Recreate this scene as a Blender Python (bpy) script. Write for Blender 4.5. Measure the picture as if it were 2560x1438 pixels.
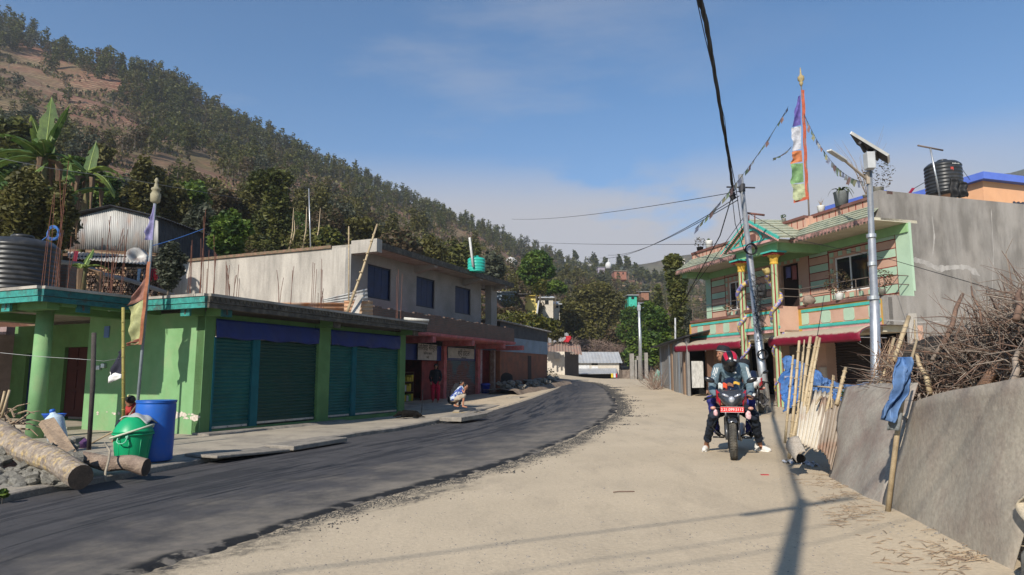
import bpy, math, random
from mathutils import Matrix, Vector, noise
R = math.radians
scene = bpy.context.scene
COL = scene.collection
for o in list(bpy.data.objects): bpy.data.objects.remove(o)
# ---------------------------------------------------------------- camera
F_, TH, EYE = 1680.0, math.atan(219/1680), 1.5
CT, ST = math.cos(TH), math.sin(TH)
cam = bpy.data.cameras.new('camera'); camo = bpy.data.objects.new('camera', cam); COL.objects.link(camo)
camo.location = (0, 0, EYE); camo.rotation_euler = (R(90)+TH, 0, 0)
cam.sensor_width = 36; cam.lens = 36*F_/2560; cam.clip_start = .05; cam.clip_end = 9000
scene.camera = camo
# ---------------------------------------------------------------- sun, sky, exposure
SUNAZ, SUNEL = math.atan2(-.47, -1.0), R(34)
w = bpy.data.worlds.new('World'); scene.world = w; w.use_nodes = True
nt = w.node_tree; N = nt.nodes; L = nt.links; N.clear()
wo = N.new('ShaderNodeOutputWorld'); bg = N.new('ShaderNodeBackground'); bg.inputs[1].default_value = .10
sky = N.new('ShaderNodeTexSky'); sky.sky_type = 'NISHITA'; sky.sun_disc = False
sky.sun_elevation = SUNEL; sky.sun_rotation = SUNAZ; sky.altitude = 1500; sky.air_density = 1.0; sky.dust_density = .6; sky.ozone_density = 2.5
tc = N.new('ShaderNodeTexCoord'); sep = N.new('ShaderNodeSeparateXYZ'); L.new(tc.outputs['Generated'], sep.inputs[0])
def wm(op, a, b=None, c=None, clamp=False):
    n = N.new('ShaderNodeMath'); n.operation = op; n.use_clamp = clamp
    for i, q in enumerate((a, b, c)):
        if q is None: continue
        if isinstance(q, (int, float)): n.inputs[i].default_value = q
        else: L.new(q, n.inputs[i])
    return n.outputs[0]
def wr(v, a, b, c, d):
    n = N.new('ShaderNodeMapRange'); n.interpolation_type = 'SMOOTHSTEP'
    for i, q in enumerate((a, b, c, d)): n.inputs[i+1].default_value = q
    L.new(v, n.inputs[0]); return n.outputs[0]
mp = N.new('ShaderNodeMapping'); mp.inputs['Scale'].default_value = (1, 1, 2.6); L.new(tc.outputs['Generated'], mp.inputs[0])
n1 = N.new('ShaderNodeTexNoise'); n1.inputs['Scale'].default_value = 3.1; n1.inputs['Detail'].default_value = 7; n1.inputs['Roughness'].default_value = .55
L.new(mp.outputs[0], n1.inputs[0])
mp2 = N.new('ShaderNodeMapping'); mp2.inputs['Scale'].default_value = (1.2, 3, 5); mp2.inputs['Rotation'].default_value = (.2, .5, .2); mp2.inputs['Location'].default_value = (3, 1, 0); L.new(tc.outputs['Generated'], mp2.inputs[0])
n2 = N.new('ShaderNodeTexNoise'); n2.inputs['Scale'].default_value = 1.6; n2.inputs['Detail'].default_value = 8; n2.inputs['Roughness'].default_value = .6
L.new(mp2.outputs[0], n2.inputs[0])
z = sep.outputs['Z']; x = sep.outputs['X']
# a bank of soft cloud low over the valley, thin streaks above it
band = wm('MULTIPLY', wr(z, .02, .12, 0, 1), wr(z, .23, .34, 1, 0))
azm = wm('MULTIPLY', wr(x, -.62, -.05, .25, 1), wr(x, .45, .75, 1, .35))
low = wm('MULTIPLY', wm('MULTIPLY', band, azm), wr(n1.outputs[0], .31, .46, 0.05, 1))
high = wm('MULTIPLY', wr(n2.outputs[0], .50, .74, 0, .26), wr(x, .0, .45, 1, .12))
veil = wr(z, .0, .45, .36, 0)
cl = wm('MAXIMUM', wm('MULTIPLY', low, .95), wm('MAXIMUM', high, veil), clamp=True)
hs = N.new('ShaderNodeMix'); hs.data_type = 'RGBA'; hs.blend_type = 'MULTIPLY'; hs.inputs[0].default_value = 1
L.new(sky.outputs[0], hs.inputs[6]); hs.inputs[7].default_value = (.70, 1.05, 1.20, 1)
mx = N.new('ShaderNodeMix'); mx.data_type = 'RGBA'
L.new(cl, mx.inputs[0]); L.new(hs.outputs[2], mx.inputs[6]); mx.inputs[7].default_value = (4.5, 4.45, 4.7, 1)
L.new(mx.outputs[2], bg.inputs[0]); L.new(bg.outputs[0], wo.inputs[0])
sl = bpy.data.lights.new('sun', 'SUN'); sl.energy = 4.9; sl.angle = R(.5); sl.color = (1, .93, .82)
so = bpy.data.objects.new('sun', sl); COL.objects.link(so)
to_sun = Vector((math.sin(SUNAZ)*math.cos(SUNEL), math.cos(SUNAZ)*math.cos(SUNEL), math.sin(SUNEL)))
so.rotation_euler = to_sun.to_track_quat('Z', 'Y').to_euler()
scene.view_settings.view_transform = 'Standard'; scene.view_settings.look = 'None'
scene.view_settings.exposure = .35; scene.view_settings.gamma = 1
scene.cycles.max_bounces = 6; scene.cycles.diffuse_bounces = 3; scene.cycles.glossy_bounces = 2
scene.cycles.transparent_max_bounces = 6; scene.cycles.volume_bounces = 0; scene.cycles.use_denoising = True

# ---------------------------------------------------------------- helpers
def ray(px, py):
    xc = (px-1280)/F_; yc = -(py-719)/F_
    return Vector((xc, CT-yc*ST, ST+yc*CT))
def P(px, py, Y):
    r = ray(px, py); return Vector((0, 0, EYE)) + r*(Y/r.y)
def PZ(px, py, z):
    r = ray(px, py); return Vector((0, 0, EYE)) + r*((z-EYE)/r.z)
def lerp(a, b, t): return a+(b-a)*t
def ss(x, a, b):
    t = max(0, min(1, (x-a)/(b-a))); return t*t*(3-2*t)
def interp(tab, x):
    if x <= tab[0][0]: return tab[0][1]
    for (a, u), (b, v) in zip(tab, tab[1:]):
        if x <= b: return u+(v-u)*(x-a)/(b-a)
    return tab[-1][1]
LP = [(-20, 0), (8, 0), (13.7, .05), (17.6, .08), (21, .1), (26, .25), (33, .5), (42, .78), (50, 1.1), (60, 1.6), (70, 2.2), (90, 2.6)]
RP = [(-20, .05), (0, .05), (5, .12), (10, .24), (16, .32), (20, .42), (24, .58), (27, .70), (38, .88), (50, 1.08), (60, 1.2), (72, 1.05), (90, .95)]
def gz(x, y):
    k = max(0, min(1, y/60)); x0 = lerp(-4, 2.4, k); x1 = lerp(4, 8.4, k)
    return lerp(interp(LP, y), interp(RP, y), ss(x, x0, x1))
def G(px, py, dz=0):
    r = ray(px, py); o = Vector((0, 0, EYE)); a = 1.0
    while a < 120:
        p = o+r*a
        if p.z < gz(p.x, p.y)+dz: break
        a += .1
    b = a; a -= .1
    for _ in range(20):
        m = (a+b)/2; p = o+r*m
        if p.z < gz(p.x, p.y)+dz: b = m
        else: a = m
    return o+r*b
def empty(name, label=None, cat=None, loc=(0, 0, 0), rz=0, group=None):
    o = bpy.data.objects.new(name, None); COL.objects.link(o); o.empty_display_size = .2
    o.location = loc; o.rotation_euler = (0, 0, rz)
    tag(o, label, cat, group); return o
def tag(o, label=None, cat=None, group=None, kind=None):
    if label: o['label'] = label
    if cat: o['category'] = cat
    if group: o['group'] = group
    if kind: o['kind'] = kind
    return o
def world_of(o):
    M = Matrix.Identity(4)
    while o is not None:
        M = (Matrix.Translation(o.location) @ o.rotation_euler.to_matrix().to_4x4() @ Matrix.Diagonal((*o.scale, 1))) @ M; o = o.parent
    return M
class MB:
    def __init__(s): s.v = []; s.f = []; s.m = []
    def add(s, vs, fs, mi=0, M=None):
        n = len(s.v)
        s.v += [tuple(M @ Vector(p)) if M else tuple(p) for p in vs]
        s.f += [tuple(i+n for i in f) for f in fs]
        s.m += (mi if isinstance(mi, list) else [mi]*len(fs)); return s
    def box(s, x0, x1, y0, y1, z0, z1, mi=0, M=None):
        return s.add([(x, y, z) for z in (z0, z1) for y in (y0, y1) for x in (x0, x1)],
                     [(0, 2, 3, 1), (4, 5, 7, 6), (0, 1, 5, 4), (2, 6, 7, 3), (0, 4, 6, 2), (1, 3, 7, 5)], mi, M)
    def bar(s, a, b, wd, ht, mi=0, up=(0, 0, 1)):
        a = Vector(a); b = Vector(b); d = b-a; ln = d.length; d.normalize(); u = Vector(up)
        sd = d.cross(u)
        if sd.length < 1e-4: sd = d.cross(Vector((1, 0, 0)))
        sd.normalize(); u = sd.cross(d)
        M = Matrix((( sd.x, d.x, u.x, a.x), (sd.y, d.y, u.y, a.y), (sd.z, d.z, u.z, a.z), (0, 0, 0, 1)))
        return s.box(-wd/2, wd/2, 0, ln, -ht/2, ht/2, mi, M)
    def hexa(s, pts, mi=0):   # 4 bottom, 4 top corners in order
        return s.add(pts, [(3, 2, 1, 0), (4, 5, 6, 7), (0, 1, 5, 4), (1, 2, 6, 5), (2, 3, 7, 6), (3, 0, 4, 7)], mi)
    def tube(s, pts, r, n=8, mi=0, cap=True):
        pts = [Vector(p) for p in pts]; rs = r if isinstance(r, (list, tuple)) else [r]*len(pts)
        vs = []; prev = None
        for i, p in enumerate(pts):
            d = (pts[min(i+1, len(pts)-1)]-pts[max(i-1, 0)])
            if d.length < 1e-9: d = Vector((0, 0, 1))
            d.normalize()
            if prev is None:
                a = d.cross(Vector((0, 0, 1)) if abs(d.z) < .9 else Vector((1, 0, 0)))
            else: a = prev - d*prev.dot(d)
            a.normalize(); prev = a; b = d.cross(a)
            for k in range(n):
                t = 2*math.pi*k/n; vs.append(p+(a*math.cos(t)+b*math.sin(t))*rs[i])
        fs = []
        for i in range(len(pts)-1):
            for k in range(n):
                fs.append((i*n+k, i*n+(k+1) % n, (i+1)*n+(k+1) % n, (i+1)*n+k))
        if cap: fs += [tuple(range(n))[::-1], tuple((len(pts)-1)*n+k for k in range(n))]
        return s.add(vs, fs, mi)
    def lathe(s, prof, n=24, c=(0, 0, 0), mi=0, M=None, cap=True):
        vs = []; 
        for r, z in prof:
            for k in range(n):
                t = 2*math.pi*k/n; vs.append((c[0]+r*math.cos(t), c[1]+r*math.sin(t), c[2]+z))
        fs = [(i*n+k, i*n+(k+1) % n, (i+1)*n+(k+1) % n, (i+1)*n+k) for i in range(len(prof)-1) for k in range(n)]
        if cap: fs += [tuple(range(n))[::-1], tuple((len(prof)-1)*n+k for k in range(n))]
        return s.add(vs, fs, mi, M)
    def ell(s, c, r, M=None, seg=16, rings=10, mi=0, jit=0, rnd=None):
        if isinstance(r, (int, float)): r = (r, r, r)
        vs = []; M3 = (M or Matrix.Identity(3)).to_3x3(); c = Vector(c)
        for i in range(rings+1):
            ph = math.pi*i/rings
            for k in range(seg):
                t = 2*math.pi*k/seg; d = Vector((math.sin(ph)*math.cos(t)*r[0], math.sin(ph)*math.sin(t)*r[1], math.cos(ph)*r[2]))
                if jit: d *= 1+jit*noise.noise(d*(2.2/max(r))+Vector((rnd or 0, 7.3, 1)))
                vs.append(c+M3 @ d)
        fs = [(i*seg+k, (i+1)*seg+k, (i+1)*seg+(k+1) % seg, i*seg+(k+1) % seg) for i in range(rings) for k in range(seg)]
        return s.add(vs, fs, mi)
    def cap(s, a, b, ra, rb, n=12, mi=0):   # tapered capsule
        a = Vector(a); b = Vector(b); d = (b-a); ln = d.length; d = d.normalized() if ln > 1e-6 else Vector((0, 0, 1))
        pts = []; rs = []
        for i in range(4):
            t = math.pi/2*i/3; pts.append(a-d*ra*math.cos(t)); rs.append(max(ra*math.sin(t), .0005))
        for i in range(4):
            t = math.pi/2*i/3; pts.append(b+d*rb*math.sin(t)); rs.append(max(rb*math.cos(t), .0005))
        return s.tube(pts, rs, n, mi)
    def prism(s, poly, o, eu, ev, en, t, mi=0):   # poly in (eu, ev) plane at o, thickness t along en
        o = Vector(o); eu = Vector(eu); ev = Vector(ev); en = Vector(en); n = len(poly)
        vs = [o+eu*a+ev*b for a, b in poly]+[o+eu*a+ev*b+en*t for a, b in poly]
        fs = [tuple(range(n))[::-1], tuple(range(n, 2*n))]+[(i, (i+1) % n, n+(i+1) % n, n+i) for i in range(n)]
        return s.add(vs, fs, mi)
    def grid(s, fn, nu, nv, mi=0, thick=0):
        vs = [fn(i/nu, j/nv) for j in range(nv+1) for i in range(nu+1)]
        fs = [(j*(nu+1)+i, j*(nu+1)+i+1, (j+1)*(nu+1)+i+1, (j+1)*(nu+1)+i) for j in range(nv) for i in range(nu)]
        return s.add(vs, fs, mi)
    def build(s, name, mats, parent=None, smooth=False, wld=False, origin=None, bevel=0, solid=0, auto=False):
        me = bpy.data.meshes.new(name); vs = s.v
        if parent is not None and wld:
            I = world_of(parent).inverted(); vs = [tuple(I @ Vector(p)) for p in vs]
        elif origin is not None:
            ox, oy, oz = origin; vs = [(a-ox, b-oy, c-oz) for a, b, c in vs]
        me.from_pydata(vs, [], s.f)
        mats = mats if isinstance(mats, (list, tuple)) else [mats]
        for m in mats: me.materials.append(m)
        if len(mats) > 1: me.polygons.foreach_set('material_index', s.m)
        if smooth: me.polygons.foreach_set('use_smooth', [True]*len(s.f))
        me.update()
        o = bpy.data.objects.new(name, me); COL.objects.link(o)
        if parent is not None: o.parent = parent
        elif origin is not None: o.location = origin
        if bevel:
            b = o.modifiers.new('b', 'BEVEL'); b.width = bevel; b.segments = 2; b.limit_method = 'ANGLE'
        if solid:
            b = o.modifiers.new('s', 'SOLIDIFY'); b.thickness = solid; b.offset = 0
        if auto and smooth:
            me.polygons.foreach_set('use_smooth', [True]*len(s.f))
        return o
def copy_tree(o, parent=None, **kw):
    c = o.copy(); COL.objects.link(c)
    if parent is not None: c.parent = parent
    for ch in list(o.children): copy_tree(ch, c)
    return c
def one(mb, name, m, label, cat, origin, group=None, kind=None, **kw):
    return tag(mb.build(name, m, origin=origin, **kw), label, cat, group, kind)

# ---------------------------------------------------------------- materials
def mat(name, col, col2=None, rough=.85, scale=3.0, st=(1, 1, 1), bump=.0, bs=40, metal=0, dirt=None, damt=.5, dscale=1.2, dst=(1, 1, 1), fine=.25, fs=60, lo=.38, hi=.62, spec=.3, coat=0, trans=0, dlo=.5, dhi=.7):
    m = bpy.data.materials.new(name); m.use_nodes = True; nt = m.node_tree; N = nt.nodes; L = nt.links
    b = N['Principled BSDF']; b.inputs['Roughness'].default_value = rough; b.inputs['Metallic'].default_value = metal
    b.inputs['Specular IOR Level'].default_value = spec
    if coat: b.inputs['Coat Weight'].default_value = coat; b.inputs['Coat Roughness'].default_value = .08
    if trans:
        b.inputs['Transmission Weight'].default_value = trans
    tc = N.new('ShaderNodeTexCoord')
    def nz(sc, stv, det=6, ro=.6):
        mp = N.new('ShaderNodeMapping'); mp.inputs['Scale'].default_value = stv; L.new(tc.outputs['Object'], mp.inputs[0])
        n = N.new('ShaderNodeTexNoise'); n.inputs['Scale'].default_value = sc; n.inputs['Detail'].default_value = det; n.inputs['Roughness'].default_value = ro
        L.new(mp.outputs[0], n.inputs[0]); return n.outputs[0]
    def mr(v, a, b_, c, d):
        n = N.new('ShaderNodeMapRange'); L.new(v, n.inputs[0])
        for i, q in enumerate((a, b_, c, d)): n.inputs[i+1].default_value = q
        return n.outputs[0]
    def mix(f, a, c, bt='MIX'):
        n = N.new('ShaderNodeMix'); n.data_type = 'RGBA'; n.blend_type = bt
        for s, q in ((0, f), (6, a), (7, c)):
            if isinstance(q, (int, float)): n.inputs[s].default_value = q
            elif isinstance(q, (tuple, list)): n.inputs[s].default_value = (*q[:3], 1)
            else: L.new(q, n.inputs[s])
        return n.outputs[2]
    cc = mix(mr(nz(scale, st), lo, hi, 0, 1), col, col2 or tuple(c*.78 for c in col))
    if dirt: cc = mix(mr(nz(dscale, dst, 8, .65), dlo, dhi, 0, damt), cc, dirt)
    if fine:
        fn = nz(fs, (1, 1, 1), 3, .7)
        g = N.new('ShaderNodeCombineColor'); v = mr(fn, .3, .7, 1-fine, 1+fine)
        for i in range(3): L.new(v, g.inputs[i])
        cc = mix(1.0, cc, g.outputs[0], 'MULTIPLY')
    L.new(cc, b.inputs['Base Color'])
    if bump:
        bp = N.new('ShaderNodeBump'); bp.inputs['Strength'].default_value = bump; bp.inputs['Distance'].default_value = .02
        L.new(nz(bs, (1, 1, 1), 5, .7), bp.inputs['Height']); L.new(bp.outputs[0], b.inputs['Normal'])
    m['out'] = 1
    return m
def brickmat(name, c1, c2, mortar, bw=.22, bh=.075, ax='xz', ms=.012, bump=.6, dirt=None, damt=.5):
    m = mat(name, c1, c2, bump=0, dirt=dirt, damt=damt, fine=.25); nt = m.node_tree; N = nt.nodes; L = nt.links; b = N['Principled BSDF']
    tc = N.new('ShaderNodeTexCoord'); sp = N.new('ShaderNodeSeparateXYZ'); L.new(tc.outputs['Object'], sp.inputs[0])
    ad = N.new('ShaderNodeMath'); L.new(sp.outputs[0], ad.inputs[0]); L.new(sp.outputs[1], ad.inputs[1])
    cb = N.new('ShaderNodeCombineXYZ'); L.new(ad.outputs[0], cb.inputs[0]); L.new(sp.outputs[2], cb.inputs[1])
    br = N.new('ShaderNodeTexBrick'); br.inputs['Scale'].default_value = 1; br.inputs['Brick Width'].default_value = bw; br.inputs['Row Height'].default_value = bh
    br.inputs['Mortar Size'].default_value = ms; br.inputs['Color1'].default_value = (1, 1, 1, 1); br.inputs['Color2'].default_value = (.6, .6, .6, 1); br.inputs['Mortar'].default_value = (0, 0, 0, 1)
    L.new(cb.outputs[0], br.inputs[0])
    src = b.inputs['Base Color'].links[0].from_socket
    m1 = N.new('ShaderNodeMix'); m1.data_type = 'RGBA'; m1.blend_type = 'MULTIPLY'; m1.inputs[0].default_value = .5; L.new(src, m1.inputs[6]); L.new(br.outputs[0], m1.inputs[7])
    m2 = N.new('ShaderNodeMix'); m2.data_type = 'RGBA'; L.new(br.outputs['Fac'], m2.inputs[0]); L.new(m1.outputs[2], m2.inputs[6]); m2.inputs[7].default_value = (*mortar, 1)
    L.new(m2.outputs[2], b.inputs['Base Color'])
    bp = N.new('ShaderNodeBump'); bp.invert = True; bp.inputs['Strength'].default_value = bump; bp.inputs['Distance'].default_value = .02; L.new(br.outputs['Fac'], bp.inputs['Height']); L.new(bp.outputs[0], b.inputs['Normal'])
    return m
def leafmat(name, c, c2=None, tr=.25):
    m = mat(name, c, c2 or tuple(q*.6 for q in c), scale=1.5, rough=.6, fine=.3, fs=8)
    nt = m.node_tree; N = nt.nodes; L = nt.links; b = N['Principled BSDF']
    t = N.new('ShaderNodeBsdfTranslucent'); ms = N.new('ShaderNodeMixShader'); ms.inputs[0].default_value = tr
    L.new(b.inputs['Base Color'].links[0].from_socket, t.inputs[0]); L.new(b.outputs[0], ms.inputs[1]); L.new(t.outputs[0], ms.inputs[2])
    L.new(ms.outputs[0], N['Material Output'].inputs[0]); return m
m_conc = mat('weathered concrete', (.36, .33, .29), (.24, .22, .19), scale=1.4, st=(1, 1, .35), dirt=(.10, .09, .08), damt=.55, dscale=1.6, dst=(1, 1, .3), bump=.25)
m_concl = mat('pale cement plaster', (.41, .375, .33), (.29, .265, .235), scale=1.3, st=(1.5, 1.5, .35), dirt=(.15, .14, .125), damt=.55, dscale=1.1, dst=(2.2, 2.2, .22), bump=.2, dlo=.47, dhi=.72)
m_concg = mat('grey smooth cement plaster', (.27, .255, .24), (.215, .205, .19), scale=1.0, dirt=(.16, .15, .14), damt=.4, bump=.12)
m_slab = mat('stained slab edge', (.085, .075, .06), (.045, .042, .036), scale=6, dirt=(.22, .2, .16), damt=.5, dscale=7, bump=.5)
m_green = mat("light green wall paint", (.165, .315, .145), (.14, .275, .12), scale=2, dirt=(.26, .31, .17), damt=.5, dscale=1.5, bump=.1, fs=90, fine=.08)
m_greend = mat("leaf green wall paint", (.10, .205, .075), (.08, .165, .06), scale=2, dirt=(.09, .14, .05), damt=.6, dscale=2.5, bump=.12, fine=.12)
m_teal = mat('weathered teal paint', (.035, .25, .21), (.025, .16, .145), scale=9, dirt=(.05, .05, .045), damt=.9, dscale=4, bump=.2, rough=.6)
m_teald = mat('dark teal paint', (.02, .12, .12), (.015, .08, .085), scale=8, dirt=(.04, .03, .025), damt=.8, dscale=6, bump=.2)
m_shut = mat('green roller shutter paint', (.003, .085, .078), (.002, .062, .058), scale=1.2, dirt=(.03, .11, .09), damt=.4, dscale=3, rough=.5, fine=.1)
m_shut2 = mat('darker green shutter paint', (.004, .046, .034), (.003, .034, .027), scale=1.2, rough=.55, fine=.12, dirt=(.03, .07, .05), damt=.4)
m_bluec = mat('deep blue painted sheet', (.006, .024, .155), (.005, .019, .115), scale=2, rough=.45, fine=.08, dirt=(.02, .03, .08), damt=.6)
m_navy = mat('navy painted window', (.003, .006, .022), (.002, .005, .018), rough=.4, fine=.05)
m_pink = mat('faded pink paint', (.42, .13, .13), (.30, .07, .07), scale=4, dirt=(.16, .12, .11), damt=.7, dscale=5, bump=.2)
m_reddk = mat('dark red paint', (.20, .025, .025), (.12, .015, .018), scale=3, rough=.6)
m_brickd = brickmat('old brown brick', (.20, .105, .075), (.13, .085, .065), (.12, .105, .09), bump=.8, dirt=(.16, .13, .11), damt=.5)
m_mud = mat('orange mud plaster', (.26, .095, .05), (.19, .075, .045), scale=2, dirt=(.10, .075, .05), damt=.7, dscale=1.4, bump=.4)
m_asph0 = None
m_dirt = mat('dusty earth', (.47, .385, .275), (.425, .348, .248), scale=.5, dirt=(.335, .275, .20), damt=.6, dscale=.9, dst=(2.6, .8, 1), bump=.45, bs=22, fine=.10, fs=30)
m_walk = mat('dusty cement path', (.37, .32, .25), (.29, .255, .205), scale=1.2, dirt=(.16, .14, .12), damt=.5, dscale=2.4, bump=.45, bs=30)
m_kerb = mat('worn kerb concrete', (.28, .25, .21), (.19, .17, .145), scale=4, dirt=(.10, .09, .08), damt=.6, dscale=5, bump=.8, bs=20)
m_stone = mat('rough grey stone', (.25, .235, .2), (.15, .14, .12), scale=5, bump=.8, bs=20)
m_metal = mat('galvanised steel', (.52, .53, .54), (.42, .43, .44), rough=.42, metal=.75, fine=.1, scale=8, dirt=(.3, .29, .27), damt=.5)
m_blk = mat('black rubber', (.012, .012, .013), rough=.6, fine=.1)
m_blkg = mat('black plastic gloss', (.012, .012, .014), rough=.25, fine=.02, spec=.5)
m_cable = mat('black cable', (.010, .010, .011), rough=.6, fine=0)
m_wood = mat('weathered wood', (.30, .22, .15), (.2, .145, .1), scale=6, st=(3, 3, .6), bump=.5, fine=.2)
m_bamb = mat('dry bamboo', (.43, .34, .215), (.30, .225, .135), scale=4, st=(2, 2, .5), rough=.5, fine=.12, dirt=(.14, .1, .06), damt=.5, dscale=9)
m_rust = mat('rusty steel bar', (.15, .06, .04), (.10, .045, .03), scale=20, fine=.2)
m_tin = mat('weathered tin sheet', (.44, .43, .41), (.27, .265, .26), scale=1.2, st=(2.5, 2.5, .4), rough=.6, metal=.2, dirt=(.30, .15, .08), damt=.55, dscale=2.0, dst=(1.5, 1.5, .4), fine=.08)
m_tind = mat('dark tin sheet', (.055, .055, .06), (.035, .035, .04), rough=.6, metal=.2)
m_tinb = mat('blue grey tin sheet', (.20, .25, .31), (.15, .19, .24), scale=1.5, rough=.5, metal=.3, dirt=(.22, .19, .17), damt=.5)
m_white = mat('white paint', (.72, .71, .68), (.6, .59, .57), fine=.05)
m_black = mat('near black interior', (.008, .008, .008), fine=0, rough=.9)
m_glass = mat('dark window glass', (.02, .022, .026), rough=.08, fine=0, spec=.8)
m_tank = mat('black water tank plastic', (.028, .03, .033), (.02, .022, .025), rough=.33, fine=.08, dirt=(.12, .11, .1), damt=.35, dscale=3)
# ================================================================ GROUND
def line_w(pts, n):   # resample a polyline of Vectors
    d = [0]
    for a, b in zip(pts, pts[1:]): d.append(d[-1]+(b-a).length)
    out = []
    for i in range(n+1):
        t = d[-1]*i/n; k = 0
        while k < len(d)-2 and d[k+1] < t: k += 1
        out.append(pts[k].lerp(pts[k+1], (t-d[k])/max(1e-6, d[k+1]-d[k])))
    return out
def smooth(pts, it=3):
    for _ in range(it):
        q = [pts[0]]
        for a, b in zip(pts, pts[1:]): q += [a.lerp(b, .25), a.lerp(b, .75)]
        q.append(pts[-1]); pts = q
    return pts
xs = []; v = -90
while v < 130: xs.append(v); v += (.35 if -9 < v < 12 else 1.0 if -20 < v < 24 else 4)
ys = []; v = -25
while v < 110: ys.append(v); v += (.35 if 3 < v < 30 else 1.0 if v < 60 else 3)
def gnd(x, y):
    n = .018*noise.noise(Vector((x*.9, y*.9, 0)))+.03*noise.noise(Vector((x*.25, y*.25, 4)))
    z = gz(x, y)
    if y > 74: z -= .02*(y-74)
    # dusty shoulder swells a little towards the retaining sheets
    z += .10*ss(x, 2.6, 3.6)*ss(-y, -9, -5)
    return z+n
mb = MB(); nx = len(xs)
mb.add([(x, y, gnd(x, y)) for y in ys for x in xs], [(j*nx+i, j*nx+i+1, (j+1)*nx+i+1, (j+1)*nx+i) for j in range(len(ys)-1) for i in range(nx-1)])
g = mb.build('ground', m_dirt, smooth=True); tag(g, 'pale dusty earth beside the asphalt', None, kind='structure')
# far ground down to the valley, out to the horizon
mb = MB(); mb.grid(lambda u, v: Vector((-1500+4000*u, 84+v*3500, .7-4*v*8)), 8, 8)
tag(mb.build('valley_ground', mat('valley ground', (.14, .115, .07), (.08, .09, .04), scale=.05)), kind='structure')

# road
Lp = smooth([G(-900, 1500), G(-300, 1325), G(0, 1249), G(220, 1205), G(380, 1177), G(560, 1143), G(730, 1117), G(880, 1092), G(1000, 1076), G(1130, 1050), G(1250, 1020), G(1330, 996), G(1392, 972), G(1405, 962), G(1385, 955), G(1362, 948)], 2)
Rp = smooth([G(0, 1700), G(200, 1500), G(330, 1438), G(640, 1352), G(900, 1266), G(1130, 1208), G(1350, 1140), G(1450, 1098), G(1515, 1062), G(1556, 1030), G(1553, 1008), G(1536, 988), G(1515, 970), G(1490, 960), G(1450, 952), G(1380, 944)], 2)
NL, NW = 700, 26
La = line_w(Lp, NL); Rf = line_w(Rp, 2600); Ra = []; k = 0
for i, a in enumerate(La):
    lo = k; best = min(range(lo, min(2600, lo+60)+1), key=lambda q: (Rf[q]-a).length); k = max(lo, best)
    if i == 0: k = min(range(0, 2601, 4), key=lambda q: (Rf[q]-a).length)
    Ra.append(Rf[k])
for _ in range(30): Ra = [Ra[0]]+[(Ra[q-1]+Ra[q]*2+Ra[q+1])/4 for q in range(1, NL)]+[Rf[-1]]
rv = []; fs = []; uvx = []
dist = 0
for i in range(NL+1):
    a, b = La[i], Ra[i]
    if i: dist += ((La[i]+Ra[i])/2-(La[i-1]+Ra[i-1])/2).length
    for j in range(NW+1):
        t = j/NW; p = a.lerp(b, t)
        if j >= NW-1:
            d = (b-a).normalized(); e = .14*noise.noise(Vector((p.x*1.6, p.y*1.6, 3)))+.09*noise.noise(Vector((p.x*7, p.y*7, 9))); p = p+d*e
        if j == 0:
            d = (b-a).normalized(); p = p+d*.05*noise.noise(Vector((p.x*5, p.y*5, 6)))
        h = .012 if 0 < j < NW else -.04
        crown = .02*math.sin(math.pi*t)
        rv.append((p.x, p.y, gnd(p.x, p.y)*.35+gz(p.x, p.y)*.65+h+crown+.006)); uvx.append((t, dist/10))
for i in range(NL):
    for j in range(NW):
        k = i*(NW+1)+j; fs.append((k, k+1, k+NW+2, k+NW+1))
mb = MB(); mb.add(rv, fs)
m_road = mat('fresh asphalt', (.070, .066, .068), (.052, .050, .052), scale=1.6, bump=.5, bs=90, fine=.3, fs=120, rough=.8)
nt = m_road.node_tree; N = nt.nodes; L = nt.links; b = N['Principled BSDF']
uv = N.new('ShaderNodeUVMap'); sp = N.new('ShaderNodeSeparateXYZ'); L.new(uv.outputs[0], sp.inputs[0])
def mth(op, a, b_=None, cl=False):
    n = N.new('ShaderNodeMath'); n.operation = op; n.use_clamp = cl
    for i, q in enumerate((a, b_)):
        if q is None: continue
        if isinstance(q, (int, float)): n.inputs[i].default_value = q
        else: L.new(q, n.inputs[i])
    return n.outputs[0]
def mrr(v, a, b_, c, d):
    n = N.new('ShaderNodeMapRange'); n.interpolation_type = 'SMOOTHSTEP'; L.new(v, n.inputs[0])
    for i, q in enumerate((a, b_, c, d)): n.inputs[i+1].default_value = q
    return n.outputs[0]
def nzz(vec, st, sc, det=5, ro=.6):
    mp = N.new('ShaderNodeMapping'); mp.inputs['Scale'].default_value = st; L.new(vec, mp.inputs[0])
    n = N.new('ShaderNodeTexNoise'); n.inputs['Scale'].default_value = sc; n.inputs['Detail'].default_value = det; n.inputs['Roughness'].default_value = ro; L.new(mp.outputs[0], n.inputs[0]); return n.outputs[0]
tco = N.new('ShaderNodeTexCoord')
streak = nzz(uv.outputs[0], (13, 1.5, 1), 2.2, 7, .62)
smask = mth('MULTIPLY', mrr(sp.outputs[0], .08, .25, .25, 1), mrr(sp.outputs[0], .45, .75, 1, .15))
smask = mth('MULTIPLY', smask, mrr(sp.outputs[1], .6, 1.8, .55, 1))
sfac = mth('MULTIPLY', mrr(streak, .515, .545, 0, 1), smask)
st2 = nzz(uv.outputs[0], (34, 2.6, 1), 2.2, 4, .5); sfac = mth('MAXIMUM', sfac, mth('MULTIPLY', mth('MULTIPLY', mrr(st2, .57, .60, 0, 1), mrr(nzz(uv.outputs[0], (3, .6, 1), 2.2, 3), .44, .54, 0, 1)), mrr(sp.outputs[0], .5, .85, 1, .1)))
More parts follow.
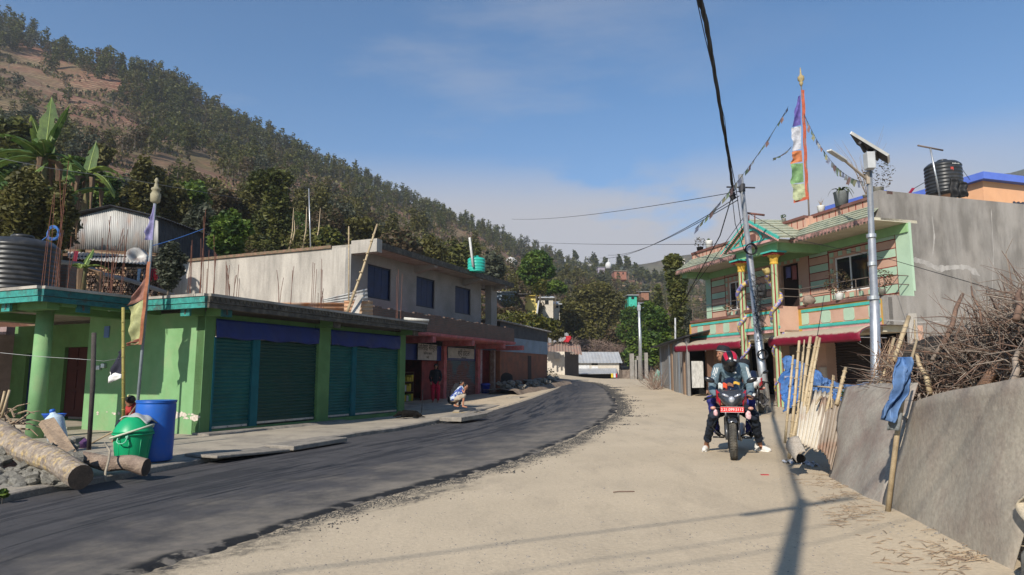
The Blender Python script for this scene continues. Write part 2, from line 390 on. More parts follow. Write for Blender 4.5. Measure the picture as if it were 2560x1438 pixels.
farw = mrr(sp.outputs[1], 2.8, 3.8, 0, .55); sfac = mth('MAXIMUM', sfac, mth('MULTIPLY', farw, mrr(nzz(uv.outputs[0], (5, 1.5, 1), 2, 5), .42, .55, 0, 1)))
dustn = nzz(tco.outputs['Object'], (1, 1, 1), .9, 9, .72)
dust = mth('MULTIPLY', mrr(mth('ADD', mth('MULTIPLY', dustn, .9), mth('MULTIPLY', sp.outputs[0], .52)), .72, 1.12, 0, .8), mrr(sp.outputs[1], 3.6, 2.6, .25, 1))
def mixc(f, a, c):
    n = N.new('ShaderNodeMix'); n.data_type = 'RGBA'; L.new(f, n.inputs[0]); L.new(a, n.inputs[6])
    if isinstance(c, tuple): n.inputs[7].default_value = (*c, 1)
    else: L.new(c, n.inputs[7])
    return n.outputs[2]
src = b.inputs['Base Color'].links[0].from_socket
c1 = mixc(dust, src, (.25, .215, .17)); c2 = mixc(sfac, c1, (.014, .014, .017))
edge = mth('MULTIPLY', mrr(mth('ADD', sp.outputs[0], mth('MULTIPLY', nzz(tco.outputs['Object'], (1, 1, 1), .7, 5), .12)), .98, 1.01, 0, 1), mrr(nzz(tco.outputs['Object'], (1, 1, 1), 3.5, 6), .40, .5, 0, 1))
c3 = mixc(edge, c2, (.012, .012, .013)); L.new(c3, b.inputs['Base Color'])
ro = mth('SUBTRACT', .85, mth('MULTIPLY', sfac, .25)); L.new(ro, b.inputs['Roughness'])
road = mb.build('asphalt_road', m_road, smooth=True); tag(road, kind='structure')
ul = road.data.uv_layers.new(name='uv')
for lp in road.data.loops: ul.data[lp.index].uv = uvx[lp.vertex_index]

rr0 = random.Random(66)
# loose tar and chippings spilled along the ragged edge; gravel; twigs
rnd = random.Random(5)
m_tarspill = mat('loose tar chippings', (.03, .029, .03), (.075, .07, .062), scale=12, bump=.8)
mb = MB(); m2 = MB()
def pebble(mbx, p, s, rr):
    k = 6; ph = rr.random()*6; a = [(p.x+s*math.cos(ph+i*1.047)*(.7+.5*rr.random()), p.y+s*math.sin(ph+i*1.047)*(.7+.5*rr.random()), p.z-s*.25) for i in range(k)]
    t = (p.x+s*.2*(rr.random()-.5), p.y, p.z+s*(.35+.3*rr.random())); mbx.add(a+[t], [(i, (i+1) % k, k) for i in range(k)])
for i in range(26000):
    k = rnd.randrange(50, NL-75); a, b_ = La[k], Ra[k]; d = (b_-a).normalized()
    cl_ = noise.noise(Vector((Ra[k].x*.9, Ra[k].y*.9, 1)))
    off = abs(rnd.gauss(0, .20+.40*max(0, cl_)))-.12
    p = Ra[k].lerp(Ra[min(NL, k+1)], rnd.random())+d*off
    if noise.noise(Vector((p.x*1.7, p.y*1.7, 8))) < -.12 and off > .1: continue
    p.z = gnd(p.x, p.y)+.004; pebble(mb, p, rnd.uniform(.003, .013)*(1+.06*p.y), rnd)
for q_ in range(len(mb.v)): pass
tag(mb.build('tar_gravel', m_tarspill), 'black loose tar chippings along the ragged asphalt edge', 'gravel', kind='stuff')
# thin smear of dark tar and dust beyond the edge
mb = MB(); vs = []; NS = 420; Rb = line_w(Rp, NS); Lb = line_w(Lp, NS)
for i in range(NS+1):
    d = (Rb[i]-Lb[i]).normalized(); w_ = max(.05, .50+.85*noise.noise(Vector((Rb[i].x*.55, Rb[i].y*.55, 2)))+.25*noise.noise(Vector((Rb[i].x*2.3, Rb[i].y*2.3, 7))))
    for j in range(6):
        p = Rb[i]+d*(-.25+(w_+.25)*j/5+(.05*noise.noise(Vector((Rb[i].x*11, Rb[i].y*11, j))) if j > 2 else 0)); vs.append((p.x, p.y, gnd(p.x, p.y)+(.005 if j < 5 else -.01)))
mb.add(vs, [(i*6+j, i*6+j+1, i*6+j+7, i*6+j+6) for i in range(NS) for j in range(5)])
m_smear = mat('tar stained dust', (.05, .045, .04), (.30, .25, .18), scale=2.4, lo=.40, hi=.60, dirt=(.40, .33, .235), damt=.9, dscale=9, bump=.7, bs=40, fine=.4, fs=50, dlo=.46, dhi=.6)
nt = m_smear.node_tree; N = nt.nodes; L = nt.links; b = N['Principled BSDF']; uv2 = N.new('ShaderNodeUVMap'); sp = N.new('ShaderNodeSeparateXYZ'); L.new(uv2.outputs[0], sp.inputs[0]); tco = N.new('ShaderNodeTexCoord'); src = b.inputs['Base Color'].links[0].from_socket
f_ = mrr(mth('ADD', mth('MULTIPLY', sp.outputs[0], .75), mth('MULTIPLY', nzz(tco.outputs['Object'], (1, 1, 1), 5, 8, .75), .8)), .74, 1.02, 0, 1); L.new(mixc(f_, src, (.45, .368, .262)), b.inputs['Base Color'])
sm_ = mb.build('tar_stained_edge', m_smear, smooth=True); tag(sm_, kind='structure'); ul = sm_.data.uv_layers.new(name='uv')
for lp in sm_.data.loops: ul.data[lp.index].uv = ((lp.vertex_index % 6)/5, 0)
mb = MB()
for i in range(90):
    p = G(rr0.uniform(500, 2500), 980+458*rr0.random()); p.z = gnd(p.x, p.y); pebble(mb, p, rr0.uniform(.012, .03), rr0)
for i in range(3400):
    py = 960+478*rnd.random()**.8; px = rnd.uniform(200, 2560); p = G(px, py)
    k = min(range(0, NL, 16), key=lambda q: (Ra[q]-p).length); 
    if p.x < Ra[k].x+.3 and p.y > Ra[k].y-.2: continue
    p.z = gnd(p.x, p.y); pebble(mb, p, rnd.uniform(.004, .013)*(1+.04*p.y), rnd)
for i in range(2600):
    k = rnd.randrange(65, NL-100); p = La[k].lerp(La[min(NL, k+1)], rnd.random()); d = (La[k]-Ra[k]).normalized(); p = p+d*rnd.uniform(-.12, .12)
    p.z = gz(p.x, p.y)+.012; pebble(mb, p, rnd.uniform(.008, .03), rnd)
tag(mb.build('gravel', mat('small pebbles', (.26, .23, .19), (.17, .15, .13), scale=30)), 'scattered small pebbles on the dusty ground', 'gravel', kind='stuff')

# ================================================================ SIDEWALK with kerb
Kp = smooth([PZ(-500, 1360, .12), PZ(0, 1236, .12), PZ(210, 1200, .12), PZ(380, 1169, .13), PZ(560, 1135, .14), PZ(730, 1108, .155), PZ(880, 1084, .17), PZ(1000, 1068, .185), PZ(1130, 1043, .21), PZ(1250, 1013, .31)], 1)
NK = 120; Ka = line_w(Kp, NK); mb = MB(); rn = random.Random(3)
uvec = Vector((.403, .915, 0)); vvec = Vector((-.915, .403, 0)); A0 = Vector((-6.94, 15.19, .19))
for i, p in enumerate(Ka):
    e = .03*noise.noise(Vector((p.x*3, p.y*3, 0))); q = p+vvec*(.0+e)
    lo = gz(p.x, p.y)-.12
    top = p.z+.02*noise.noise(Vector((p.x*1.3, p.y*1.3, 5)))
    bk = q+vvec*9; bk.z = max(.17, top)
    mb.v += [(q.x, q.y, lo), (q.x, q.y, top-.015), (q.x+vvec.x*.02, q.y+vvec.y*.02, top), (q.x+vvec.x*.16, q.y+vvec.y*.16, top+.0)]
    for t in (.45, 1.0, 1.8, 3, 6, 9):
        r = q+vvec*t; zz = lerp(top, .185 if p.y < 24 else top+.02, min(1, t/1.6)); mb.v.append((r.x, r.y, zz+.012*noise.noise(Vector((r.x*1.5, r.y*1.5, 2)))))
for i in range(NK):
    for j in range(9):
        k = i*10+j; mb.f.append((k, k+10, k+11, k+1)); mb.m.append(1 if j < 3 else 0)
tag(mb.build('sidewalk', [m_walk, m_kerb], smooth=False), 'dusty cement footpath with a worn kerb along the shops', kind='structure')
# doorstep strip along the green shop, and raised slab with broken end
def LF(o, u, v, z, U=uvec, V=vvec): 
    p = o+U*u+V*v; return Vector((p.x, p.y, z))
mb = MB(); mb.hexa([LF(A0, -.1, .1, .12), LF(A0, 5.0, .1, .12), LF(A0, 5.0, -.5, .12), LF(A0, -.1, -.42, .12), LF(A0, -.1, .1, .235), LF(A0, 5.0, .1, .23), LF(A0, 5.0, -.36, .215), LF(A0, -.1, -.40, .235)])
one(mb, 'doorstep', m_kerb, 'low worn cement step along the foot of the green shop wall', 'step', tuple(A0), bevel=.012)
# drain cover slabs
def slab(px, py, lx, ly, th, z, rz, tilt, label):
    p = PZ(px, py, z); mb = MB(); M = Matrix.Rotation(rz, 4, 'Z') @ Matrix.Rotation(tilt, 4, 'Y')
    mb.box(-lx/2, lx/2, -ly/2, ly/2, -th, 0)
    o = mb.build('concrete_slab', m_kerb, bevel=.015); o.location = p; o.rotation_euler = (0, tilt, rz); return tag(o, label, 'slab', 'drain cover slabs along the kerb')
slab(1160, 1037, 1.5, .75, .13, .33, R(62), R(-2), 'tilted drain slab below the squatting boy, bridging the gutter')
slab(1297, 992, 1.3, .7, .12, .5, R(64), R(1), 'small pale drain slab at the far end of the kerb')
slab(770, 1102, 1.6, .7, .09, .2, R(66), R(-1), 'flat drain slab in front of the wide green shutters')
slab(600, 1128, 1.7, .75, .05, .165, R(66), R(2), 'thin sunken drain slab just beyond the blue drum')
mb = MB(); mb.hexa([PZ(1215, 1040, .05), PZ(1300, 1008, .05), PZ(1270, 1000, .05), PZ(1170, 1030, .05), PZ(1215, 1034, .22), PZ(1300, 1003, .3), PZ(1272, 995, .3), PZ(1170, 1024, .22)])
one(mb, 'doorstep', m_kerb, 'pale cement step in front of the pink shop', 'step', tuple(PZ(1230, 1020, .05)), bevel=.01)

# ================================================================ HILLS
HC = [(-900, [(640, 24), (500, 50), (250, 110), (0, 190), (-100, 230)]), (-300, [(640, 27), (520, 46), (260, 100), (60, 180), (-40, 225)]),
      (0, [(640, 29), (545, 44), (330, 95), (165, 175), (62, 225)]), (250, [(640, 33), (560, 48), (400, 90), (250, 170), (155, 215)]),
      (500, [(640, 38), (560, 60), (450, 105), (345, 180), (268, 235)]), (750, [(660, 42), (590, 65), (505, 120), (435, 200), (385, 265)]),
      (950, [(700, 45), (620, 70), (565, 130), (510, 220), (478, 300)]), (1150, [(760, 52), (680, 80), (625, 150), (585, 260), (556, 350)]),
      (1290, [(872, 66), (757, 82), (695, 150), (652, 280), (618, 390)]), (1400, [(915, 86), (795, 102), (735, 170), (695, 300), (660, 420)]),
      (1550, [(932, 92), (812, 120), (745, 190), (708, 330), (684, 440)]), (1700, [(930, 84), (850, 120), (780, 200), (738, 330), (710, 450)]),
      (1900, [(932, 86), (880, 130), (830, 220), (780, 340), (745, 460)]), (2400, [(934, 86), (900, 140), (860, 240), (820, 360), (790, 480)]), (3400, [(936, 90), (910, 140), (870, 240), (840, 360), (810, 480)])]
def hill(px, t, nz=True):
    k = 0
    while k < len(HC)-2 and HC[k+1][0] < px: k += 1
    (xa, ka), (xb, kb) = HC[k], HC[k+1]; s = max(0, min(1, (px-xa)/(xb-xa))); tt = t*4; j = min(3, int(tt)); q = tt-j
    def ev(kk):
        (pa, ya), (pb, yb) = kk[j], kk[j+1]; return lerp(pa, pb, q), ya*(yb/ya)**q
    p1, y1 = ev(ka); p2, y2 = ev(kb); py, Y = lerp(p1, p2, s), y1*(y2/y1)**s
    p = P(px, py, Y)
    if nz:
        p.z += .018*Y*noise.noise(Vector((p.x*.03, p.y*.03, 0)))*min(1, t*4)+.006*Y*noise.noise(Vector((p.x*.12, p.y*.12, 3)))
    return p
NU, NV = 260, 150; vs = []
for j in range(-1, NV+3):
    for i in range(NU+1):
        px = -900+4300*i/NU
        if j < 0: p = hill(px, 0); p = Vector((p.x*.9, p.y*.9-1, 0))
        elif j <= NV: p = hill(px, j/NV)
        else:
            p = hill(px, 1); f = 1+.18*(j-NV); p = Vector((p.x*f, p.y*f, p.z*(1-.3*(j-NV))))
        vs.append(p)
nr = NV+4; mb = MB(); mb.add(vs, [(j*(NU+1)+i, j*(NU+1)+i+1, (j+1)*(NU+1)+i+1, (j+1)*(NU+1)+i) for j in range(nr-1) for i in range(NU)])
m_hill = mat('dry hillside', (.19, .085, .055), (.135, .078, .045), scale=.06, dirt=(.115, .095, .042), damt=.85, dscale=.05, fine=.4, fs=1.1, bump=0, dlo=.42, dhi=.62)
nt = m_hill.node_tree; N = nt.nodes; L = nt.links; b = N['Principled BSDF']; tco = N.new('ShaderNodeTexCoord'); sp = N.new('ShaderNodeSeparateXYZ'); L.new(tco.outputs['Object'], sp.inputs[0])
wob = nzz(tco.outputs['Object'], (1, 1, 1), .09, 4)
ph = mth('ADD', mth('MULTIPLY', sp.outputs[2], .95), mth('MULTIPLY', wob, 1.6)); sn = mth('SINE', mth('MULTIPLY', ph, 6.283))
msk = mrr(nzz(tco.outputs['Object'], (1, 1, 1), .035, 4), .40, .52, 0, 1)
brk = mrr(nzz(tco.outputs['Object'], (1, 1, 1), .5, 4), .42, .58, 0, 1)
terr = mth('MULTIPLY', mth('MULTIPLY', mrr(sn, .45, .85, 0, .8), msk), brk)
src = b.inputs['Base Color'].links[0].from_socket; c1 = mixc(terr, src, (.36, .26, .16))
dk = mth('MULTIPLY', mth('MULTIPLY', mrr(sn, -.4, -.9, 0, .6), msk), brk); c2 = mixc(dk, c1, (.07, .045, .03)); L.new(c2, b.inputs['Base Color'])
tag(mb.build('hillside', m_hill, smooth=True), 'steep dry terraced hillside', kind='structure')
# a far range and the shoulder of a second mountain
def ridge(name, pts, Y0, depth, m, base_z=-20):
    pts3 = [P(px, py, Y0) for px, py in pts]; mb = MB(); n = 90; ln = line_w(pts3, n); vs = []
    for j in range(9):
        t = j/8
        for i, p in enumerate(ln):
            q = p+Vector((0, -depth*(1-t), 0)); q.z = lerp(base_z, p.z, t**.8)+Y0*.012*noise.noise(Vector((p.x*.008, p.y+t*5, 2)))*(1 if t > 0 else 0)+Y0*.004*noise.noise(Vector((p.x*.05, t*9, 2)))
            vs.append(q)
    for i, p in enumerate(ln): vs.append(Vector((p.x, p.y+depth, base_z)))
    mb.add(vs, [(j*(n+1)+i, j*(n+1)+i+1, (j+1)*(n+1)+i+1, (j+1)*(n+1)+i) for j in range(9) for i in range(n)])
    tag(mb.build(name, m, smooth=True), kind='structure')
m_far = mat('far forest slopes', (.11, .085, .05), (.05, .06, .035), scale=.012, fine=.3, fs=.2)
ridge('mountain', [(1500, 720), (1640, 700), (1730, 690), (1900, 650), (2100, 600), (2300, 530), (2440, 465), (2500, 440), (2550, 425), (2700, 400), (2900, 420), (3300, 560)], 640, 200, m_far)
ridge('mountains', [(1000, 730), (1200, 690), (1400, 668), (1600, 660), (1720, 635), (1800, 640), (1950, 640), (2200, 650), (2600, 680)], 720, 90, m_far)

# ================================================================ TREES
class Leaves:
    def __init__(s): s.mb = MB()
def leafcloud(mb, blobs, n, size, rr, nm=3, flat=.5, shell=.55):
    tot = sum(b[1][0]*b[1][1]*b[1][2] for b in blobs)
    for c, r in blobs:
        k = max(6, int(n*(r[0]*r[1]*r[2])/tot))
        for _ in range(k):
            while True:
                d = Vector((rr.uniform(-1, 1), rr.uniform(-1, 1), rr.uniform(-1, 1)))
                if .05 < d.length < 1: break
            d = d.normalized()*(shell+(1-shell)*rr.random()**.6)*(1+.22*noise.noise(Vector(c)*1.7+d*2.3))
            p = Vector(c)+Vector((d.x*r[0], d.y*r[1], d.z*r[2]))
            a = Vector((rr.gauss(0, 1), rr.gauss(0, 1), rr.gauss(0, flat))).normalized(); b_ = a.cross(Vector((rr.gauss(0, 1), rr.gauss(0, 1), rr.gauss(0, 1)))).normalized()
            s_ = size*rr.uniform(.6, 1.4); a *= s_; b_ *= s_*.55
            cmi = int((noise.noise(p*(.9/max(r[0], .3)))*.9+rr.random()*.8+.1)*nm); mb.add([p-a, p+b_*.9, p+a, p-b_*.9], [(0, 1, 2, 3)], max(0, min(nm-1, cmi)))
def trunkmb(mb, h, r, rr, limbs, lean=.05, z0=-.6):
    pts = [Vector((0, 0, z0))]; 
    for i in range(1, 6): pts.append(Vector((lean*h*rr.uniform(-1, 1)*i/5, lean*h*rr.uniform(-1, 1)*i/5, h*i/5)))
    mb.tube(pts, [r*(1.25-.17*i) for i in range(6)], 7)
    for e in limbs:
        k = rr.choice((2, 3, 4)); mb.tube([pts[k], pts[k].lerp(Vector(e), .5)+Vector((0, 0, .1*h*rr.random())), Vector(e)], [r*.5, r*.32, r*.12], 5)
barkm = mat('tree bark', (.15, .125, .10), (.09, .075, .06), scale=6, bump=.6); barkp = mat('pale tree bark', (.20, .165, .13), (.13, .105, .085), scale=6)
LM = {'dark': [leafmat('dark pine leaf a', (.048, .062, .014)), leafmat('dark pine leaf b', (.082, .094, .020)), leafmat('dark pine leaf c', (.130, .132, .030))],
      'mid': [leafmat('dull leaf a', (.070, .068, .018)), leafmat('dull leaf b', (.110, .104, .028)), leafmat('dull leaf c', (.155, .142, .038))],
      'bright': [leafmat('green leaf a', (.035, .075, .012)), leafmat('green leaf b', (.065, .120, .018)), leafmat('green leaf c', (.120, .180, .025))],
      'brown': [leafmat('dry leaf a', (.085, .060, .032)), leafmat('dry leaf b', (.120, .082, .042)), leafmat('dry leaf c', (.075, .075, .030))],
      'yellow': [leafmat('yellowing leaf a', (.080, .085, .015)), leafmat('yellowing leaf b', (.160, .150, .025)), leafmat('yellowing leaf c', (.060, .080, .015))],
      'grey': [leafmat('grey green leaf a', (.045, .055, .035)), leafmat('grey green leaf b', (.070, .080, .050)), leafmat('grey green leaf c', (.10, .11, .07))]}
def tree(name, label, cat, base, crown, n, size, lm, seed, th=1.0, tr=.1, group=None, bark=None, flat=.5, shell=.55):
    rr = random.Random(seed); e = empty(name, label, cat, base, 0, group)
    mb = MB(); leafcloud(mb, crown, n, size, rr, flat=flat, shell=shell); mb.build('crown', LM[lm], e)
    mb = MB(); trunkmb(mb, th, tr, rr, [Vector(c)*.9 for c, r in crown[:6]]); mb.build('trunk', bark or barkm, e, smooth=True)
    return e
def blobs(rr, n, h0, h1, r0, r1, sp, taper=0):
    out = []
    for i in range(n):
        t = (i+.5)/n; a = rr.random()*6.28; q = sp*(1-taper*t)*rr.random()**.5
        r = rr.uniform(r0, r1)*(1-.45*taper*t); out.append(((q*math.cos(a), q*math.sin(a), lerp(h0, h1, t)), (r, r, r*rr.uniform(.7, 1.1))))
    return out
protos = []
kinds = [('dark', 'tall dark green hillside tree with a rounded top', 9.5, .9), ('dark', 'dark conical tree on the hillside', 11, 1), ('dark', 'broad dark green tree on the hillside', 8.5, .6), ('mid', 'dull olive green tree on the hillside', 8, .7),
         ('mid', 'slim olive tree with a bare lower trunk on the hillside', 10, 1), ('brown', 'dry brownish tree on the hillside', 7, .7), ('grey', 'thin grey green tree on the hillside', 9, .8), ('bright', 'fresh green bushy tree on the hillside', 6, .5)]
for i, (lm, lab, h, sl_) in enumerate(kinds):
    rr = random.Random(100+i); lo = h*(.38 if i in (4, 6) else .18)
    bl = blobs(rr, 9, lo, h*.9, h*.12, h*.2, h*(.10 if i in (1, 4) else .19), .7 if i in (0, 1, 4) else .2)
    e = tree('hillside_tree', lab, 'tree', (0, 0, -500), bl, 800, h*.033, lm, 200+i, h*.8, h*.016, 'trees spread over the hillside', barkp if i in (3, 4, 6) else None, shell=.4)
    protos.append((e, h))
shp = []
for i, (lm, lab) in enumerate([('mid', 'low olive bush on the hillside'), ('brown', 'low dry brown bush on the hillside'), ('dark', 'low dark green bush on the hillside')]):
    rr = random.Random(300+i); bl = blobs(rr, 5, .6, 1.8, .7, 1.2, 1.0)
    e = tree('hillside_bush', lab, 'bush', (0, 0, -500), bl, 300, .17, lm, 310+i, 1.2, .06, 'bushes spread over the hillside'); shp.append((e, 2.4))
rr = random.Random(42); spots = []; SG = {}
bare = [(120, 190, 210, 70), (60, 250, 190, 60), (230, 290, 120, 40), (330, 440, 120, 60), (440, 425, 110, 50), (560, 480, 70, 40), (700, 520, 70, 45), (800, 470, 60, 35), (985, 560, 80, 40), (1130, 610, 70, 35), (1250, 660, 60, 40), (230, 330, 150, 40), (1620, 720, 60, 30), (960, 590, 60, 30)]
def add_spot(px, t, forceridge=False):
    p = hill(px, t); d = p.y; X = p-Vector((0, 0, EYE)); dep = X.y*CT+X.z*ST; py = 719-F_*(X.z*CT-X.y*ST)/dep
    inb = any(((px-a)/c)**2+((py-b-(8*1680/d)*.1)/dd)**2 < 1.1 for a, b, c, dd in bare)
    if inb and rr.random() < .975 and not forceridge: return
    if t < .75 and rr.random() < .5 and not forceridge: return
    mn = .0095*d+.45; key = (int(px//30), int(py//30))
    for a_ in (-1, 0, 1):
        for b_ in (-1, 0, 1):
            for q in SG.get((key[0]+a_, key[1]+b_), ()):
                if (q-p).length < mn: return
    SG.setdefault(key, []).append(p); spots.append((p, d, px, py, t))
for i in range(330):
    px = -260+2000*i/330+rr.uniform(-6, 6); add_spot(px+3, rr.uniform(.93, .98), True); add_spot(px, rr.uniform(.955, 1.0), True); add_spot(px+4, rr.uniform(.87, .95), px > 200); add_spot(px+2, rr.uniform(.80, .88), px > 330)
for i in range(9000): add_spot(rr.uniform(-260, 1950), rr.uniform(.10, 1)**.7)
tr_items = []
for p, d, px, py, t in spots:
    dense = t > .55
    k = rr.choice([0, 0, 1, 1, 2, 2, 3, 3, 4, 6, 5] if dense else [0, 3, 3, 4, 5, 5, 5, 6, 7])
    s_ = rr.uniform(.36, .72)*(1.3 if t > .8 else 1.0 if t > .4 else .74)
    if px > 1250: s_ *= 1.05
    tr_items.append((p, d, k, s_))
tr_items.sort(key=lambda q: -(q[3]*protos[q[2]][1]/q[1])) 
first = set(); rest = []
for i, (p, d, k, s_) in enumerate(tr_items):
    if i < 295:
        o = protos[k][0]
        if k in first: o = copy_tree(o)
        first.add(k); o.location = p-Vector((0, 0, .2)); o.rotation_euler = (0, 0, rr.random()*6.28); o.scale = (s_*rr.uniform(.85, 1.15), s_*rr.uniform(.85, 1.15), s_)
    else: rest.append((p, k, s_))
mb = MB(); mats_all = [m for q in ('dark', 'mid', 'brown', 'grey') for m in LM[q]]+[barkp]
small = {}
for k in range(8):
    e = protos[k][0]; cr = [c for c in e.children if c.name.startswith('crown')][0].data
    rs = random.Random(k); small[k] = [([v[:] for v in [cr.vertices[q].co for q in pl.vertices]], pl.material_index) for pl in cr.polygons if rs.random() < .30]
off = {'dark': 0, 'mid': 3, 'brown': 6, 'grey': 9, 'bright': 3}
for p, k, s_ in rest:
    c, s2 = math.cos(k+p.x), math.sin(k+p.x); o3 = off[kinds[k][0]]; q3 = s_*1.0
    for vs4, mi in small[k]:
        n0 = len(mb.v)
        cx_, cy_, cz_ = [sum(q[w] for q in vs4)/4 for w in range(3)]
        for (a, b2, c2) in [(cx_+(q[0]-cx_)*1.5, cy_+(q[1]-cy_)*1.5, cz_+(q[2]-cz_)*1.5) for q in vs4]: mb.v.append((p.x+(a*c-b2*s2)*q3, p.y+(a*s2+b2*c)*q3, p.z+c2*q3))
        mb.f.append((n0, n0+1, n0+2, n0+3)); mb.m.append(o3+mi)
    mb.tube([p-Vector((0, 0, .5)), p+Vector((0, 0, 6*q3))], [.15, .08], 4, 12)
tag(mb.build('distant_forest', mats_all), 'mass of small dark trees high on the hillside', 'forest', kind='stuff')
nb = 0
for i in range(900):
    px = rr.uniform(-100, 1750); t = rr.random()**1.3*.75
    p = hill(px, t)
    if p.y < 34: continue
    k = rr.randrange(3); o = shp[k][0]
    if (k+20) in first: o = copy_tree(o)
    first.add(k+20); s_ = rr.uniform(.35, 1.0)*min(1.5, .6+p.y/160)
    o.location = p; o.rotation_euler = (0, 0, rr.random()*6.28); o.scale = (s_, s_, s_*rr.uniform(.6, 1.1)); nb += 1
    if nb >= 290: break
# undergrowth
mb = MB()
for i in range(60000):
    px = rr.uniform(-60, 1760); t = rr.random()**1.2*.85; p = hill(px, t)
    if noise.noise(Vector((p.x*.06, p.y*.06, 5))) < -.05: continue
    s_ = rr.uniform(.10, .26)*(p.y/55); a = Vector((rr.gauss(0, 1), rr.gauss(0, 1), rr.gauss(0, .6))).normalized()*s_; b2 = Vector((rr.gauss(0, .5), rr.gauss(0, .5), 1)).normalized()*s_
    p = p+Vector((0, 0, s_*.5)); mb.add([p-a*.6, p+a*.6, p+a*.3+b2, p-a*.3+b2], [(0, 1, 2, 3)], rr.randrange(6))
tag(mb.build('undergrowth', LM['brown']+LM['mid']), 'dry brush and weeds covering the lower slope', 'undergrowth', kind='stuff')
# ================================================================ BUILDING FRAMES
def onv(px, py, O, U, V, v=0.0):     # hit the vertical plane at depth v of a building frame -> (u, z)
    r = ray(px, py); n = Vector((V.x, V.y)); o = Vector((O.x, O.y)); t = (o.dot(n)+v)/(r.x*n.x+r.y*n.y)
    p = Vector((0, 0, EYE))+r*t; return (Vector((p.x, p.y))-o).dot(Vector((U.x, U.y))), p.z
def textmesh(txt, size, ext, m, parent, loc, rot, name='lettering'):
    cu = bpy.data.curves.new('tmp', 'FONT'); cu.body = txt; cu.size = size; cu.align_x = 'CENTER'; cu.align_y = 'CENTER'; cu.extrude = ext
    t = bpy.data.objects.new('tmp', cu); COL.objects.link(t); bpy.context.view_layer.update()
    me = bpy.data.meshes.new_from_object(t); bpy.data.objects.remove(t); me.materials.clear(); me.materials.append(m)
    o = bpy.data.objects.new(name, me); COL.objects.link(o); o.parent = parent; o.location = loc; o.rotation_euler = rot; return o
def shutter(mb, x0, x1, z0, z1, y, mi=0, pitch=.085, dep=.018):   # local x along, y outwards plane, ribs real
    n = max(3, int((z1-z0)/pitch)); vs = []; 
    for i in range(n):
        a = z0+(z1-z0)*i/n; b = z0+(z1-z0)*(i+1)/n; h = b-a
        for q, d in ((0, 0), (.25, dep), (.6, dep), (.85, 0)): vs += [(x0, y-d, a+h*q), (x1, y-d, a+h*q)]
    vs += [(x0, y, z1), (x1, y, z1)]
    k = len(vs)//2; mb.add(vs, [(2*i, 2*i+1, 2*i+3, 2*i+2) for i in range(k-1)], mi)
def corr(mb, a, b, c, d, waves, amp, mi=0, nv=2, seg=6, bow=None, curl=0):   # a,b bottom edge, c,d top edge (d above a); ribs run a->d
    a, b, c, d = map(Vector, (a, b, c, d)); nrm = (b-a).cross(d-a).normalized(); nu = waves*seg
    def fn(u, v):
        p = a.lerp(b, u).lerp(d.lerp(c, u), v)+nrm*amp*math.sin(u*waves*2*math.pi)
        if bow: p += nrm*bow(u, v)
        return p
    mb.grid(fn, nu, nv, mi)
# ================================================================ GREEN SHOP
GA = math.atan2(.915, .403)
gs = empty('green_shop', 'long single storey green shop with closed dark green shutters and teal roof edge', 'shop', tuple(A0), GA)
gs.location = (A0.x, A0.y, 0)
gO = Vector((A0.x, A0.y, 0)); U, V = uvec, vvec
gp = lambda px, py, v=0.0: onv(px, py, gO, U, V, v)
def side(px, py, u=0.0):
    r = ray(px, py); o = Vector((gO.x, gO.y)); n = Vector((U.x, U.y)); t = (o.dot(n)+u)/(r.x*n.x+r.y*n.y); p = Vector((0, 0, EYE))+r*t
    return (Vector((p.x, p.y))-o).dot(Vector((V.x, V.y))), p.z
u532, u632, u650, u792, u822, u882, u893, u1000, u1014 = [gp(q, 940)[0] for q in (533, 632, 650, 795, 824, 882, 893, 999, 1013)]
print('G', u532, u632, u650, u792, u822, u882, u893, u1000, u1014)
LG = u1014
mb = MB()   # walls
mb.box(-.0, u532, 0, .25, .05, 3.0, 1); mb.box(u792, u822, 0, .25, .05, 3.0, 1); mb.box(u1000, LG, 0, .3, .05, 3.0, 1)
mb.box(u532, u792, .02, .25, .05, .34, 1); mb.box(u822, u1000, .02, .25, .05, .36, 1)
mb.box(u532, u792, .14, .28, 2.84, 3.0, 1); mb.box(u822, u1000, .14, .28, 2.84, 3.0, 1)
mb.build('wall', [m_green, m_greend], gs, bevel=.008)
RC = 1.25
vd0 = side(213, 950)[0]; vd0b = side(213, 950, RC)[0]; vd1 = side(156, 950, RC)[0]; vb0, vb1 = side(90, 950, RC)[0], side(60, 950, RC)[0]; vp = side(26, 950, RC)[0]
mb = MB(); mb.box(0.003, .25, .25, vd0, .05, 3.0); mb.box(0.0, .003, 0, .253, .05, 3.0); mb.box(.25, RC+.25, vd0-.25, vd0, .05, 3.0)
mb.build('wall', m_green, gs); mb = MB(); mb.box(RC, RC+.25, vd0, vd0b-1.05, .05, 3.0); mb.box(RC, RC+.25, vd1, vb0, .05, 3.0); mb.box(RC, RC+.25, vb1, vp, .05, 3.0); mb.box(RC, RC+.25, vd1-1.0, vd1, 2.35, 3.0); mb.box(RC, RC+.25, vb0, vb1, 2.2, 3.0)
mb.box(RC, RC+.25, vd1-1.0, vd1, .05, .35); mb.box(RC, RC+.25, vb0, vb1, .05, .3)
mb.build('wall', m_greend, gs)  # deeper green paint, also chosen to darken the shaded porch recess
mb = MB(); mb.box(-.35, RC, vd0+.003, 12, .08, .33); mb.build('porch_floor', m_walk, gs)
mb = MB(); mb.box(-2.0, RC+.25, vp, vp+.25, .05, 2.75); mb.box(RC-.1, RC+.25, vp+.25, 12, .05, 3.0); mb.build('wall', mat('dusky pink wall paint', (.30, .22, .22), fine=.1), gs)
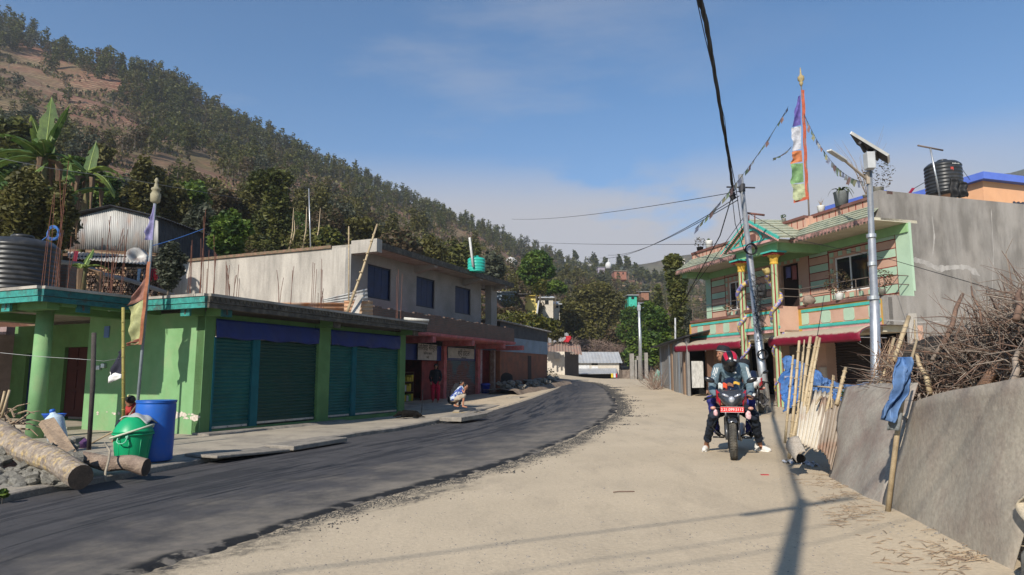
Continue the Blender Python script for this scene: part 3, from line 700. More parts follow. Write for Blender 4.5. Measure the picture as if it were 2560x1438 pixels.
# salt-peeled plaster patches low on the side wall
rn = random.Random(8); m_peel = mat('bare lime patch', (.55, .50, .42), (.4, .33, .28), scale=20)
for vc, n, sp_, sz in ((.45, 16, .4, .07), (1.3, 8, .3, .035), (2.6, 12, .8, .03)):
    mb = MB()
    for i in range(n):
        v0 = vc+rn.uniform(-sp_, sp_); zc = .58+rn.uniform(-.05, .05); s_ = sz*rn.uniform(.3, 1.2)
        k = 9; mb.add([(-.003-.0003*i, v0+s_*1.6*math.cos(a*6.283/k)*(.5+rn.random()), zc+s_*.7*math.sin(a*6.283/k)*(.5+rn.random())) for a in range(k)], [tuple(range(k))[::-1]])
    tag(mb.build('peeling_plaster', m_peel, gs), 'lime patches where the green paint has flaked', kind='stuff')
def panel(name, x0, x1, z0, z1, m, y=.10, **k): 
    mb = MB(); shutter(mb, x0, x1, z0, z1, y, 0, **k); mb.box(x0, x1, y+.002, y+.03, z0, z1); mb.box(x0, x1, y-.03, y-.002, z0, z0+.13)
    return mb.build(name, m, gs)
zb, zt = .335, 2.44
for (a, b, m, z0) in ((u532, u632, m_shut, zb), (u650, u792, m_shut2, zb+.03), (u822, u882, m_shut, .37), (u893, u1000, m_shut, .37)):
    s_ = panel('roller_shutter', a+.002, b-.002, z0, zt, m)
    mb = MB()
    for q in (.15, .5, .85): mb.box(lerp(a, b, q)-.05, lerp(a, b, q)+.05, .04, .068, z0+.03, z0+.06)
    mb.box(a+.04, b-.04, .068, .072, z0+.02, z0+.07); mb.build('lock', m_metal, s_)
m_tp = mat('dark teal frame paint', (.006, .10, .12), fine=.1)
for (a, b, y0, z0) in ((u632, u650, .03, zb), (u882, u893, .03, .37), (u532-.03, u532+.03, -.012, zb-.03)): mb = MB(); mb.box(a, b, y0, .12, z0, zt); mb.build('shutter_post', m_tp, gs)
for a, b in ((u532, u792), (u822, u1000)):
    mb = MB(); n = 24
    def fn(u, v): 
        sag = .025*math.sin(u*math.pi*5+1)*(1-v)
        fold = .03*max(0, math.sin(u*14+v*1.5))**8*(1-v)
        return Vector((lerp(a, b, u), -.03+.03*v-sag*.6+fold, lerp(zt-.02+.02*math.sin(u*20), 2.86, v)))
    mb.grid(fn, 60, 8); mb.build('shutter_box', m_bluec, gs, smooth=True, solid=.02)
# roof slab outline in (u, v)
def roofuv(px, py, z=3.25):
    p = PZ(px, py, z); d = Vector((p.x-gO.x, p.y-gO.y)); return d.dot(Vector((U.x, U.y))), d.dot(Vector((V.x, V.y)))
c1, c2, c3, c4, c5 = roofuv(103, 716), roofuv(335, 742), roofuv(370, 746), roofuv(502, 735), roofuv(1056, 804)
print('roof', c1, c2, c3, c4, c5)
uc, up, vf, vpn = (c3[0]+c4[0])/2, c1[0], -.58, (c1[1]+c2[1])/2; ue = LG+.3; rs0 = len(gs.children)
poly = [(up, 13), (up, vpn), (uc, vpn), (uc, vf), (ue, vf), (ue, 9), (.5, 9), (.5, 13)]
mb = MB(); mb.prism(poly, (0, 0, 3.10), (1, 0, 0), (0, 1, 0), (0, 0, 1), .2, 0)
mb.build('roof_slab', m_conc, gs, bevel=.01)
mb = MB()
def fascia(mb, a, b, mi, z0=3.02, z1=3.30, t=.06, lip=True):
    a = Vector((*a, 0)); b = Vector((*b, 0)); d = (b-a).normalized(); n = Vector((d.y, -d.x, 0))
    for (zz0, zz1, tt) in ((z0, z0+.10, t), (z0+.115, z1-.03, t+.015)):
        mb.hexa([(p.x+n.x*o, p.y+n.y*o, zz) for zz in (zz0, zz1) for p, o in ((a, .002), (b, .002), (b, tt), (a, tt))], mi)
    mb.hexa([(p.x+n.x*o, p.y+n.y*o, zz) for zz in (z1-.03+.002, z1+.03) for p, o in ((a, -.3), (b, -.3), (b, t+.04), (a, t+.04))], 2)
E = 1
fascia(mb, (up, vpn), (uc-.06, vpn), 1); fascia(mb, (uc, vf), (ue, vf), 3); fascia(mb, (up, 13), (up, vpn), 0); fascia(mb, (uc, vpn), (uc, vf), 0); fascia(mb, (ue, vf), (ue, 9), 3)
mb.build('roof_edge', [m_teal, m_teald, m_conc, m_slab], gs)
mb = MB()   # scalloped drip edge of little triangles
x = uc
while x < ue-.1:
    mb.add([(x, vf-.085, 3.28), (x+.11, vf-.085, 3.28), (x+.055, vf-.085, 3.17)], [(0, 1, 2)]); x += .13
mb.build('scallop_trim', mat('faded rust scallops', (.10, .085, .06), (.06, .05, .04)), gs, solid=.012)
# beams under the overhang with V shaped teal ends
def beam(u0, u1, v0, v1, zt=3.10, zb_=2.83, m=m_greend): mb = MB(); mb.box(u0, u1, v0, v1, zb_, zt); mb.build('beam', m, gs, bevel=.01)
for uu in (.12, u792+.12, LG-.2): beam(uu-.12, uu+.12, vf+.12, 0)
for vv in (.15, ): beam(uc+.12, 0, vv-.12, vv+.14)
beam(up+.12, .0, 2.5, 2.76); beam(up+.12, .0, 5.6, 5.85); 
mb = MB(); mb.box(up+.2, up+.45, vpn+.12, 12, 2.83, 3.1); mb.box(up+.45, 0, vpn+.05, vpn+.16, 2.9, 3.1); mb.build('beam', m_greend, gs)
def vend(u, v, along, m):
    pl = [(-.14, 3.09), (.14, 3.09), (.14, 2.80), (-.14, 2.80)]; mb = MB()
    if along == 'u': mb.prism(pl, (u, v, 0), (1, 0, 0), (0, 0, 1), (0, 1, 0), .05, 0); mb.prism([(-.1, 3.2), (-.03, 3.2), (.02, 2.84), (-.02, 2.84)], (u, v-.008, 0), (1, 0, 0), (0, 0, 1), (0, 1, 0), .01, 1)
    else: mb.prism(pl, (u, v, 0), (0, 1, 0), (0, 0, 1), (1, 0, 0), .05, 0); mb.prism([(-.1, 3.2), (-.03, 3.2), (.02, 2.84), (-.02, 2.84)], (u-.008, v, 0), (0, 1, 0), (0, 0, 1), (1, 0, 0), .01, 1)
    mb.build('bracket', [m, m_slab], gs)
for uu, mm in ((.12, m_teald), (u792+.12, m_slab), (LG-.2, m_slab)): vend(uu, vf+.06, 'u', mm)
for vv in (.15,): vend(uc+.06, vv, 'v', m_teal)
for vv in (2.63, 5.7): vend(up+.06, vv, 'v', m_teal)
vend(up+.9, vpn+.04, 'u', m_teald)
for o_ in list(gs.children)[rs0:]: o_.location.z = -.07
# round porch column
cv, cz = side(103, 900, -1.9); mb = MB(); mb.lathe([(.17, .03), (.165, 2.9)], 28, (-1.9, cv, 0)); mb.build('column', m_green, gs, smooth=True)
mb = MB(); D0 = vd1-1.0; D1 = vd1; mb.box(RC+.10, RC+.14, D0, D1, .35, 2.35)
for i in range(2):
    for j in range(3): mb.box(RC+.08, RC+.0999, lerp(D0, D1, .12+.42*i), lerp(D0, D1, .46+.42*i), .55+.6*j, 1.05+.6*j)
mb.build('door', mat('dark maroon door paint', (.055, .012, .01), fine=.1), gs)
mb = MB(); mb.box(RC+.10, RC+.14, vb0+.002, vb1-.002, .3, 2.2); 
for j in range(3): mb.box(RC+.08, RC+.0999, vb0+.08, vb1-.08, .45+.55*j, .9+.55*j)
mb.build('door', mat('dark blue door paint', (.008, .025, .07), fine=.1), gs)
mb = MB(); 
for vv in (2.2, 4.4): mb.box(-1.2, 0, vv, vv+.01, 3.09, 3.099)
mb.ell((-.9, 2.0, 2.98), .045); mb.ell((-.9, 3.8, 2.98), .045); mb.build('light_bulb', m_white, gs)
for pz_, n in ((2.95, 7),):
    mb = MB()
    for i in range(n): mb.ell((.6+i*1.1, vf+.25, 3.06), .025, seg=8, rings=6)
    mb.build('light_bulb', m_white, gs)
# starter bars: rusty rebar left standing on the roof over each column
rebar_n = 0
def rebars(px, py, n, hmin, hmax, spread, Y, seed, bend=.12):
    rr = random.Random(seed); p = PZ(px, py, 3.3)
    for i in range(n):
        a = rr.random()*6.28; b = p+Vector((math.cos(a)*spread, math.sin(a)*spread, -.05)); h = rr.uniform(hmin, hmax)
        d = Vector((rr.uniform(-bend, bend), rr.uniform(-bend, bend), 0)); mb = MB()
        mb.tube([b, b+Vector((0, 0, h*.5))+d*h*.3, b+Vector((0, 0, h))+d*h], .0065, 5); mb.build('rebar', m_rust, gs, wld=True)
for q in [(120, 717, 4, 1.2, 3.0, .14, 0, 1, .06), (138, 720, 4, 1.2, 2.6, .12, 0, 2, .06), (160, 724, 3, .8, 1.6, .1, 0, 3), (258, 728, 5, 1.0, 1.8, .15, 0, 4), (290, 731, 5, .9, 1.7, .13, 0, 5), (480, 730, 4, .5, 1.3, .16, 0, 6), (518, 728, 7, .8, 1.9, .14, 0, 7, .05), (548, 735, 4, .4, .8, .3, 0, 8), (578, 742, 5, .5, 1.1, .12, 0, 9, .04),
          (596, 742, 3, .2, .5, .2, 0, 10), (712, 757, 5, .3, 1.0, .15, 0, 11), (790, 768, 6, .8, 1.5, .14, 0, 12, .04), (800, 770, 4, .4, .7, .15, 0, 13), (992, 795, 5, .5, 1.9, .14, 0, 14, .03)]: rebars(*q)
# electric meter, small paper, hung string on the porch wall
mb = MB(); vm, zm = side(268, 830, 0); mb.box(-.02, 0, vm-.09, vm+.09, zm-.14, zm+.14); mb.build('notice', mat('blue paper notice', (.12, .2, .42), fine=.1), gs)
mb = MB(); 
for (a, b) in ((250, 920), (262, 915)): vm, zm = side(a, b, 0); mb.box(-.07, 0, vm-.06, vm+.06, zm-.05, zm+.06)
mb.build('switch_box', m_metal, gs, bevel=.01)

# ================================================================ GREY HOUSE WITH PINK SHOPFRONT
off = 3.7
BO = Vector((gO.x, gO.y, 0))-Vector((U.x, U.y, 0))*0
Bp = PZ(1111, 1001, .35); 
vB = (Vector((Bp.x-gO.x, Bp.y-gO.y)).dot(Vector((V.x, V.y))))
p875 = onv(880, 640, gO, U, V, vB); print('grey', vB, p875, onv(1203, 760, gO, U, V, vB))
gh = empty('grey_house', 'two storey bare cement house with blue windows above a pink shopfront', 'house', (gO.x, gO.y, 0), GA)
gb = lambda px, py, v=0.0: onv(px, py, gO, U, V, vB+v)
m_nv2 = mat('dark blue window shutter', (.005, .016, .075), (.004, .011, .05), rough=.45, fine=.1)
u0 = gb(878, 640)[0]; u1 = gb(1203, 760)[0]; zr = 6.22
wins = [(gb(919, 700)[0], gb(978, 700)[0]), (gb(1041, 730)[0], gb(1087, 730)[0]), (gb(1138, 750)[0], gb(1177, 750)[0])]
zw = (gb(948, 752)[1]+gb(1064, 769)[1]+gb(1158, 783)[1])/3; zwt = (gb(948, 668)[1]+gb(1064, 698)[1]+gb(1158, 715)[1])/3
print('grey u', u0, u1, wins, zw, zwt, 'roof', gb(935, 600, -1)[1], gb(1285, 707, -1)[1])
mb = MB(); e = [u0]+[q for w_ in wins for q in w_]+[u1]
mb.box(u0, u1, vB, vB+.25, 3.3, zw, 0); mb.box(u0, u1, vB, vB+.25, zwt, zr, 0)
for i in range(0, len(e), 2): mb.box(e[i], e[i+1], vB+.001, vB+.249, zw, zwt, 0)
mb.build('wall', m_concg, gh)
mb = MB(); mb.box(u0-.004, u0+.25, vB+.25, vB+9.3, .1, zr+.05); mb.box(u0+.25, u1, vB+9, vB+9.3, .1, zr); mb.box(u1-.25, u1, vB+.25, vB+9, .1, zr); mb.build('wall', m_concl, gh)
mb = MB(); mb.box(u0-.08, u0+.3, vB+.9, vB+9.6, zr+.05, zr+.16); mb.build('wall_coping', mat('mossy brick coping', (.22, .13, .09), (.12, .10, .06), scale=8, bump=.8), gh)
for a, b in wins:
    mb = MB(); t = .06
    mb.box(a, b, vB+.05, vB+.13, zw, zw+t, 0); mb.box(a, b, vB+.05, vB+.13, zwt-t, zwt, 0); mb.box(a, a+t, vB+.05, vB+.13, zw+t, zwt-t, 0); mb.box(b-t, b, vB+.05, vB+.13, zw+t, zwt-t, 0)
    f = mb.build('window', m_navy, gh); n = 3
    mb = MB(); 
    for i in range(n): mb.box(lerp(a+t, b-t, i/n)+.008, lerp(a+t, b-t, (i+1)/n)-.008, vB+.09, vB+.115, zw+t, zwt-t, 0)
    mb.build('window_shutter', m_nv2, f); mb = MB(); mb.box(a+.001, b-.001, vB+.14, vB+.2, zw, zwt); mb.build('pane', m_black, f)
# roof slab with overhang, beams, gutter edge
uA = gb(905, 600, -1.0)[0]; uE = gb(1283, 710, -1.0)[0]
mb = MB(); mb.hexa([(u0, vB+9.4, zr+.002), (uE, vB+9.4, zr), (uE, vB-1.0, zr), (u0, vB-1.0, zr), (u0, vB+9.4, zr+.14), (uE, vB+9.4, zr+.14), (uE, vB-1.0, zr+.14), (u0, vB-1.0, zr+.14)])
mb.build('roof_slab', m_conc, gh)
mb = MB(); mb.box(u0+.3, uE+.02, vB-1.06, vB-1.0, zr-.04, zr+.2, 0); mb.box(uE, uE+.05, vB-1.0, vB+3, zr-.04, zr+.2, 0); mb.build('roof_edge', m_slab, gh)
mb = MB(); mb.box(u0-.02, u0+.32, vB-1.15, vB+.0, zr-.22, zr+.27); mb.build('roof_edge', m_concl, gh)
for uu in (gb(1010, 640)[0]+1.0, gb(1130, 680)[0]+1.2, gb(1203, 700)[0]+1.0):
    mb = MB(); mb.hexa([(uu-.14, vB-.98, zr-.12), (uu+.14, vB-.98, zr-.12), (uu+.14, vB, zr-.34), (uu-.14, vB, zr-.34), (uu-.14, vB-.98, zr), (uu+.14, vB-.98, zr), (uu+.14, vB, zr), (uu-.14, vB, zr)]); mb.build('beam', m_concg, gh)
uc1 = gb(1231, 800, -.2)[0]; mb = MB(); mb.box(uc1-.35, uc1+.35, vB-.3, vB+.05, 3.35, zr); mb.build('column', m_concg, gh)
# brick parapet on the projecting slab
vP = vB-1.5; bpx = lambda px, py: onv(px, py, gO, U, V, vP)
ub0, ub1 = bpx(905, 800)[0], bpx(1286, 840)[0]; zbt, zbb = bpx(1285, 822)[1], bpx(1285, 856)[1]; print('brick', ub0, ub1, zbt, zbb, bpx(935, 770)[1])
zbt = 3.88; zbb = 3.2
mb = MB(); mb.box(ub0, ub1, vP, vP+.12, zbb, zbt); mb.box(ub0, ub0+.12, vP+.12, vB, zbb, zbt); mb.box(ub1-.12, ub1, vP+.12, vB+2, zbb, zbt)
rn = random.Random(4)
x = ub0
while x < ub1-.3:
    if rn.random() < .6: mb.box(x, x+.21, vP+.01, vP+.11, zbt+.001, zbt+rn.choice((.03, .06)))
    x += .24
mb.build('brick_parapet', m_brickd, gh)
mb = MB(); mb.box(ub0, ub1+.0, vP-.02, vB+.2, 3.06, zbb-.001); mb.box(ub0, ub1+.02, vP-.07, vP-.021, 3.10, 3.2); mb.build('balcony_slab', m_pink, gh)
u1111, u1196, u1236 = gb(1111, 940)[0], gb(1196, 940)[0], gb(1236, 940)[0]
for uu in (u1111-3.6, u1111-.1, u1196-.2, u1236+.3):
    mb = MB(); mb.box(uu-.13, uu+.13, vP-.05, vB, 2.82, 3.059); mb.build('beam', m_pink, gh)
for uu in (u1111-3.6, u1111, u1196): mb = MB(); mb.box(uu-.14, uu+.14, vB-.05, vB+.25, .2, 2.83 if uu != u1111-3.6 else 2.83); mb.build('pillar', m_pink, gh, bevel=.01)
mb = MB(); mb.box(u1236-.08, u1236+.1, vB-.02, vB+.2, .2, 2.83); mb.build('pillar', mat('worn cream post', (.3, .24, .2), (.2, .12, .1), scale=5), gh)
mb = MB(); mb.box(u1111-3.6, u1236+1.0, vB-.9, vB+4, .05, .34); mb.build('porch_floor', m_walk, gh)
# shutter bay
mb = MB(); shutter(mb, u1111+.14, u1196-.14, .36, 2.2, vB+.12, 0, pitch=.09)
mb.build('roller_shutter', mat('two tone worn shutter', (.06, .10, .12), (.13, .06, .05), scale=.55, lo=.45, hi=.5, fine=.15, rough=.5), gh)
mb = MB(); mb.box(u1111+.14, u1196-.14, vB+.10, vB+.2, 2.2, 2.83); mb.build('lintel', m_bluec, gh)
mb = MB(); mb.box(u1111-3.5, u1111-.14, vB+.10, vB+.2, 2.15, 2.83); mb.build('lintel', m_bluec, gh)
def sign(u0_, u1_, z0, z1, y, lines, bgm, fgm, parent, name='shop_sign'):
    mb = MB(); mb.box(u0_, u1_, y-.03, y, z0, z1); s_ = mb.build(name, bgm, parent)
    for txt, zc, h, uc_ in lines:
        textmesh(txt, h, .002, fgm, s_, (uc_, y-.034, zc), (R(90), 0, 0)); continue
    return s_
m_sgn = mat('faded white sign board', (.42, .40, .37), (.3, .29, .27), scale=3, fine=.08); m_ink = mat('dark sign ink', (.02, .02, .025), fine=0)
a, b = gb(1045, 870)[0], gb(1092, 870)[0]
sign(a, b, 2.16, 2.86, vB+.02, [('सिलाई सेन्टर', 2.70, .34, (a+b)/2), ('किराना पसल', 2.45, .14, (a+b)/2), ('टाकुरे', 2.28, .11, (a+b)/2)], m_sgn, m_ink, gh)
a, b = gb(1122, 880)[0], gb(1187, 880)[0]
sg = sign(a, b, 2.24, 2.80, vB+.06, [('श्री होटल', 2.55, .34, (a+b)/2+.2), ('एण्ड लज', 2.33, .12, (a+b)/2+.2)], m_sgn, m_ink, gh)
mb = MB(); mb.box(a, b, vB+.015, vB+.03, 2.25, 2.30); mb.build('stripe', m_bluec, sg)
# open shop interior
mb = MB(); mb.box(u1111-3.5, u1111-.14, vB+2.2, vB+2.3, .34, 2.83, 0); mb.box(u1111-.2, u1111-.14, vB+.3, vB+2.2, .34, 2.83, 0); mb.box(u1111-3.6, u1111-3.5, vB+.3, vB+2.2, .34, 2.83, 0); mb.box(u1111-3.5, u1111-.14, vB+.2, vB+2.3, 2.7, 2.83, 1)
mb.build('shop_interior', [m_reddk, m_black], gh)
mb = MB(); mb.box(u1111-1.5, u1111-.2, vB+.30, vB+.36, .34, 2.15); mb.build('door', m_reddk, gh)
sh = empty('goods_shelf', 'wooden shelf of colourful goods standing in the open pink shopfront', 'shelf', tuple(LF(gO, u1111-2.6, vB+.5, .35)), GA)
mb = MB(); 
for zz in (0, .42, .84, 1.26): mb.box(-.75, .75, 0, .4, zz, zz+.03)
for xx in (-.78, -.02, .75): mb.box(xx, xx+.03, 0, .4, 0, 1.3)
mb.build('rack', mat('brown shelf wood', (.10, .05, .03)), sh)
gcol = [mat('goods '+n, c, fine=.2) for n, c in (('yellow', (.45, .33, .03)), ('green', (.12, .3, .06)), ('pink', (.35, .12, .12)), ('pale', (.4, .36, .33)), ('blue', (.05, .09, .2)))]
rn = random.Random(11)
for k in range(3):
    for x in range(8):
        if rn.random() < .12: continue
        mb = MB(); x0 = -.73+x*.185; h = rn.uniform(.18, .34); mb.box(x0, x0+.16, -.02, .3, .03+.42*k, .03+.42*k+h); mb.build('goods_packet', gcol[(0 if x > 4 and k > 0 else rn.randrange(5))], sh, bevel=.02)
# doorway bay with poster panel and blue bin
mb = MB(); mb.box(u1196+.14, u1236+1.0, vB+.5, vB+.6, .34, 2.83, 0); mb.build('wall', m_reddk, gh)
mb = MB(); mb.box(u1196+.95, u1196+1.25, vB+.40, vB+.48, .34, 2.83); mb.build('poster_panel', mat('flaking posters', (.42, .35, .36), (.3, .2, .22), scale=5, fine=.3), gh)
mb = MB(); mb.lathe([(.19, 0), (.24, .62), (.26, .63), (.26, .68), (.2, .74)], 18); o = one(mb, 'dust_bin', mat('blue plastic bin', (.005, .03, .30), rough=.35), 'tall blue plastic bin in the doorway of the pink shopfront', 'bin', (0, 0, 0), smooth=True); o.location = LF(gO, u1196+.62, vB-.1, .35)
# pipe and loose sheets on the terrace between the two buildings
mb = MB(); a = P(1010, 797, 23.5); b = P(1072, 802, 23.8); mb.tube([a, b], .055, 10); one(mb, 'pipe', mat('dusty white pipe', (.5, .48, .43)), 'short white pipe sticking out over the end of the green shop roof', 'pipe', tuple(a), smooth=True)
def panel4(pts, waves, amp, name, m, label, cat, bow=None, group=None, solid=.012, nv=4):
    a = Vector(pts[0]); mb = MB(); corr(mb, *pts, waves, amp, nv=nv, bow=bow); return one(mb, name, m, label, cat, tuple(a), group=group, smooth=True, solid=solid)
m_rt = mat('rusting corrugated tin', (.42, .30, .20), (.34, .13, .05), scale=.9, st=(1, 1, 1), rough=.6, metal=.2, dirt=(.40, .38, .34), damt=.7, dscale=1.4)
panel4([P(700, 800, 19.5), P(700, 757, 19.5), P(908, 757, 21.8), P(908, 800, 21.8)], 4, .025, 'tin_sheet', m_rt, 'long rusting corrugated sheet standing along the green shop roof', 'metal sheet', group='rusty tin sheets on the green shop roof')
panel4([P(860, 802, 20.3), P(860, 752, 20.3), P(932, 752, 20.6), P(932, 802, 20.6)], 5, .022, 'tin_sheet', m_rt, 'orange rusted corrugated sheet under the first blue window', 'metal sheet', group='rusty tin sheets on the green shop roof')
panel4([P(800, 760, 22.3), P(800, 750, 22.3), P(918, 722, 22.8), P(920, 752, 22.8)], 3, .02, 'tin_sheet', m_tin, 'grey corrugated sheet leaning highest on the roof stack', 'metal sheet', group='rusty tin sheets on the green shop roof')
mb = MB(); mb.hexa([P(875, 785, 19.8), P(897, 786, 19.8), P(897, 786, 19.85), P(875, 785, 19.85), P(893, 737, 20.3), P(908, 737, 20.3), P(908, 737, 20.35), P(893, 737, 20.35)]); one(mb, 'board', m_concl, 'narrow pale board leaning against the rusty roof sheets', 'board', tuple(P(885, 785, 19.8)))
def pole(name, pts, r, m, label, cat='pole', group=None, n=8, nodes=0):
    pts = [Vector(p) for p in pts]; mb = MB(); mb.tube(pts, r, n)
    if nodes:
        a, b = pts[0], pts[-1]; rr_ = r if not isinstance(r, (list, tuple)) else r[0]
        for i in range(1, nodes): c = a.lerp(b, i/nodes+.02*math.sin(i*3)); d = (b-a).normalized()*.008; mb.tube([c-d, c+d], rr_*1.18, n)
    return one(mb, name, m, label, cat, tuple(pts[0]), group=group, smooth=True)
pole('bamboo_pole', [P(868, 780, 19.6), P(905, 680, 20.1), P(943, 561, 20.6)], [.045, .04, .03], m_bamb, 'long bamboo pole leaning over the corner of the grey house roof', nodes=9)
pole('bamboo_pole', [P(872, 780, 22), P(872, 566, 22)], [.025, .02], m_bamb, 'thin upright stick at the corner of the grey house', nodes=4)
pole('steel_post', [P(777, 640, 30), P(772, 472, 30.2)], [.03, .025], m_metal, 'thin grey post rising behind the cement side wall', 'post')
pole('bamboo_pole', [P(1183, 668, 31), P(1174, 594, 31)], [.06, .055], mat('grey white post', (.5, .5, .48)), 'short pale post standing beside the teal roof tank')
# teal tank on grey roof
def rtank(p, r, h, m, name, label, ribs=8):
    pr = [(r, 0)]
    for i in range(ribs):
        z0 = h*.86*i/ribs; z1 = h*.86*(i+1)/ribs; d = z1-z0; pr += [(r*.975, z0+d*.15), (r*.975, z0+d*.45), (r*1.01, z0+d*.6), (r*1.01, z0+d*.9)]
    pr += [(r*.97, h*.88), (r*.8, h*.955), (r*.35, h*.985), (r*.34, h), (r*.0+.01, h+.01)]
    mb = MB(); mb.lathe(pr, 36); e = empty(name, label, 'water tank', tuple(p)); b = mb.build('tank_body', m, e, smooth=True)
    mb = MB(); mb.lathe([(r*.30, h), (r*.30, h+.06), (r*.26, h+.08)], 20); mb.build('lid', m, e, smooth=True); return e
m_tealt = mat('teal water tank plastic', (.03, .42, .33), rough=.4, fine=.04)
p = P(1191, 676, 31.5); rtank((p.x, p.y, zr+.14), .42, .68, m_tealt, 'water_tank', 'small teal water tank on the grey house roof', 4)
# black tank on the green shop roof at the left edge
p = P(45, 720, 16.2); rtank((p.x, p.y, 3.2), .82, 1.62, m_tank, 'water_tank', 'large ribbed black water tank on the green shop roof', 12)
# stack of brick piece behind tank
mb = MB(); a = P(150, 716, 17.5); mb.box(a.x-.28, a.x+.28, a.y-.2, a.y+.2, 3.3, 4.35); one(mb, 'brick_pillar', m_brickd, 'short unfinished brick pillar beside the ribbed black tank', 'pillar', (a.x, a.y, 3.3))

# ================================================================ MUD BRICK AND TIN SHACK past the pink shop
vS = onv(1370, 900, gO, U, V, 0)[0]
sk = empty('tin_shack', 'mud walled shack with blue grey tin upper half beyond the pink shop', 'shack', (gO.x, gO.y, 0), GA)
vk = vB-.15
ka, kb = onv(1238, 880, gO, U, V, vk)[0]+.6, onv(1368, 880, gO, U, V, vk)[0]; print('shack', ka, kb, onv(1368, 830, gO, U, V, vk)[1], onv(1368, 945, gO, U, V, vk)[1])
zk = [onv(1368, q, gO, U, V, vk)[1] for q in (945, 887, 856, 830)]
mb = MB(); mb.box(ka, kb, vk, vk+.3, 0, zk[1]); mb.box(kb-.3, kb, vk+.3, vk+5, 0, zk[1]); mb.box(ka, ka+.3, vk+.3, vk+5, 0, zk[1]); mb.build('mud_wall', m_mud, sk)
mb = MB(); mb.box(lerp(ka, kb, .55), lerp(ka, kb, .62), vk-.02, vk+.05, .6, zk[1]-.15); mb.build('door', mat('dark plank door', (.05, .03, .025)), sk)
mb = MB(); k = 14; mb.add([(ka+.9+.85*math.cos(i*6.283/k), vk-.006, 1.15+.55*max(-1, min(.9, 1.5*math.sin(i*6.283/k)))*(.92+.08*math.cos(i*1.7))) for i in range(k)], [tuple(range(k))]); mb.build('broken_opening', m_black, sk)
mb = MB(); corr(mb, (ka, vk-.03, zk[1]), (kb, vk-.03, zk[1]), (kb, vk-.03, zk[2]), (ka, vk-.03, zk[2]), 60, .008, seg=4); corr(mb, (kb+.02, vk, zk[1]), (kb+.02, vk+5, zk[1]), (kb+.02, vk+5, zk[3]), (kb+.02, vk, zk[3]), 50, .008, seg=4); mb.build('tin_wall', m_tinb, sk, solid=.005)
mb = MB(); corr(mb, (ka, vk-.02, zk[2]), (kb, vk-.02, zk[2]), (kb, vk-.02, zk[3]), (ka, vk-.02, zk[3]+.15), 40, .012, seg=4); mb.build('tin_wall', m_tind, sk, solid=.005)
mb = MB(); corr(mb, (ka-.3, vk-.25, zk[3]+.18), (kb+.25, vk-.25, zk[3]), (kb+.25, vk+5.2, zk[3]+.35), (ka-.3, vk+5.2, zk[3]+.5), 34, .03, seg=5); mb.build('roof', m_tin, sk, smooth=True, solid=.012)
# rubble in front of the shack
m_rub = mat('grey rubble stone', (.22, .205, .185), (.13, .12, .11), scale=5, bump=.8, bs=20)
def stone_mesh(seed):
    mb = MB(); mb.ell((0, 0, 0), (1, .75, .55), seg=6, rings=4); rr = random.Random(seed)
    mb.v = [tuple(Vector(p)*(1+.7*noise.noise(Vector(p)*1.3+Vector((seed*3.1, 0, 0))))) for p in mb.v]; return mb
stp = []
for i in range(5): o = stone_mesh(i).build('stone', m_stone); stp.append(o); o.location = (0, -40, -50)
used_st = set()
def stone(p, s_, rr, label, group, m=None):
    k = rr.randrange(5); o = stp[k]
    if k in used_st: o = o.copy(); COL.objects.link(o)
    used_st.add(k); o.location = p; o.rotation_euler = (rr.uniform(-.5, .5), rr.uniform(-.5, .5), rr.random()*6.28); o.scale = (s_*rr.uniform(.8, 1.3), s_*rr.uniform(.8, 1.2), s_*rr.uniform(.7, 1.1)); return tag(o, label, 'stone', group)
rr = random.Random(77)
for i in range(70):
    t = rr.random(); uu = lerp(ka-1.2, kb+.6, t); vv = vk-rr.uniform(.1, 1.5)*(1-.45*t); p = LF(gO, uu, vv, 0); p.z = gz(p.x, p.y)+.15+.4*(1-abs(vv-vk+.5)/1.6)*rr.random()
    stone(p, rr.uniform(.12, .30), rr, 'rough grey stone in the rubble along the foot of the mud walled shack', 'rubble stones by the shack')
mb = MB(); 
mb.grid(lambda u, v: LF(gO, lerp(ka-2.2, kb+1.2, u), vk-2.1*(1-v)*(1-.35*u), gz(*LF(gO, lerp(ka-2, kb+1, u), vk-1, 0).xy)-.05+(.32 if 0 < v < 1.01 else 0)*(.8+.4*noise.noise(Vector((u*9, v*3, 0))))), 30, 6); tag(mb.build('earth_bank', mat('brown earth bank', (.24, .18, .13), (.15, .11, .08), bump=.6), smooth=True), 'low earth bank with rubble', kind='structure')
rr = random.Random(5); tree('bush', 'small dark green bush at the far corner of the mud walled shack', 'bush', tuple(G(1372, 962)+Vector((0, .6, 0))), [((0, 0, .5), (.7, .6, .6)), ((-.5, .2, .4), (.5, .4, .4))], 500, .06, 'dark', 9, .5, .03)
# ================================================================ TIN SHED AND YARD BEHIND THE GREEN SHOP
sd = empty('tin_shed', 'old gabled shed of weathered tin sheets behind the green shop roof', 'shed', tuple(P(170, 660, 29)), 0)
a, b = P(172, 622, 29.5), P(395, 632, 29.5); ae, be, ap = P(178, 548, 29.5), P(395, 545, 29.5), P(283, 519, 29.5)
mb = MB()
def fn(u, v):
    lo = a.lerp(b, u); te = .48; hi = ae.lerp(ap, u/te) if u < te else ap.lerp(be, (u-te)/(1-te)); p = lo.lerp(hi, v)
    return p+Vector((0, -.018*math.sin(u*46*6.283), 0))
mb.grid(fn, 276, 2); mb.build('front_wall', m_tin, sd, smooth=True, wld=True, solid=.01)
lv = Vector((.155, 1, 0))*4.9; lv2 = Vector((.155, 1, 0))*5.2
mb = MB(); corr(mb, b, b+lv, be+lv, be, 40, .015, seg=5); mb.build('side_wall', m_tind, sd, wld=True, solid=.01)
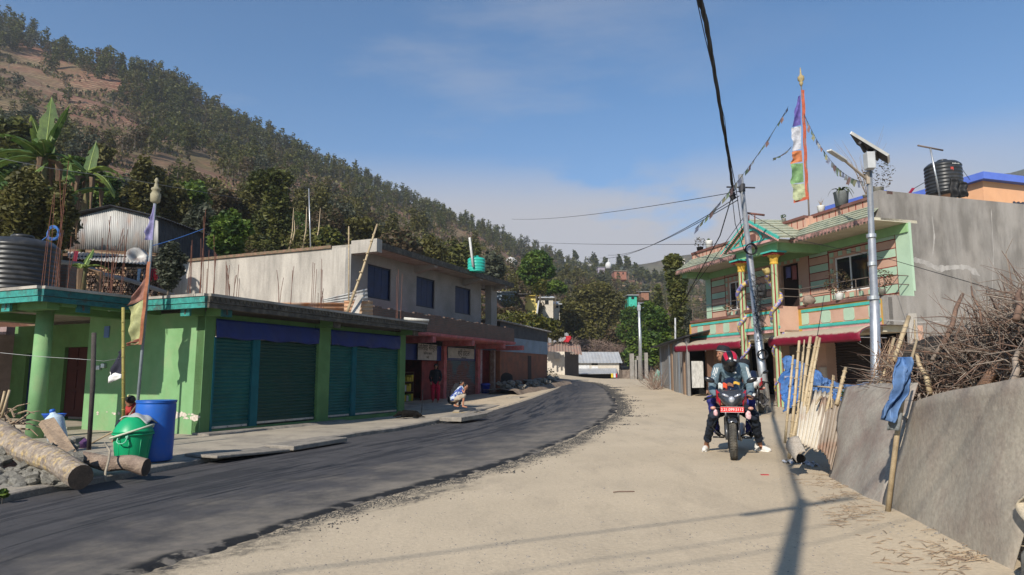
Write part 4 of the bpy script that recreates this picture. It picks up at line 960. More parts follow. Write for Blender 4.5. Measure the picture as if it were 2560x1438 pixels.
mb = MB(); o1 = Vector((0, -.25, .05)); ex = Vector((.25, 0, -.08)); corr(mb, be+o1+ex, be+lv+ex, ap+lv, ap+o1, 30, .02, 0, seg=4); corr(mb, ap+o1+Vector((0, 0, .01)), ap+lv+Vector((0, 0, .01)), ae+lv-ex, ae+o1-ex, 30, .02, 0, seg=4); mb.build('roof', m_tind, sd, wld=True, solid=.02)
# lean-to roof with firewood stack below
mb = MB(); corr(mb, P(170, 645, 27.5), P(372, 662, 27.5), P(372, 640, 29.3), P(170, 630, 29.3), 22, .02, seg=5); o = one(mb, 'lean_to_roof', m_tin, 'low tin lean-to roof in front of the gabled shed', 'roof', tuple(P(170, 645, 27.5)), solid=.02)
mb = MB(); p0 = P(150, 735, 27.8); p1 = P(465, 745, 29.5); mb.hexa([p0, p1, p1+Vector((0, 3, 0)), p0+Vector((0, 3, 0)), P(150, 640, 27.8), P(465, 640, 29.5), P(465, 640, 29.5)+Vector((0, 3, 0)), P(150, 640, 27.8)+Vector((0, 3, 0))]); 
one(mb, 'shed_base_wall', mat('near black yard wall', (.022, .018, .014), (.012, .01, .009)), 'dark open store below the gabled tin shed', 'wall', tuple(p0))  # solid near-black block drawn in place of the open store
m_log = mat('cut firewood end', (.30, .19, .11), (.16, .10, .07), scale=3, fine=.3); m_logd = mat('dark firewood', (.09, .06, .045), (.05, .035, .03), scale=3)
mb = MB(); rr = random.Random(6)
for j in range(15):
    n = 34
    for i in range(n):
        px = lerp(205, 400, (i+.5*(j % 2))/n)+rr.uniform(-1, 1); py = 745-j*5.3+rr.uniform(-1, 1); p = P(px, py, 27.3+rr.uniform(-.08, .1)); r = rr.uniform(.03, .055)
        mb.tube([p, p+Vector((rr.uniform(-.05, .05), .45, 0))], r, 6, 0 if (py < 690 and rr.random() < .75) or rr.random() < .15 else 1)
tag(mb.build('firewood', [m_log, m_logd]), 'split firewood stacked below the gabled tin shed', 'firewood', kind='stuff')
clc = [('maroon', (.16, .01, .03)), ('bright red', (.5, .02, .03)), ('pale blue', (.25, .36, .5)), ('dark', (.02, .02, .03)), ('dark red', (.2, .01, .02)), ('crimson', (.3, .015, .03)), ('navy', (.02, .03, .1))]
for i, (nm_, c) in enumerate(clc):
    px = 330+i*11.5 if i else 190; py = 672 if i else 628
    if nm_ == 'pale blue': px = 348
    if nm_ == 'bright red': px = 392
    p = P(px, py, 26.9); wv = rr.uniform(.07, .11); hh = rr.uniform(.35, .6); mb = MB(); mb.grid(lambda u, v: p+Vector(((u-.5)*2*wv*(1-.2*v), .03*math.sin(u*9+v*3), -hh*v)), 6, 6)
    one(mb, 'hanging_cloth', mat(nm_+' washing', c, fine=.1), nm_+' cloth hanging on the washing line by the firewood stack', 'laundry', tuple(p), 'washing by the firewood stack', smooth=True, solid=.01)
pole('water_pipe', [P(150, 655, 22), P(200, 660, 22), P(260, 686, 22.5), P(330, 703, 23), P(435, 738, 24)], .075, mat('grey plastic pipe', (.22, .22, .23)), 'fat grey pipe sloping down across the yard behind the green shop roof', 'pipe', n=10)
mb = MB(); mb.lathe([(.02, -.12), (.3, -.05), (.42, .04)], 24, cap=False); o = one(mb, 'satellite_dish', m_tin, 'small satellite dish beside the gabled tin shed', 'satellite dish', (0, 0, 0), smooth=True, solid=.015); o.location = P(343, 640, 28); o.rotation_euler = (R(60), 0, R(40))
# blue rope coil above the black tank and the blue lines
mb = MB(); c = P(133, 583, 16.2); rr = random.Random(3)
for i in range(9):
    r1, r2 = rr.uniform(.11, .165), rr.uniform(.13, .19); ph = rr.random(); mb.tube([c+Vector((r1*math.cos(t*.5236), .03*math.sin(t+ph*6), r2*math.sin(t*.5236)))+Vector((rr.uniform(-.01, .01), 0, 0)) for t in range(13)], .009, 5)
m_rope = mat('blue plastic rope', (.05, .15, .42), fine=.1)
one(mb, 'rope_coil', m_rope, 'coil of blue rope hanging beside the ribbed black tank', 'rope', tuple(c), smooth=True)
def wire(pts, r, m, label, cat='cable', name='cable', sag=0, n=24, group=None):
    if len(pts) == 2:
        a, b = map(Vector, pts); pts = [a.lerp(b, i/n)-Vector((0, 0, sag*4*(i/n)*(1-i/n))) for i in range(n+1)]
    mb = MB(); mb.tube(pts, r, 5); return one(mb, name, m, label, cat, tuple(pts[0]), group=group, smooth=True)
wire([P(-40, 695, 15.8), P(120, 590, 16.1)], .012, m_rope, 'blue rope running from the coil down past the ribbed black tank', 'rope', 'rope', .04)
wire([P(512, 571, 23), P(380, 615, 20)], .012, m_rope, 'blue rope tied between the rusty bars above the roof corner', 'rope', 'rope', .03)
wire([P(-40, 388, 14), P(120, 420, 16), P(330, 450, 22), P(620, 500, 36)], .006, mat('pale wire', (.3, .3, .3), fine=0), 'thin pale wire crossing in front of the banana plants')
# ================================================================ NEAR VEGETATION ON THE LEFT
def bananaleaf(mb, base, az, el, ln, wd, rr, mi=0):
    d = Vector((math.cos(az)*math.cos(el), math.sin(az)*math.cos(el), math.sin(el))); sdv = Vector((-math.sin(az), math.cos(az), 0)); pts = []
    n = 12; p = Vector(base); droop = rr.uniform(.05, .13)*(1.3 if el < 1 else .4)
    spine = []
    for i in range(n+1):
        spine.append(p.copy()); p = p+d*ln/n; d = (d-Vector((0, 0, droop))).normalized()
    for sgn in (1, -1):
        vs = []
        for i, q in enumerate(spine):
            t = i/n; wdt = wd*math.sin(math.pi*min(1, .08+t*.95))**.55*(1+.12*rr.uniform(-1, 1)); dn = (spine[min(n, i+1)]-spine[max(0, i-1)]).normalized(); s2 = sdv*sgn; up_ = s2.cross(dn)*sgn
            vs += [q, q+s2*wdt*.55+Vector((0, 0, .10*wd)), q+s2*wdt-Vector((0, 0, .25*wd*rr.uniform(.3, 1.2)))]
        fs = []
        for i in range(n):
            for j in range(2):
                if rr.random() < .05 or (j == 1 and rr.random() < .16): continue
                fs.append((i*3+j, (i+1)*3+j, (i+1)*3+j+1, i*3+j+1))
        mb.add(vs, fs, mi)
    mb.tube(spine, [.03*(1-.7*i/n) for i in range(n+1)], 5, 1)
m_ban = leafmat('banana leaf', (.040, .085, .018), (.085, .135, .026), tr=.3); m_bany = leafmat('yellowing banana leaf', (.20, .25, .05), (.10, .15, .03), tr=.35); m_band = mat('dead banana leaf', (.16, .10, .055), (.09, .06, .04))
m_rib = mat('banana midrib', (.25, .32, .10))
def banana(px, py, Y, h, leaves, seed, label):
    rr = random.Random(seed); p = P(px, py, Y); e = empty('banana_plant', label, 'banana plant', tuple(p)); e.scale = [1.32 if Y > 30 else 1]*3
    mb = MB(); mb.tube([(0, 0, -1.2), (0, 0, h*.5), (.05, 0, h)], [.14, .11, .07], 10); mb.build('stem', mat('banana stem', (.13, .14, .06), (.12, .08, .04), scale=3), e, smooth=True)
    for (az, el, ln, wd, k) in leaves:
        mb = MB(); bananaleaf(mb, (0, 0, h*rr.uniform(.85, 1.0)), az, el, ln, wd, rr); mb.build('leaf', [m_ban if k == 0 else m_bany, m_rib], e, smooth=True)
    for i in range(7):
        a = rr.random()*6.28; mb = MB(); q = Vector((math.cos(a)*.12, math.sin(a)*.12, h*.9)); mb.tube([q, q+Vector((math.cos(a)*.35, math.sin(a)*.35, -.1)), q+Vector((math.cos(a)*.4, math.sin(a)*.4, -.9-rr.random()*.7))], [.03, .1, .02], 5); mb.build('dead_leaf', m_band, e)
banana(97, 560, 23, 2.6, [(1.6, 1.55, 2.4, .36, 0), (2.9, 1.25, 2.0, .32, 1), (.2, 1.30, 1.9, .3, 0), (3.1, .35, 2.4, .32, 0), (3.6, .1, 2.2, .3, 0), (5.2, .5, 1.8, .3, 0), (2.2, .7, 2.0, .33, 0), (.1, .3, 1.6, .3, 0), (4.4, .6, 1.7, .3, 0)], 1, 'banana plant with tall upright leaves above the ribbed black tank')
banana(206, 590, 31.5, 2.4, [(.15, .62, 1.5, .26, 1), (.05, .2, 1.2, .24, 1), (-.1, -.05, 1.6, .25, 1), (2.9, .8, 1.4, .25, 0), (1.5, 1.4, 1.5, .24, 0), (4.5, .6, 1.3, .25, 0), (3.4, .2, 1.5, .26, 0)], 2, 'banana plant whose pale leaves reach right towards the dry hillside')
banana(30, 590, 21.5, 1.6, [(3.1, .5, 2.0, .3, 0), (.3, .5, 1.6, .28, 0), (5.2, .4, 1.7, .3, 0), (4.2, .9, 1.5, .28, 0), (1.0, 1.1, 1.5, .28, 0), (-.4, -.2, 1.7, .3, 1)], 3, 'low banana plant with broad dark leaves at the left edge')
banana(150, 600, 24.5, 1.7, [(3.6, .6, 1.7, .3, 0), (.5, .8, 1.6, .28, 0), (5.5, .4, 1.5, .3, 0), (2, 1.2, 1.6, .28, 0), (4.4, .3, 1.4, .28, 0)], 4, 'short banana plant between the two tall ones')
banana(205, 715, 21, .6, [(.4, .6, .9, .14, 1), (2.6, .8, .9, .13, 0), (5.2, .6, .8, .13, 1), (1.4, 1.2, .8, .12, 0), (3.4, .5, .9, .14, 0)], 5, 'young banana plant growing in the yard by the sloping pipe')
def bush(px, py, Y, rw, rh, n, size, lm, seed, label, name='bush', cat='bush', trk=.35, **k):
    rr = random.Random(seed); p = P(px, py, Y); sc = Y/F_; W, H = rw*sc, rh*sc; bl = [((0, 0, H*.55), (W*.6, W*.6, H*.5))]
    for i in range(7):
        a = rr.random()*6.28; q = rr.uniform(.3, .62); z_ = H*rr.uniform(.3, .85); r = W*rr.uniform(.28, .45); bl.append(((W*q*math.cos(a), W*q*math.sin(a)*.8, z_), (r, r, r*.9)))
    return tree(name, label, cat, tuple(p), bl, n, size, lm, seed, H*trk, W*.05, **k)
bush(570, 655, 31, 62, 130, 3600, .14, 'bright', 11, 'leafy bright green bush just left of the cement side wall top')
bush(500, 640, 36, 60, 130, 3000, .17, 'grey', 12, 'dull grey green tree rising over the dark shed roof', 'tree', 'tree')
bush(430, 570, 40, 60, 110, 2800, .17, 'mid', 13, 'olive green tree behind the flag pole top', 'tree', 'tree')
bush(350, 580, 38, 55, 190, 3400, .16, 'mid', 14, 'tall olive tree beside the pale banana leaves', 'tree', 'tree')
bush(250, 540, 37, 60, 110, 2600, .15, 'bright', 15, 'green leafy bush directly above the gabled tin shed')
bush(250, 420, 45, 40, 60, 1200, .18, 'mid', 25, 'small olive tree high behind the pale banana leaves', 'tree', 'tree')
bush(50, 640, 20.5, 95, 215, 5200, .09, 'mid', 81, 'dark tangled bush hiding the banana stems above the ribbed tank')
bush(140, 640, 20.8, 50, 190, 3600, .085, 'mid', 82, 'leafy bush hiding the banana stems left of the gabled shed')
bush(120, 640, 27, 90, 130, 3400, .14, 'brown', 16, 'dry brown scrub below the banana plants', 'scrub', 'scrub')
bush(20, 600, 26, 90, 120, 3000, .14, 'mid', 17, 'dark scrub behind the ribbed black tank', 'scrub', 'scrub')
bush(30, 420, 40, 55, 130, 2000, .18, 'dark', 18, 'dark round tree at the left edge above the banana plants', 'tree', 'tree')
bush(180, 480, 36, 55, 90, 1800, .16, 'bright', 26, 'bright bush between the two tall banana plants')
bush(420, 735, 22.5, 48, 130, 2600, .075, 'grey', 19, 'small grey leafed tree standing just right of the flag pole', 'tree', 'tree')
bush(640, 640, 44, 30, 110, 2200, .19, 'dark', 20, 'dark green bush left of the tall ivy tree')
rr = random.Random(21); p = P(690, 650, 47); s_ = 47/F_
tree('ivy_tree', 'tall dense ivy clad tree rising behind the cement side wall', 'tree', tuple(p), [((-4*s_*0+rr.uniform(-.3, .3), 0, z_*s_), (r*s_, r*s_, r*s_*1.1)) for z_, r in ((25, 36), (60, 38), (95, 40), (130, 40), (165, 36))]+[((-38*s_, 0, 200*s_), (44*s_, 40*s_, 34*s_)), ((-5*s_, 0, 210*s_), (42*s_, 36*s_, 30*s_)), ((-60*s_, 0, 190*s_), (26*s_, 24*s_, 22*s_))], 7500, .17, 'dark', 22, 6, .3, shell=.3)
bush(750, 645, 45, 45, 70, 2000, .17, 'dark', 23, 'dark low bush at the foot of the thin bamboo stems')
bush(815, 640, 44, 55, 72, 2400, .17, 'yellow', 24, 'yellow green bush above the middle of the cement wall')
bush(900, 610, 55, 55, 60, 1500, .2, 'mid', 27, 'olive bush right behind the grey house roof corner')
bush(1000, 660, 58, 70, 90, 2000, .22, 'brown', 28, 'dry leafless looking thicket behind the grey house roof')
bush(1075, 700, 60, 60, 110, 2000, .22, 'mid', 29, 'olive green tree behind the middle of the grey house roof', 'tree', 'tree')
bush(1150, 715, 66, 60, 110, 2000, .22, 'dark', 30, 'dark green tree behind the teal roof tank', 'tree', 'tree')
bush(1230, 720, 74, 50, 90, 1600, .24, 'grey', 31, 'grey green tree beyond the end of the grey house roof', 'tree', 'tree')
for i, (px, py, Y, rw, rh, n, lm, k_) in enumerate([(90, 520, 30, 70, 110, 2200, 'mid', 'bush'), (300, 600, 40, 60, 130, 2600, 'mid', 'tree'), (480, 560, 44, 60, 110, 2200, 'bright', 'tree'), (560, 560, 50, 55, 90, 1800, 'brown', 'bush'), (620, 560, 52, 50, 90, 1600, 'mid', 'tree'), (390, 500, 50, 50, 80, 1500, 'mid', 'bush'), (0, 500, 34, 60, 130, 2000, 'bright', 'bush'), (830, 600, 62, 55, 80, 1400, 'brown', 'bush'), (940, 640, 70, 50, 80, 1400, 'mid', 'tree')]):
    bush(px, py, Y, rw, rh, n, .16, lm, 90+i, ['round bush rising right behind the tall banana plant', 'olive tree standing directly above the gable peak of the tin shed', 'fresh green tree above the dark side of the tin shed', 'brown leafed bush left of the tall ivy tree top', 'slim olive tree touching the left side of the ivy tree', 'dull bush below the dry terraces left of the flag pole', 'green bush at the left edge beneath the dark round tree', 'brown bush above the yellow green bush on the slope', 'olive tree on the slope above the leaning bamboo pole'][i], k_, k_)
for i, (px, py, ph_, lean) in enumerate([(720, 640, 120, 14), (755, 635, 118, 12), (785, 630, 110, 16), (730, 610, 60, 6)]):
    a = P(px, py, 43); b = P(px+lean, py-ph_, 43.4); pole('bamboo_pole', [a, a.lerp(b, .5)+Vector((.1, 0, 0)), b], [.05, .04, .015], m_bamb, 'thin bare bamboo stem rising behind the cement side wall', 'pole', 'bare bamboo stems behind the cement wall', 6)
# ================================================================ LEFT FOREGROUND
drum = empty('plastic_drum', 'tall blue plastic drum standing at the kerb behind the green bin', 'drum', tuple(PZ(383, 1157, .12)), 0)
m_blue = mat('blue drum plastic', (.012, .10, .42), (.012, .085, .36), rough=.42, fine=.05, dirt=(.12, .18, .34), damt=.3, dscale=3, spec=.4)
mb = MB(); mb.lathe([(.26, 0), (.278, .02), (.28, .15), (.285, .28), (.285, .62), (.292, .78), (.29, .88), (.285, .9), (.296, .905), (.296, .93), (.27, .93), (.265, .88)], 40); mb.build('drum_body', m_blue, drum, smooth=True)
mb = MB(); mb.lathe([(.293, .925), (.300, .928), (.300, .945), (.27, .945)], 40); mb.build('rim', m_blue, drum, smooth=True)
drum.location = P(382, 1151, 10.95)
bn = empty('dust_bin', 'bright green lidded bin in front of the blue drum', 'bin', tuple(P(328, 1157, 10.5)), 0)
m_bgr = mat('green bin plastic', (.006, .30, .12), (.006, .27, .11), rough=.4, fine=.04, spec=.4)
mb = MB(); pr = [(.205, 0), (.215, .02), (.265, .40), (.268, .42), (.290, .425), (.290, .45), (.265, .45)]; mb.lathe(pr, 48)
for k in range(10): 
    a = k*.628; 
    if True: mb.tube([(.217*math.cos(a), .217*math.sin(a), .03), (.262*math.cos(a), .262*math.sin(a), .36)], .006, 4)
mb.build('bin_body', m_bgr, bn, smooth=True)
mb = MB(); mb.lathe([(.283, .455), (.272, .49), (.235, .56), (.185, .63), (.13, .68), (.06, .705), (.01, .71)], 40); mb.build('lid', m_bgr, bn, smooth=True)
mb = MB(); mb.tube([(-.07, -.272, .41), (-.065, -.315, .34), (-.03, -.325, .315), (.03, -.325, .315), (.065, -.315, .34), (.07, -.272, .41)], .009, 6); mb.box(-.08, -.04, -.285, -.26, .39, .43); mb.box(.04, .08, -.285, -.26, .39, .43); mb.build('handle', mat('pale green handle', (.2, .5, .35)), bn, smooth=True)
mb = MB(); p0 = bn.location; mb.tube([p0+Vector((.30*math.cos(t), .30*math.sin(t)-.01, .475+.10*math.cos(t-.3))) for t in [i*.22-3.2 for i in range(16)]]+[p0+Vector((.28, .02, .53))], .016, 6)
one(mb, 'hose', mat('pale hose', (.45, .47, .36)), 'pale hose looped round the lid of the green bin', 'hose', tuple(p0), smooth=True)
mb = MB(); c = p0+Vector((.02, .05, .70)); mb.grid(lambda u, v: c+Vector(((u-.45)*.42, (v-.5)*.3, .03-.10*(u-.4)**2*3-.12*(v-.5)**2+.012*math.sin(u*11+v*7))), 14, 10); one(mb, 'cloth', mat('pale grey cloth', (.4, .41, .4)), 'pale rag lying over the top of the green bin lid', 'cloth', tuple(c), smooth=True, solid=.012)
def log(a, b, ra, rb, m, me_, label):
    a, b = Vector(a), Vector(b); mb = MB(); n = 26; N_ = 18; d = (b-a).normalized(); s1 = d.cross(Vector((0, 0, 1))).normalized(); s2 = s1.cross(d); vs = []
    for i in range(n+1):
        c = a.lerp(b, i/n)+Vector((0, 0, .02*math.sin(i*.4))); r = lerp(ra, rb, i/n)
        for k in range(N_):
            t = 6.2832*k/N_; q = (s1*math.cos(t)+s2*math.sin(t)); vs.append(c+q*r*(1+.10*noise.noise(Vector((q.x*1.5, q.z*1.5, i*.22)))+.03*noise.noise(Vector((q.x*6, q.z*6, i*.9)))))
    mb.add(vs, [(i*N_+k, i*N_+(k+1) % N_, (i+1)*N_+(k+1) % N_, (i+1)*N_+k) for i in range(n) for k in range(N_)], 0)
    mb.add(vs[-N_:], [tuple(range(N_))], 1); mb.add(vs[:N_], [tuple(range(N_))[::-1]], 1)
    return one(mb, 'log', [m, me_], label, 'log', tuple(a), smooth=False)
m_bark = mat('scaly pine bark', (.29, .24, .19), (.17, .135, .11), scale=7, st=(1, 1, 1), dirt=(.50, .35, .12), damt=.8, dscale=9, bump=1.0, bs=18, fine=.35, fs=20)
m_bark2 = mat('grey brown bark', (.24, .18, .14), (.16, .115, .09), scale=5, dirt=(.34, .27, .2), damt=.5, dscale=4, bump=1.0, bs=16, fine=.3)
m_end = mat('dark sawn log end', (.06, .045, .035), (.1, .07, .05), scale=8)
log(P(-40, 1068, 10.3), P(203, 1190, 8.55), .18, .148, m_bark, m_end, 'thick scaly pine log with yellow patches sloping down to the road edge')
log(P(185, 1147, 9.6), P(366, 1166, 9.55), .09, .115, m_bark2, m_end, 'shorter brown log lying level in front of the green bin')
mb = MB(); a = P(95, 1062, 10.4); b = P(128, 1053, 10.4); c = P(184, 1140, 9.3); d = P(145, 1140, 9.3); up_ = Vector((.0, .06, .06)); mb.hexa([d, c, c+up_, d+up_, a, b, b+up_, a+up_]); one(mb, 'plank', m_wood, 'short grey plank leaning over the thick log', 'plank', tuple(a), bevel=.008)
mb = MB(); a = P(268, 1140, 9.4); mb.tube([P(262, 1108, 9.9), P(275, 1128, 9.4), P(272, 1150, 9.3), P(264, 1180, 9.2), P(263, 1202, 9.15)], .016, 7); one(mb, 'root', mat('grey bent stick', (.3, .26, .2)), 'bent grey stick hooked over the shorter log', 'stick', tuple(a), smooth=True)
pole('wooden_post', [P(222, 1125, 11.6), P(232, 960, 11.6), P(235, 832, 11.6)], [.035, .04, .038], mat('charred post', (.035, .03, .028), (.06, .05, .045)), 'dark wooden post standing upright on the footpath', 'post')
pole('bamboo_pole', [P(309, 1058, 13), P(308, 769, 13)], [.032, .03], mat('yellow bamboo', (.30, .25, .07), (.22, .19, .06)), 'yellow bamboo pole standing in front of the green side wall', nodes=9)
pole('stick', [PZ(222, 1112, .2), P(300, 1070, 12.2), P(340, 1015, 12.6)], .016, m_bamb, 'thin tan cane leaning up from the dark post to the blue drum', 'stick')
# flag pole with torn prayer flag
fb = Vector((-7.98, 14.5, .1)); ft = P(390, 478, 14.6)
fp = empty('flag_pole', 'tall leaning steel pole carrying a torn faded prayer flag', 'flag pole', tuple(fb))
mb = MB(); mb.tube([fb, fb.lerp(ft, .5), ft], .033, 10); mb.build('pole', mat('grey painted pole', (.20, .23, .25)), fp, wld=True, smooth=True)
mb = MB(); mb.lathe([(.05, -.28), (.10, -.24), (.11, -.08), (.07, 0), (.10, .02), (.10, .06), (.05, .09), (.03, .2), (.05, .24), (.02, .3)], 12, tuple(ft)); mb.build('finial', mat('old cloth finial', (.30, .27, .18)), fp, wld=True, smooth=True)
def clothgrid(tl, tr, bl, br, nu=14, nv=20, amp=.05, ph=0):
    tl, tr, bl, br = map(Vector, (tl, tr, bl, br))
    return lambda u, v: tl.lerp(tr, u).lerp(bl.lerp(br, u), v)+Vector((.02*math.sin(v*9+ph), amp*math.sin(u*5+v*6+ph)+amp*.5*math.sin(v*17+u*3), 0))*(1-u)
Yf = 14.35
def pp(px, py): return P(px, py, Yf)
segs = [('lilac flag', (.24, .22, .40), pp(370, 545), pp(387, 508), pp(362, 600), pp(382, 600)), ('dusty pink flag', (.36, .17, .13), pp(362, 700), pp(376, 640), pp(318, 765), pp(368, 745)),
        ('straw flag', (.46, .46, .22), pp(321, 768), pp(366, 746), pp(328, 862), pp(356, 858)), ('rust hem', (.36, .13, .09), pp(330, 846), pp(358, 846), pp(314, 866), pp(353, 859))]
for nm_, c, *q in segs:
    mb = MB(); mb.grid(clothgrid(*q), 14, 20); mb.build('flag', leafmat(nm_, c, tuple(x*.8 for x in c), .3), fp, wld=True, smooth=True)
mb = MB(); mb.grid(lambda u, v: pp(lerp(374, 352, v)-4+8*u, lerp(655, 862, v))+Vector((0, -.03-.01*math.sin(v*20), 0)), 3, 30); mb.build('flag_border', leafmat('orange flag border', (.42, .15, .07), None, .25), fp, wld=True, smooth=True)
# hung jacket, jug, basin, sack
mb = MB(); q = [P(296, 880, 13.4), P(306, 872, 13.4), P(272, 950, 13.4), P(305, 940, 13.4)]; mb.grid(clothgrid(*q, amp=.03), 10, 14); one(mb, 'jacket', mat('dark jacket cloth', (.02, .02, .035)), 'dark jacket with a pale hem hung on the yellow bamboo pole', 'jacket', tuple(q[0]), smooth=True, solid=.03)
mb = MB(); q = [P(275, 930, 13.38), P(304, 936, 13.38), P(271, 958, 13.38), P(303, 945, 13.38)]; mb.grid(clothgrid(*q, amp=.03), 10, 4); one(mb, 'hanging_cloth', m_white, 'white cloth edge hanging below the dark jacket', 'laundry', tuple(q[0]), smooth=True, solid=.02)
jg = empty('water_jug', 'translucent white water jug standing behind the grey plank', 'jug', tuple(P(145, 1100, 11.8)))
mb = MB(); mb.lathe([(.13, 0), (.15, .03), (.15, .34), (.13, .40), (.05, .46), (.04, .5)], 24); mb.build('jug_body', mat('milky plastic', (.42, .52, .60), rough=.3), jg, smooth=True); jg.rotation_euler = (0, R(-16), 0)
mb = MB(); mb.lathe([(.045, .48), (.045, .53), (.03, .54)], 16); mb.build('cap', m_blue, jg, smooth=True)
mb = MB(); mb.lathe([(.12, 0), (.19, .12), (.20, .13), (.185, .12), (.11, .01)], 24); o = one(mb, 'basin', mat('bright blue plastic basin', (.03, .12, .55)), 'small bright blue basin behind the round porch column', 'basin', (0, 0, 0), smooth=True); o.location = P(134, 1052, 12.6)
mb = MB(); mb.ell((0, 0, .1), (.2, .15, .13), seg=18, rings=10, jit=.35, rnd=3); o = one(mb, 'sack', mat('purple sack cloth', (.13, .06, .16)), 'crumpled purple sack between the plank and the dark post', 'sack', (0, 0, 0), smooth=True); o.location = PZ(192, 1125, .15)
# stone heap
rr = random.Random(31)
for i in range(120):
    px, py = rr.uniform(-60, 190), rr.uniform(1105, 1236); 
    if py > 1236-.0*px+(-.17*px) or px > 200-(1236-py)*.3+20: continue
    hgt = (1236-py)/130; p = P(px, py, 8.5+hgt*1.3+rr.uniform(-.1, .1))
    red = rr.random() < .12
    stone(p, rr.uniform(.07, .17), rr, 'rough grey building stone in the heap under the thick log', 'stones heaped under the thick log')
mb = MB(); mb.grid(lambda u, v: P(lerp(-90, 160, u), lerp(1225, 1100, v)-22*u*(1-v), 8.75+1.6*v)+Vector((0, .25, -.12)), 12, 8); tag(mb.build('soil_heap', m_mud, smooth=True), 'dark soil under the stone heap', kind='structure')
for i, (a, b) in enumerate([((4, 1045), (24, 975)), ((0, 1030), (12, 978))]): pole('stick', [P(a[0], a[1], 10.2), P(b[0], b[1], 10.2)], .018, m_bamb, 'pale cut stick poking up at the left edge above the thick log', 'stick', 'pale sticks at the left edge')
mb = MB(); rr = random.Random(12)
for i in range(26):
    a = P(rr.uniform(-20, 60), rr.uniform(1035, 1075), 10.3+rr.random()*.4); d = Vector((rr.uniform(-.4, .5), rr.uniform(-.2, .2), rr.uniform(-.15, .25))); mb.tube([a, a+d*.6+Vector((0, 0, .05)), a+d], [.016, .012, .005], 5)
tag(mb.build('brushwood', m_wood), 'tangle of dead branches above the thick log', 'brushwood', kind='stuff')
wire([P(0, 882, 12.5), P(60, 888, 12.5), P(120, 893, 12.5), P(200, 898, 12.5), P(260, 903, 12.5), P(305, 895, 12.9)], .004, mat('grey wire', (.4, .4, .4), fine=0), 'thin grey wire strung across the porch at chest height')
rr = random.Random(3); bush(6, 1246, 8.0, 16, 22, 160, .03, 'bright', 71, 'tiny green weed at the road edge in the lower left', 'weed', 'weed')
# ================================================================ PAINTED HOUSE ON THE RIGHT
S_ = 1.1
hO = Vector((10.32, 18.7, 0)); hU = Vector((-.289, .957, 0)).normalized(); hV = Vector((.957, .289, 0)).normalized()
HZ_ = math.atan2(hV.y, hV.x)
hs_ = empty('painted_house', 'two storey house painted peach and mint with a gabled balcony and bare cement side wall', 'house', tuple(hO), HZ_)
hv = lambda px, py, v=0.0: onv(px, py, hO, hU, hV, v)
HL = hv(1728, 808)[0]; WV = .95          # wall plane behind the balcony
zf, zbt, zbb, ze, zp = 2.95, 3.74, 2.88, 5.82, 6.68
print('house', HL, hv(1728, 808), hv(2200, 737), hv(2166, 557), hv(2203, 482), hv(1740, 630), hv(1880, 780), hv(1960, 770))
m_peach = mat('peach wall paint', (.49, .305, .225), (.44, .27, .20), scale=1.5, fine=.05, dirt=(.38, .22, .15), damt=.3, dscale=3)
m_mint = mat('mint wall paint', (.37, .50, .37), (.33, .45, .33), scale=2, fine=.05)
m_mintl = mat('light green soffit paint', (.25, .42, .20), (.22, .37, .18), fine=.05)
m_red = mat('dark red line paint', (.22, .03, .02), fine=.05); m_yel = mat('ochre yellow paint', (.50, .29, .06), fine=.08)
m_turq = mat('turquoise paint', (.06, .40, .33), (.05, .33, .28), fine=.08); m_brown = mat('brown maroon cap paint', (.17, .07, .055), (.13, .06, .05), scale=3, dirt=(.25, .19, .15), damt=.5)
m_pinkl = mat('light pink paint', (.60, .33, .30), fine=.08); m_tile = mat('dusty pale roof tile', (.36, .37, .28), (.25, .28, .22), scale=4, dirt=(.40, .36, .27), damt=.6, dscale=6, bump=.4)
m_cemr = mat('grey cement side wall', (.24, .22, .20), (.155, .143, .13), scale=.9, st=(1, 1, .5), dirt=(.31, .29, .27), damt=.65, dscale=1.5, dst=(1.6, 1.6, .35), bump=.2, dlo=.42, dhi=.66, lo=.44, hi=.56)
m_soff = mat('dusty white soffit', (.52, .48, .38), (.44, .4, .3))
# local x = depth v, local y = along u
def hb(mb, u0, u1, v0, v1, z0, z1, mi=0): return mb.box(v0, v1, u0, u1, z0, z1, mi)
wl0, wl1 = hv(1820, 700, WV)[0], hv(1856, 700, WV)[0]; dr0, dr1 = hv(1996, 690, WV)[0], hv(1953, 690, WV)[0]; wn0, wn1 = hv(2171, 680, WV)[0], hv(2086, 680, WV)[0]
wl0, wl1 = min(wl0, wl1), max(wl0, wl1)
wz0, wz1 = hv(2130, 727, WV)[1], hv(2130, 636, WV)[1]; lz0, lz1 = hv(1838, 775, WV)[1], hv(1838, 703, WV)[1]; dz1 = hv(1975, 660, WV)[1]
print('win', wl0, wl1, lz0, lz1, dr0, dr1, dz1, wn0, wn1, wz0, wz1)
GV0 = 1.1
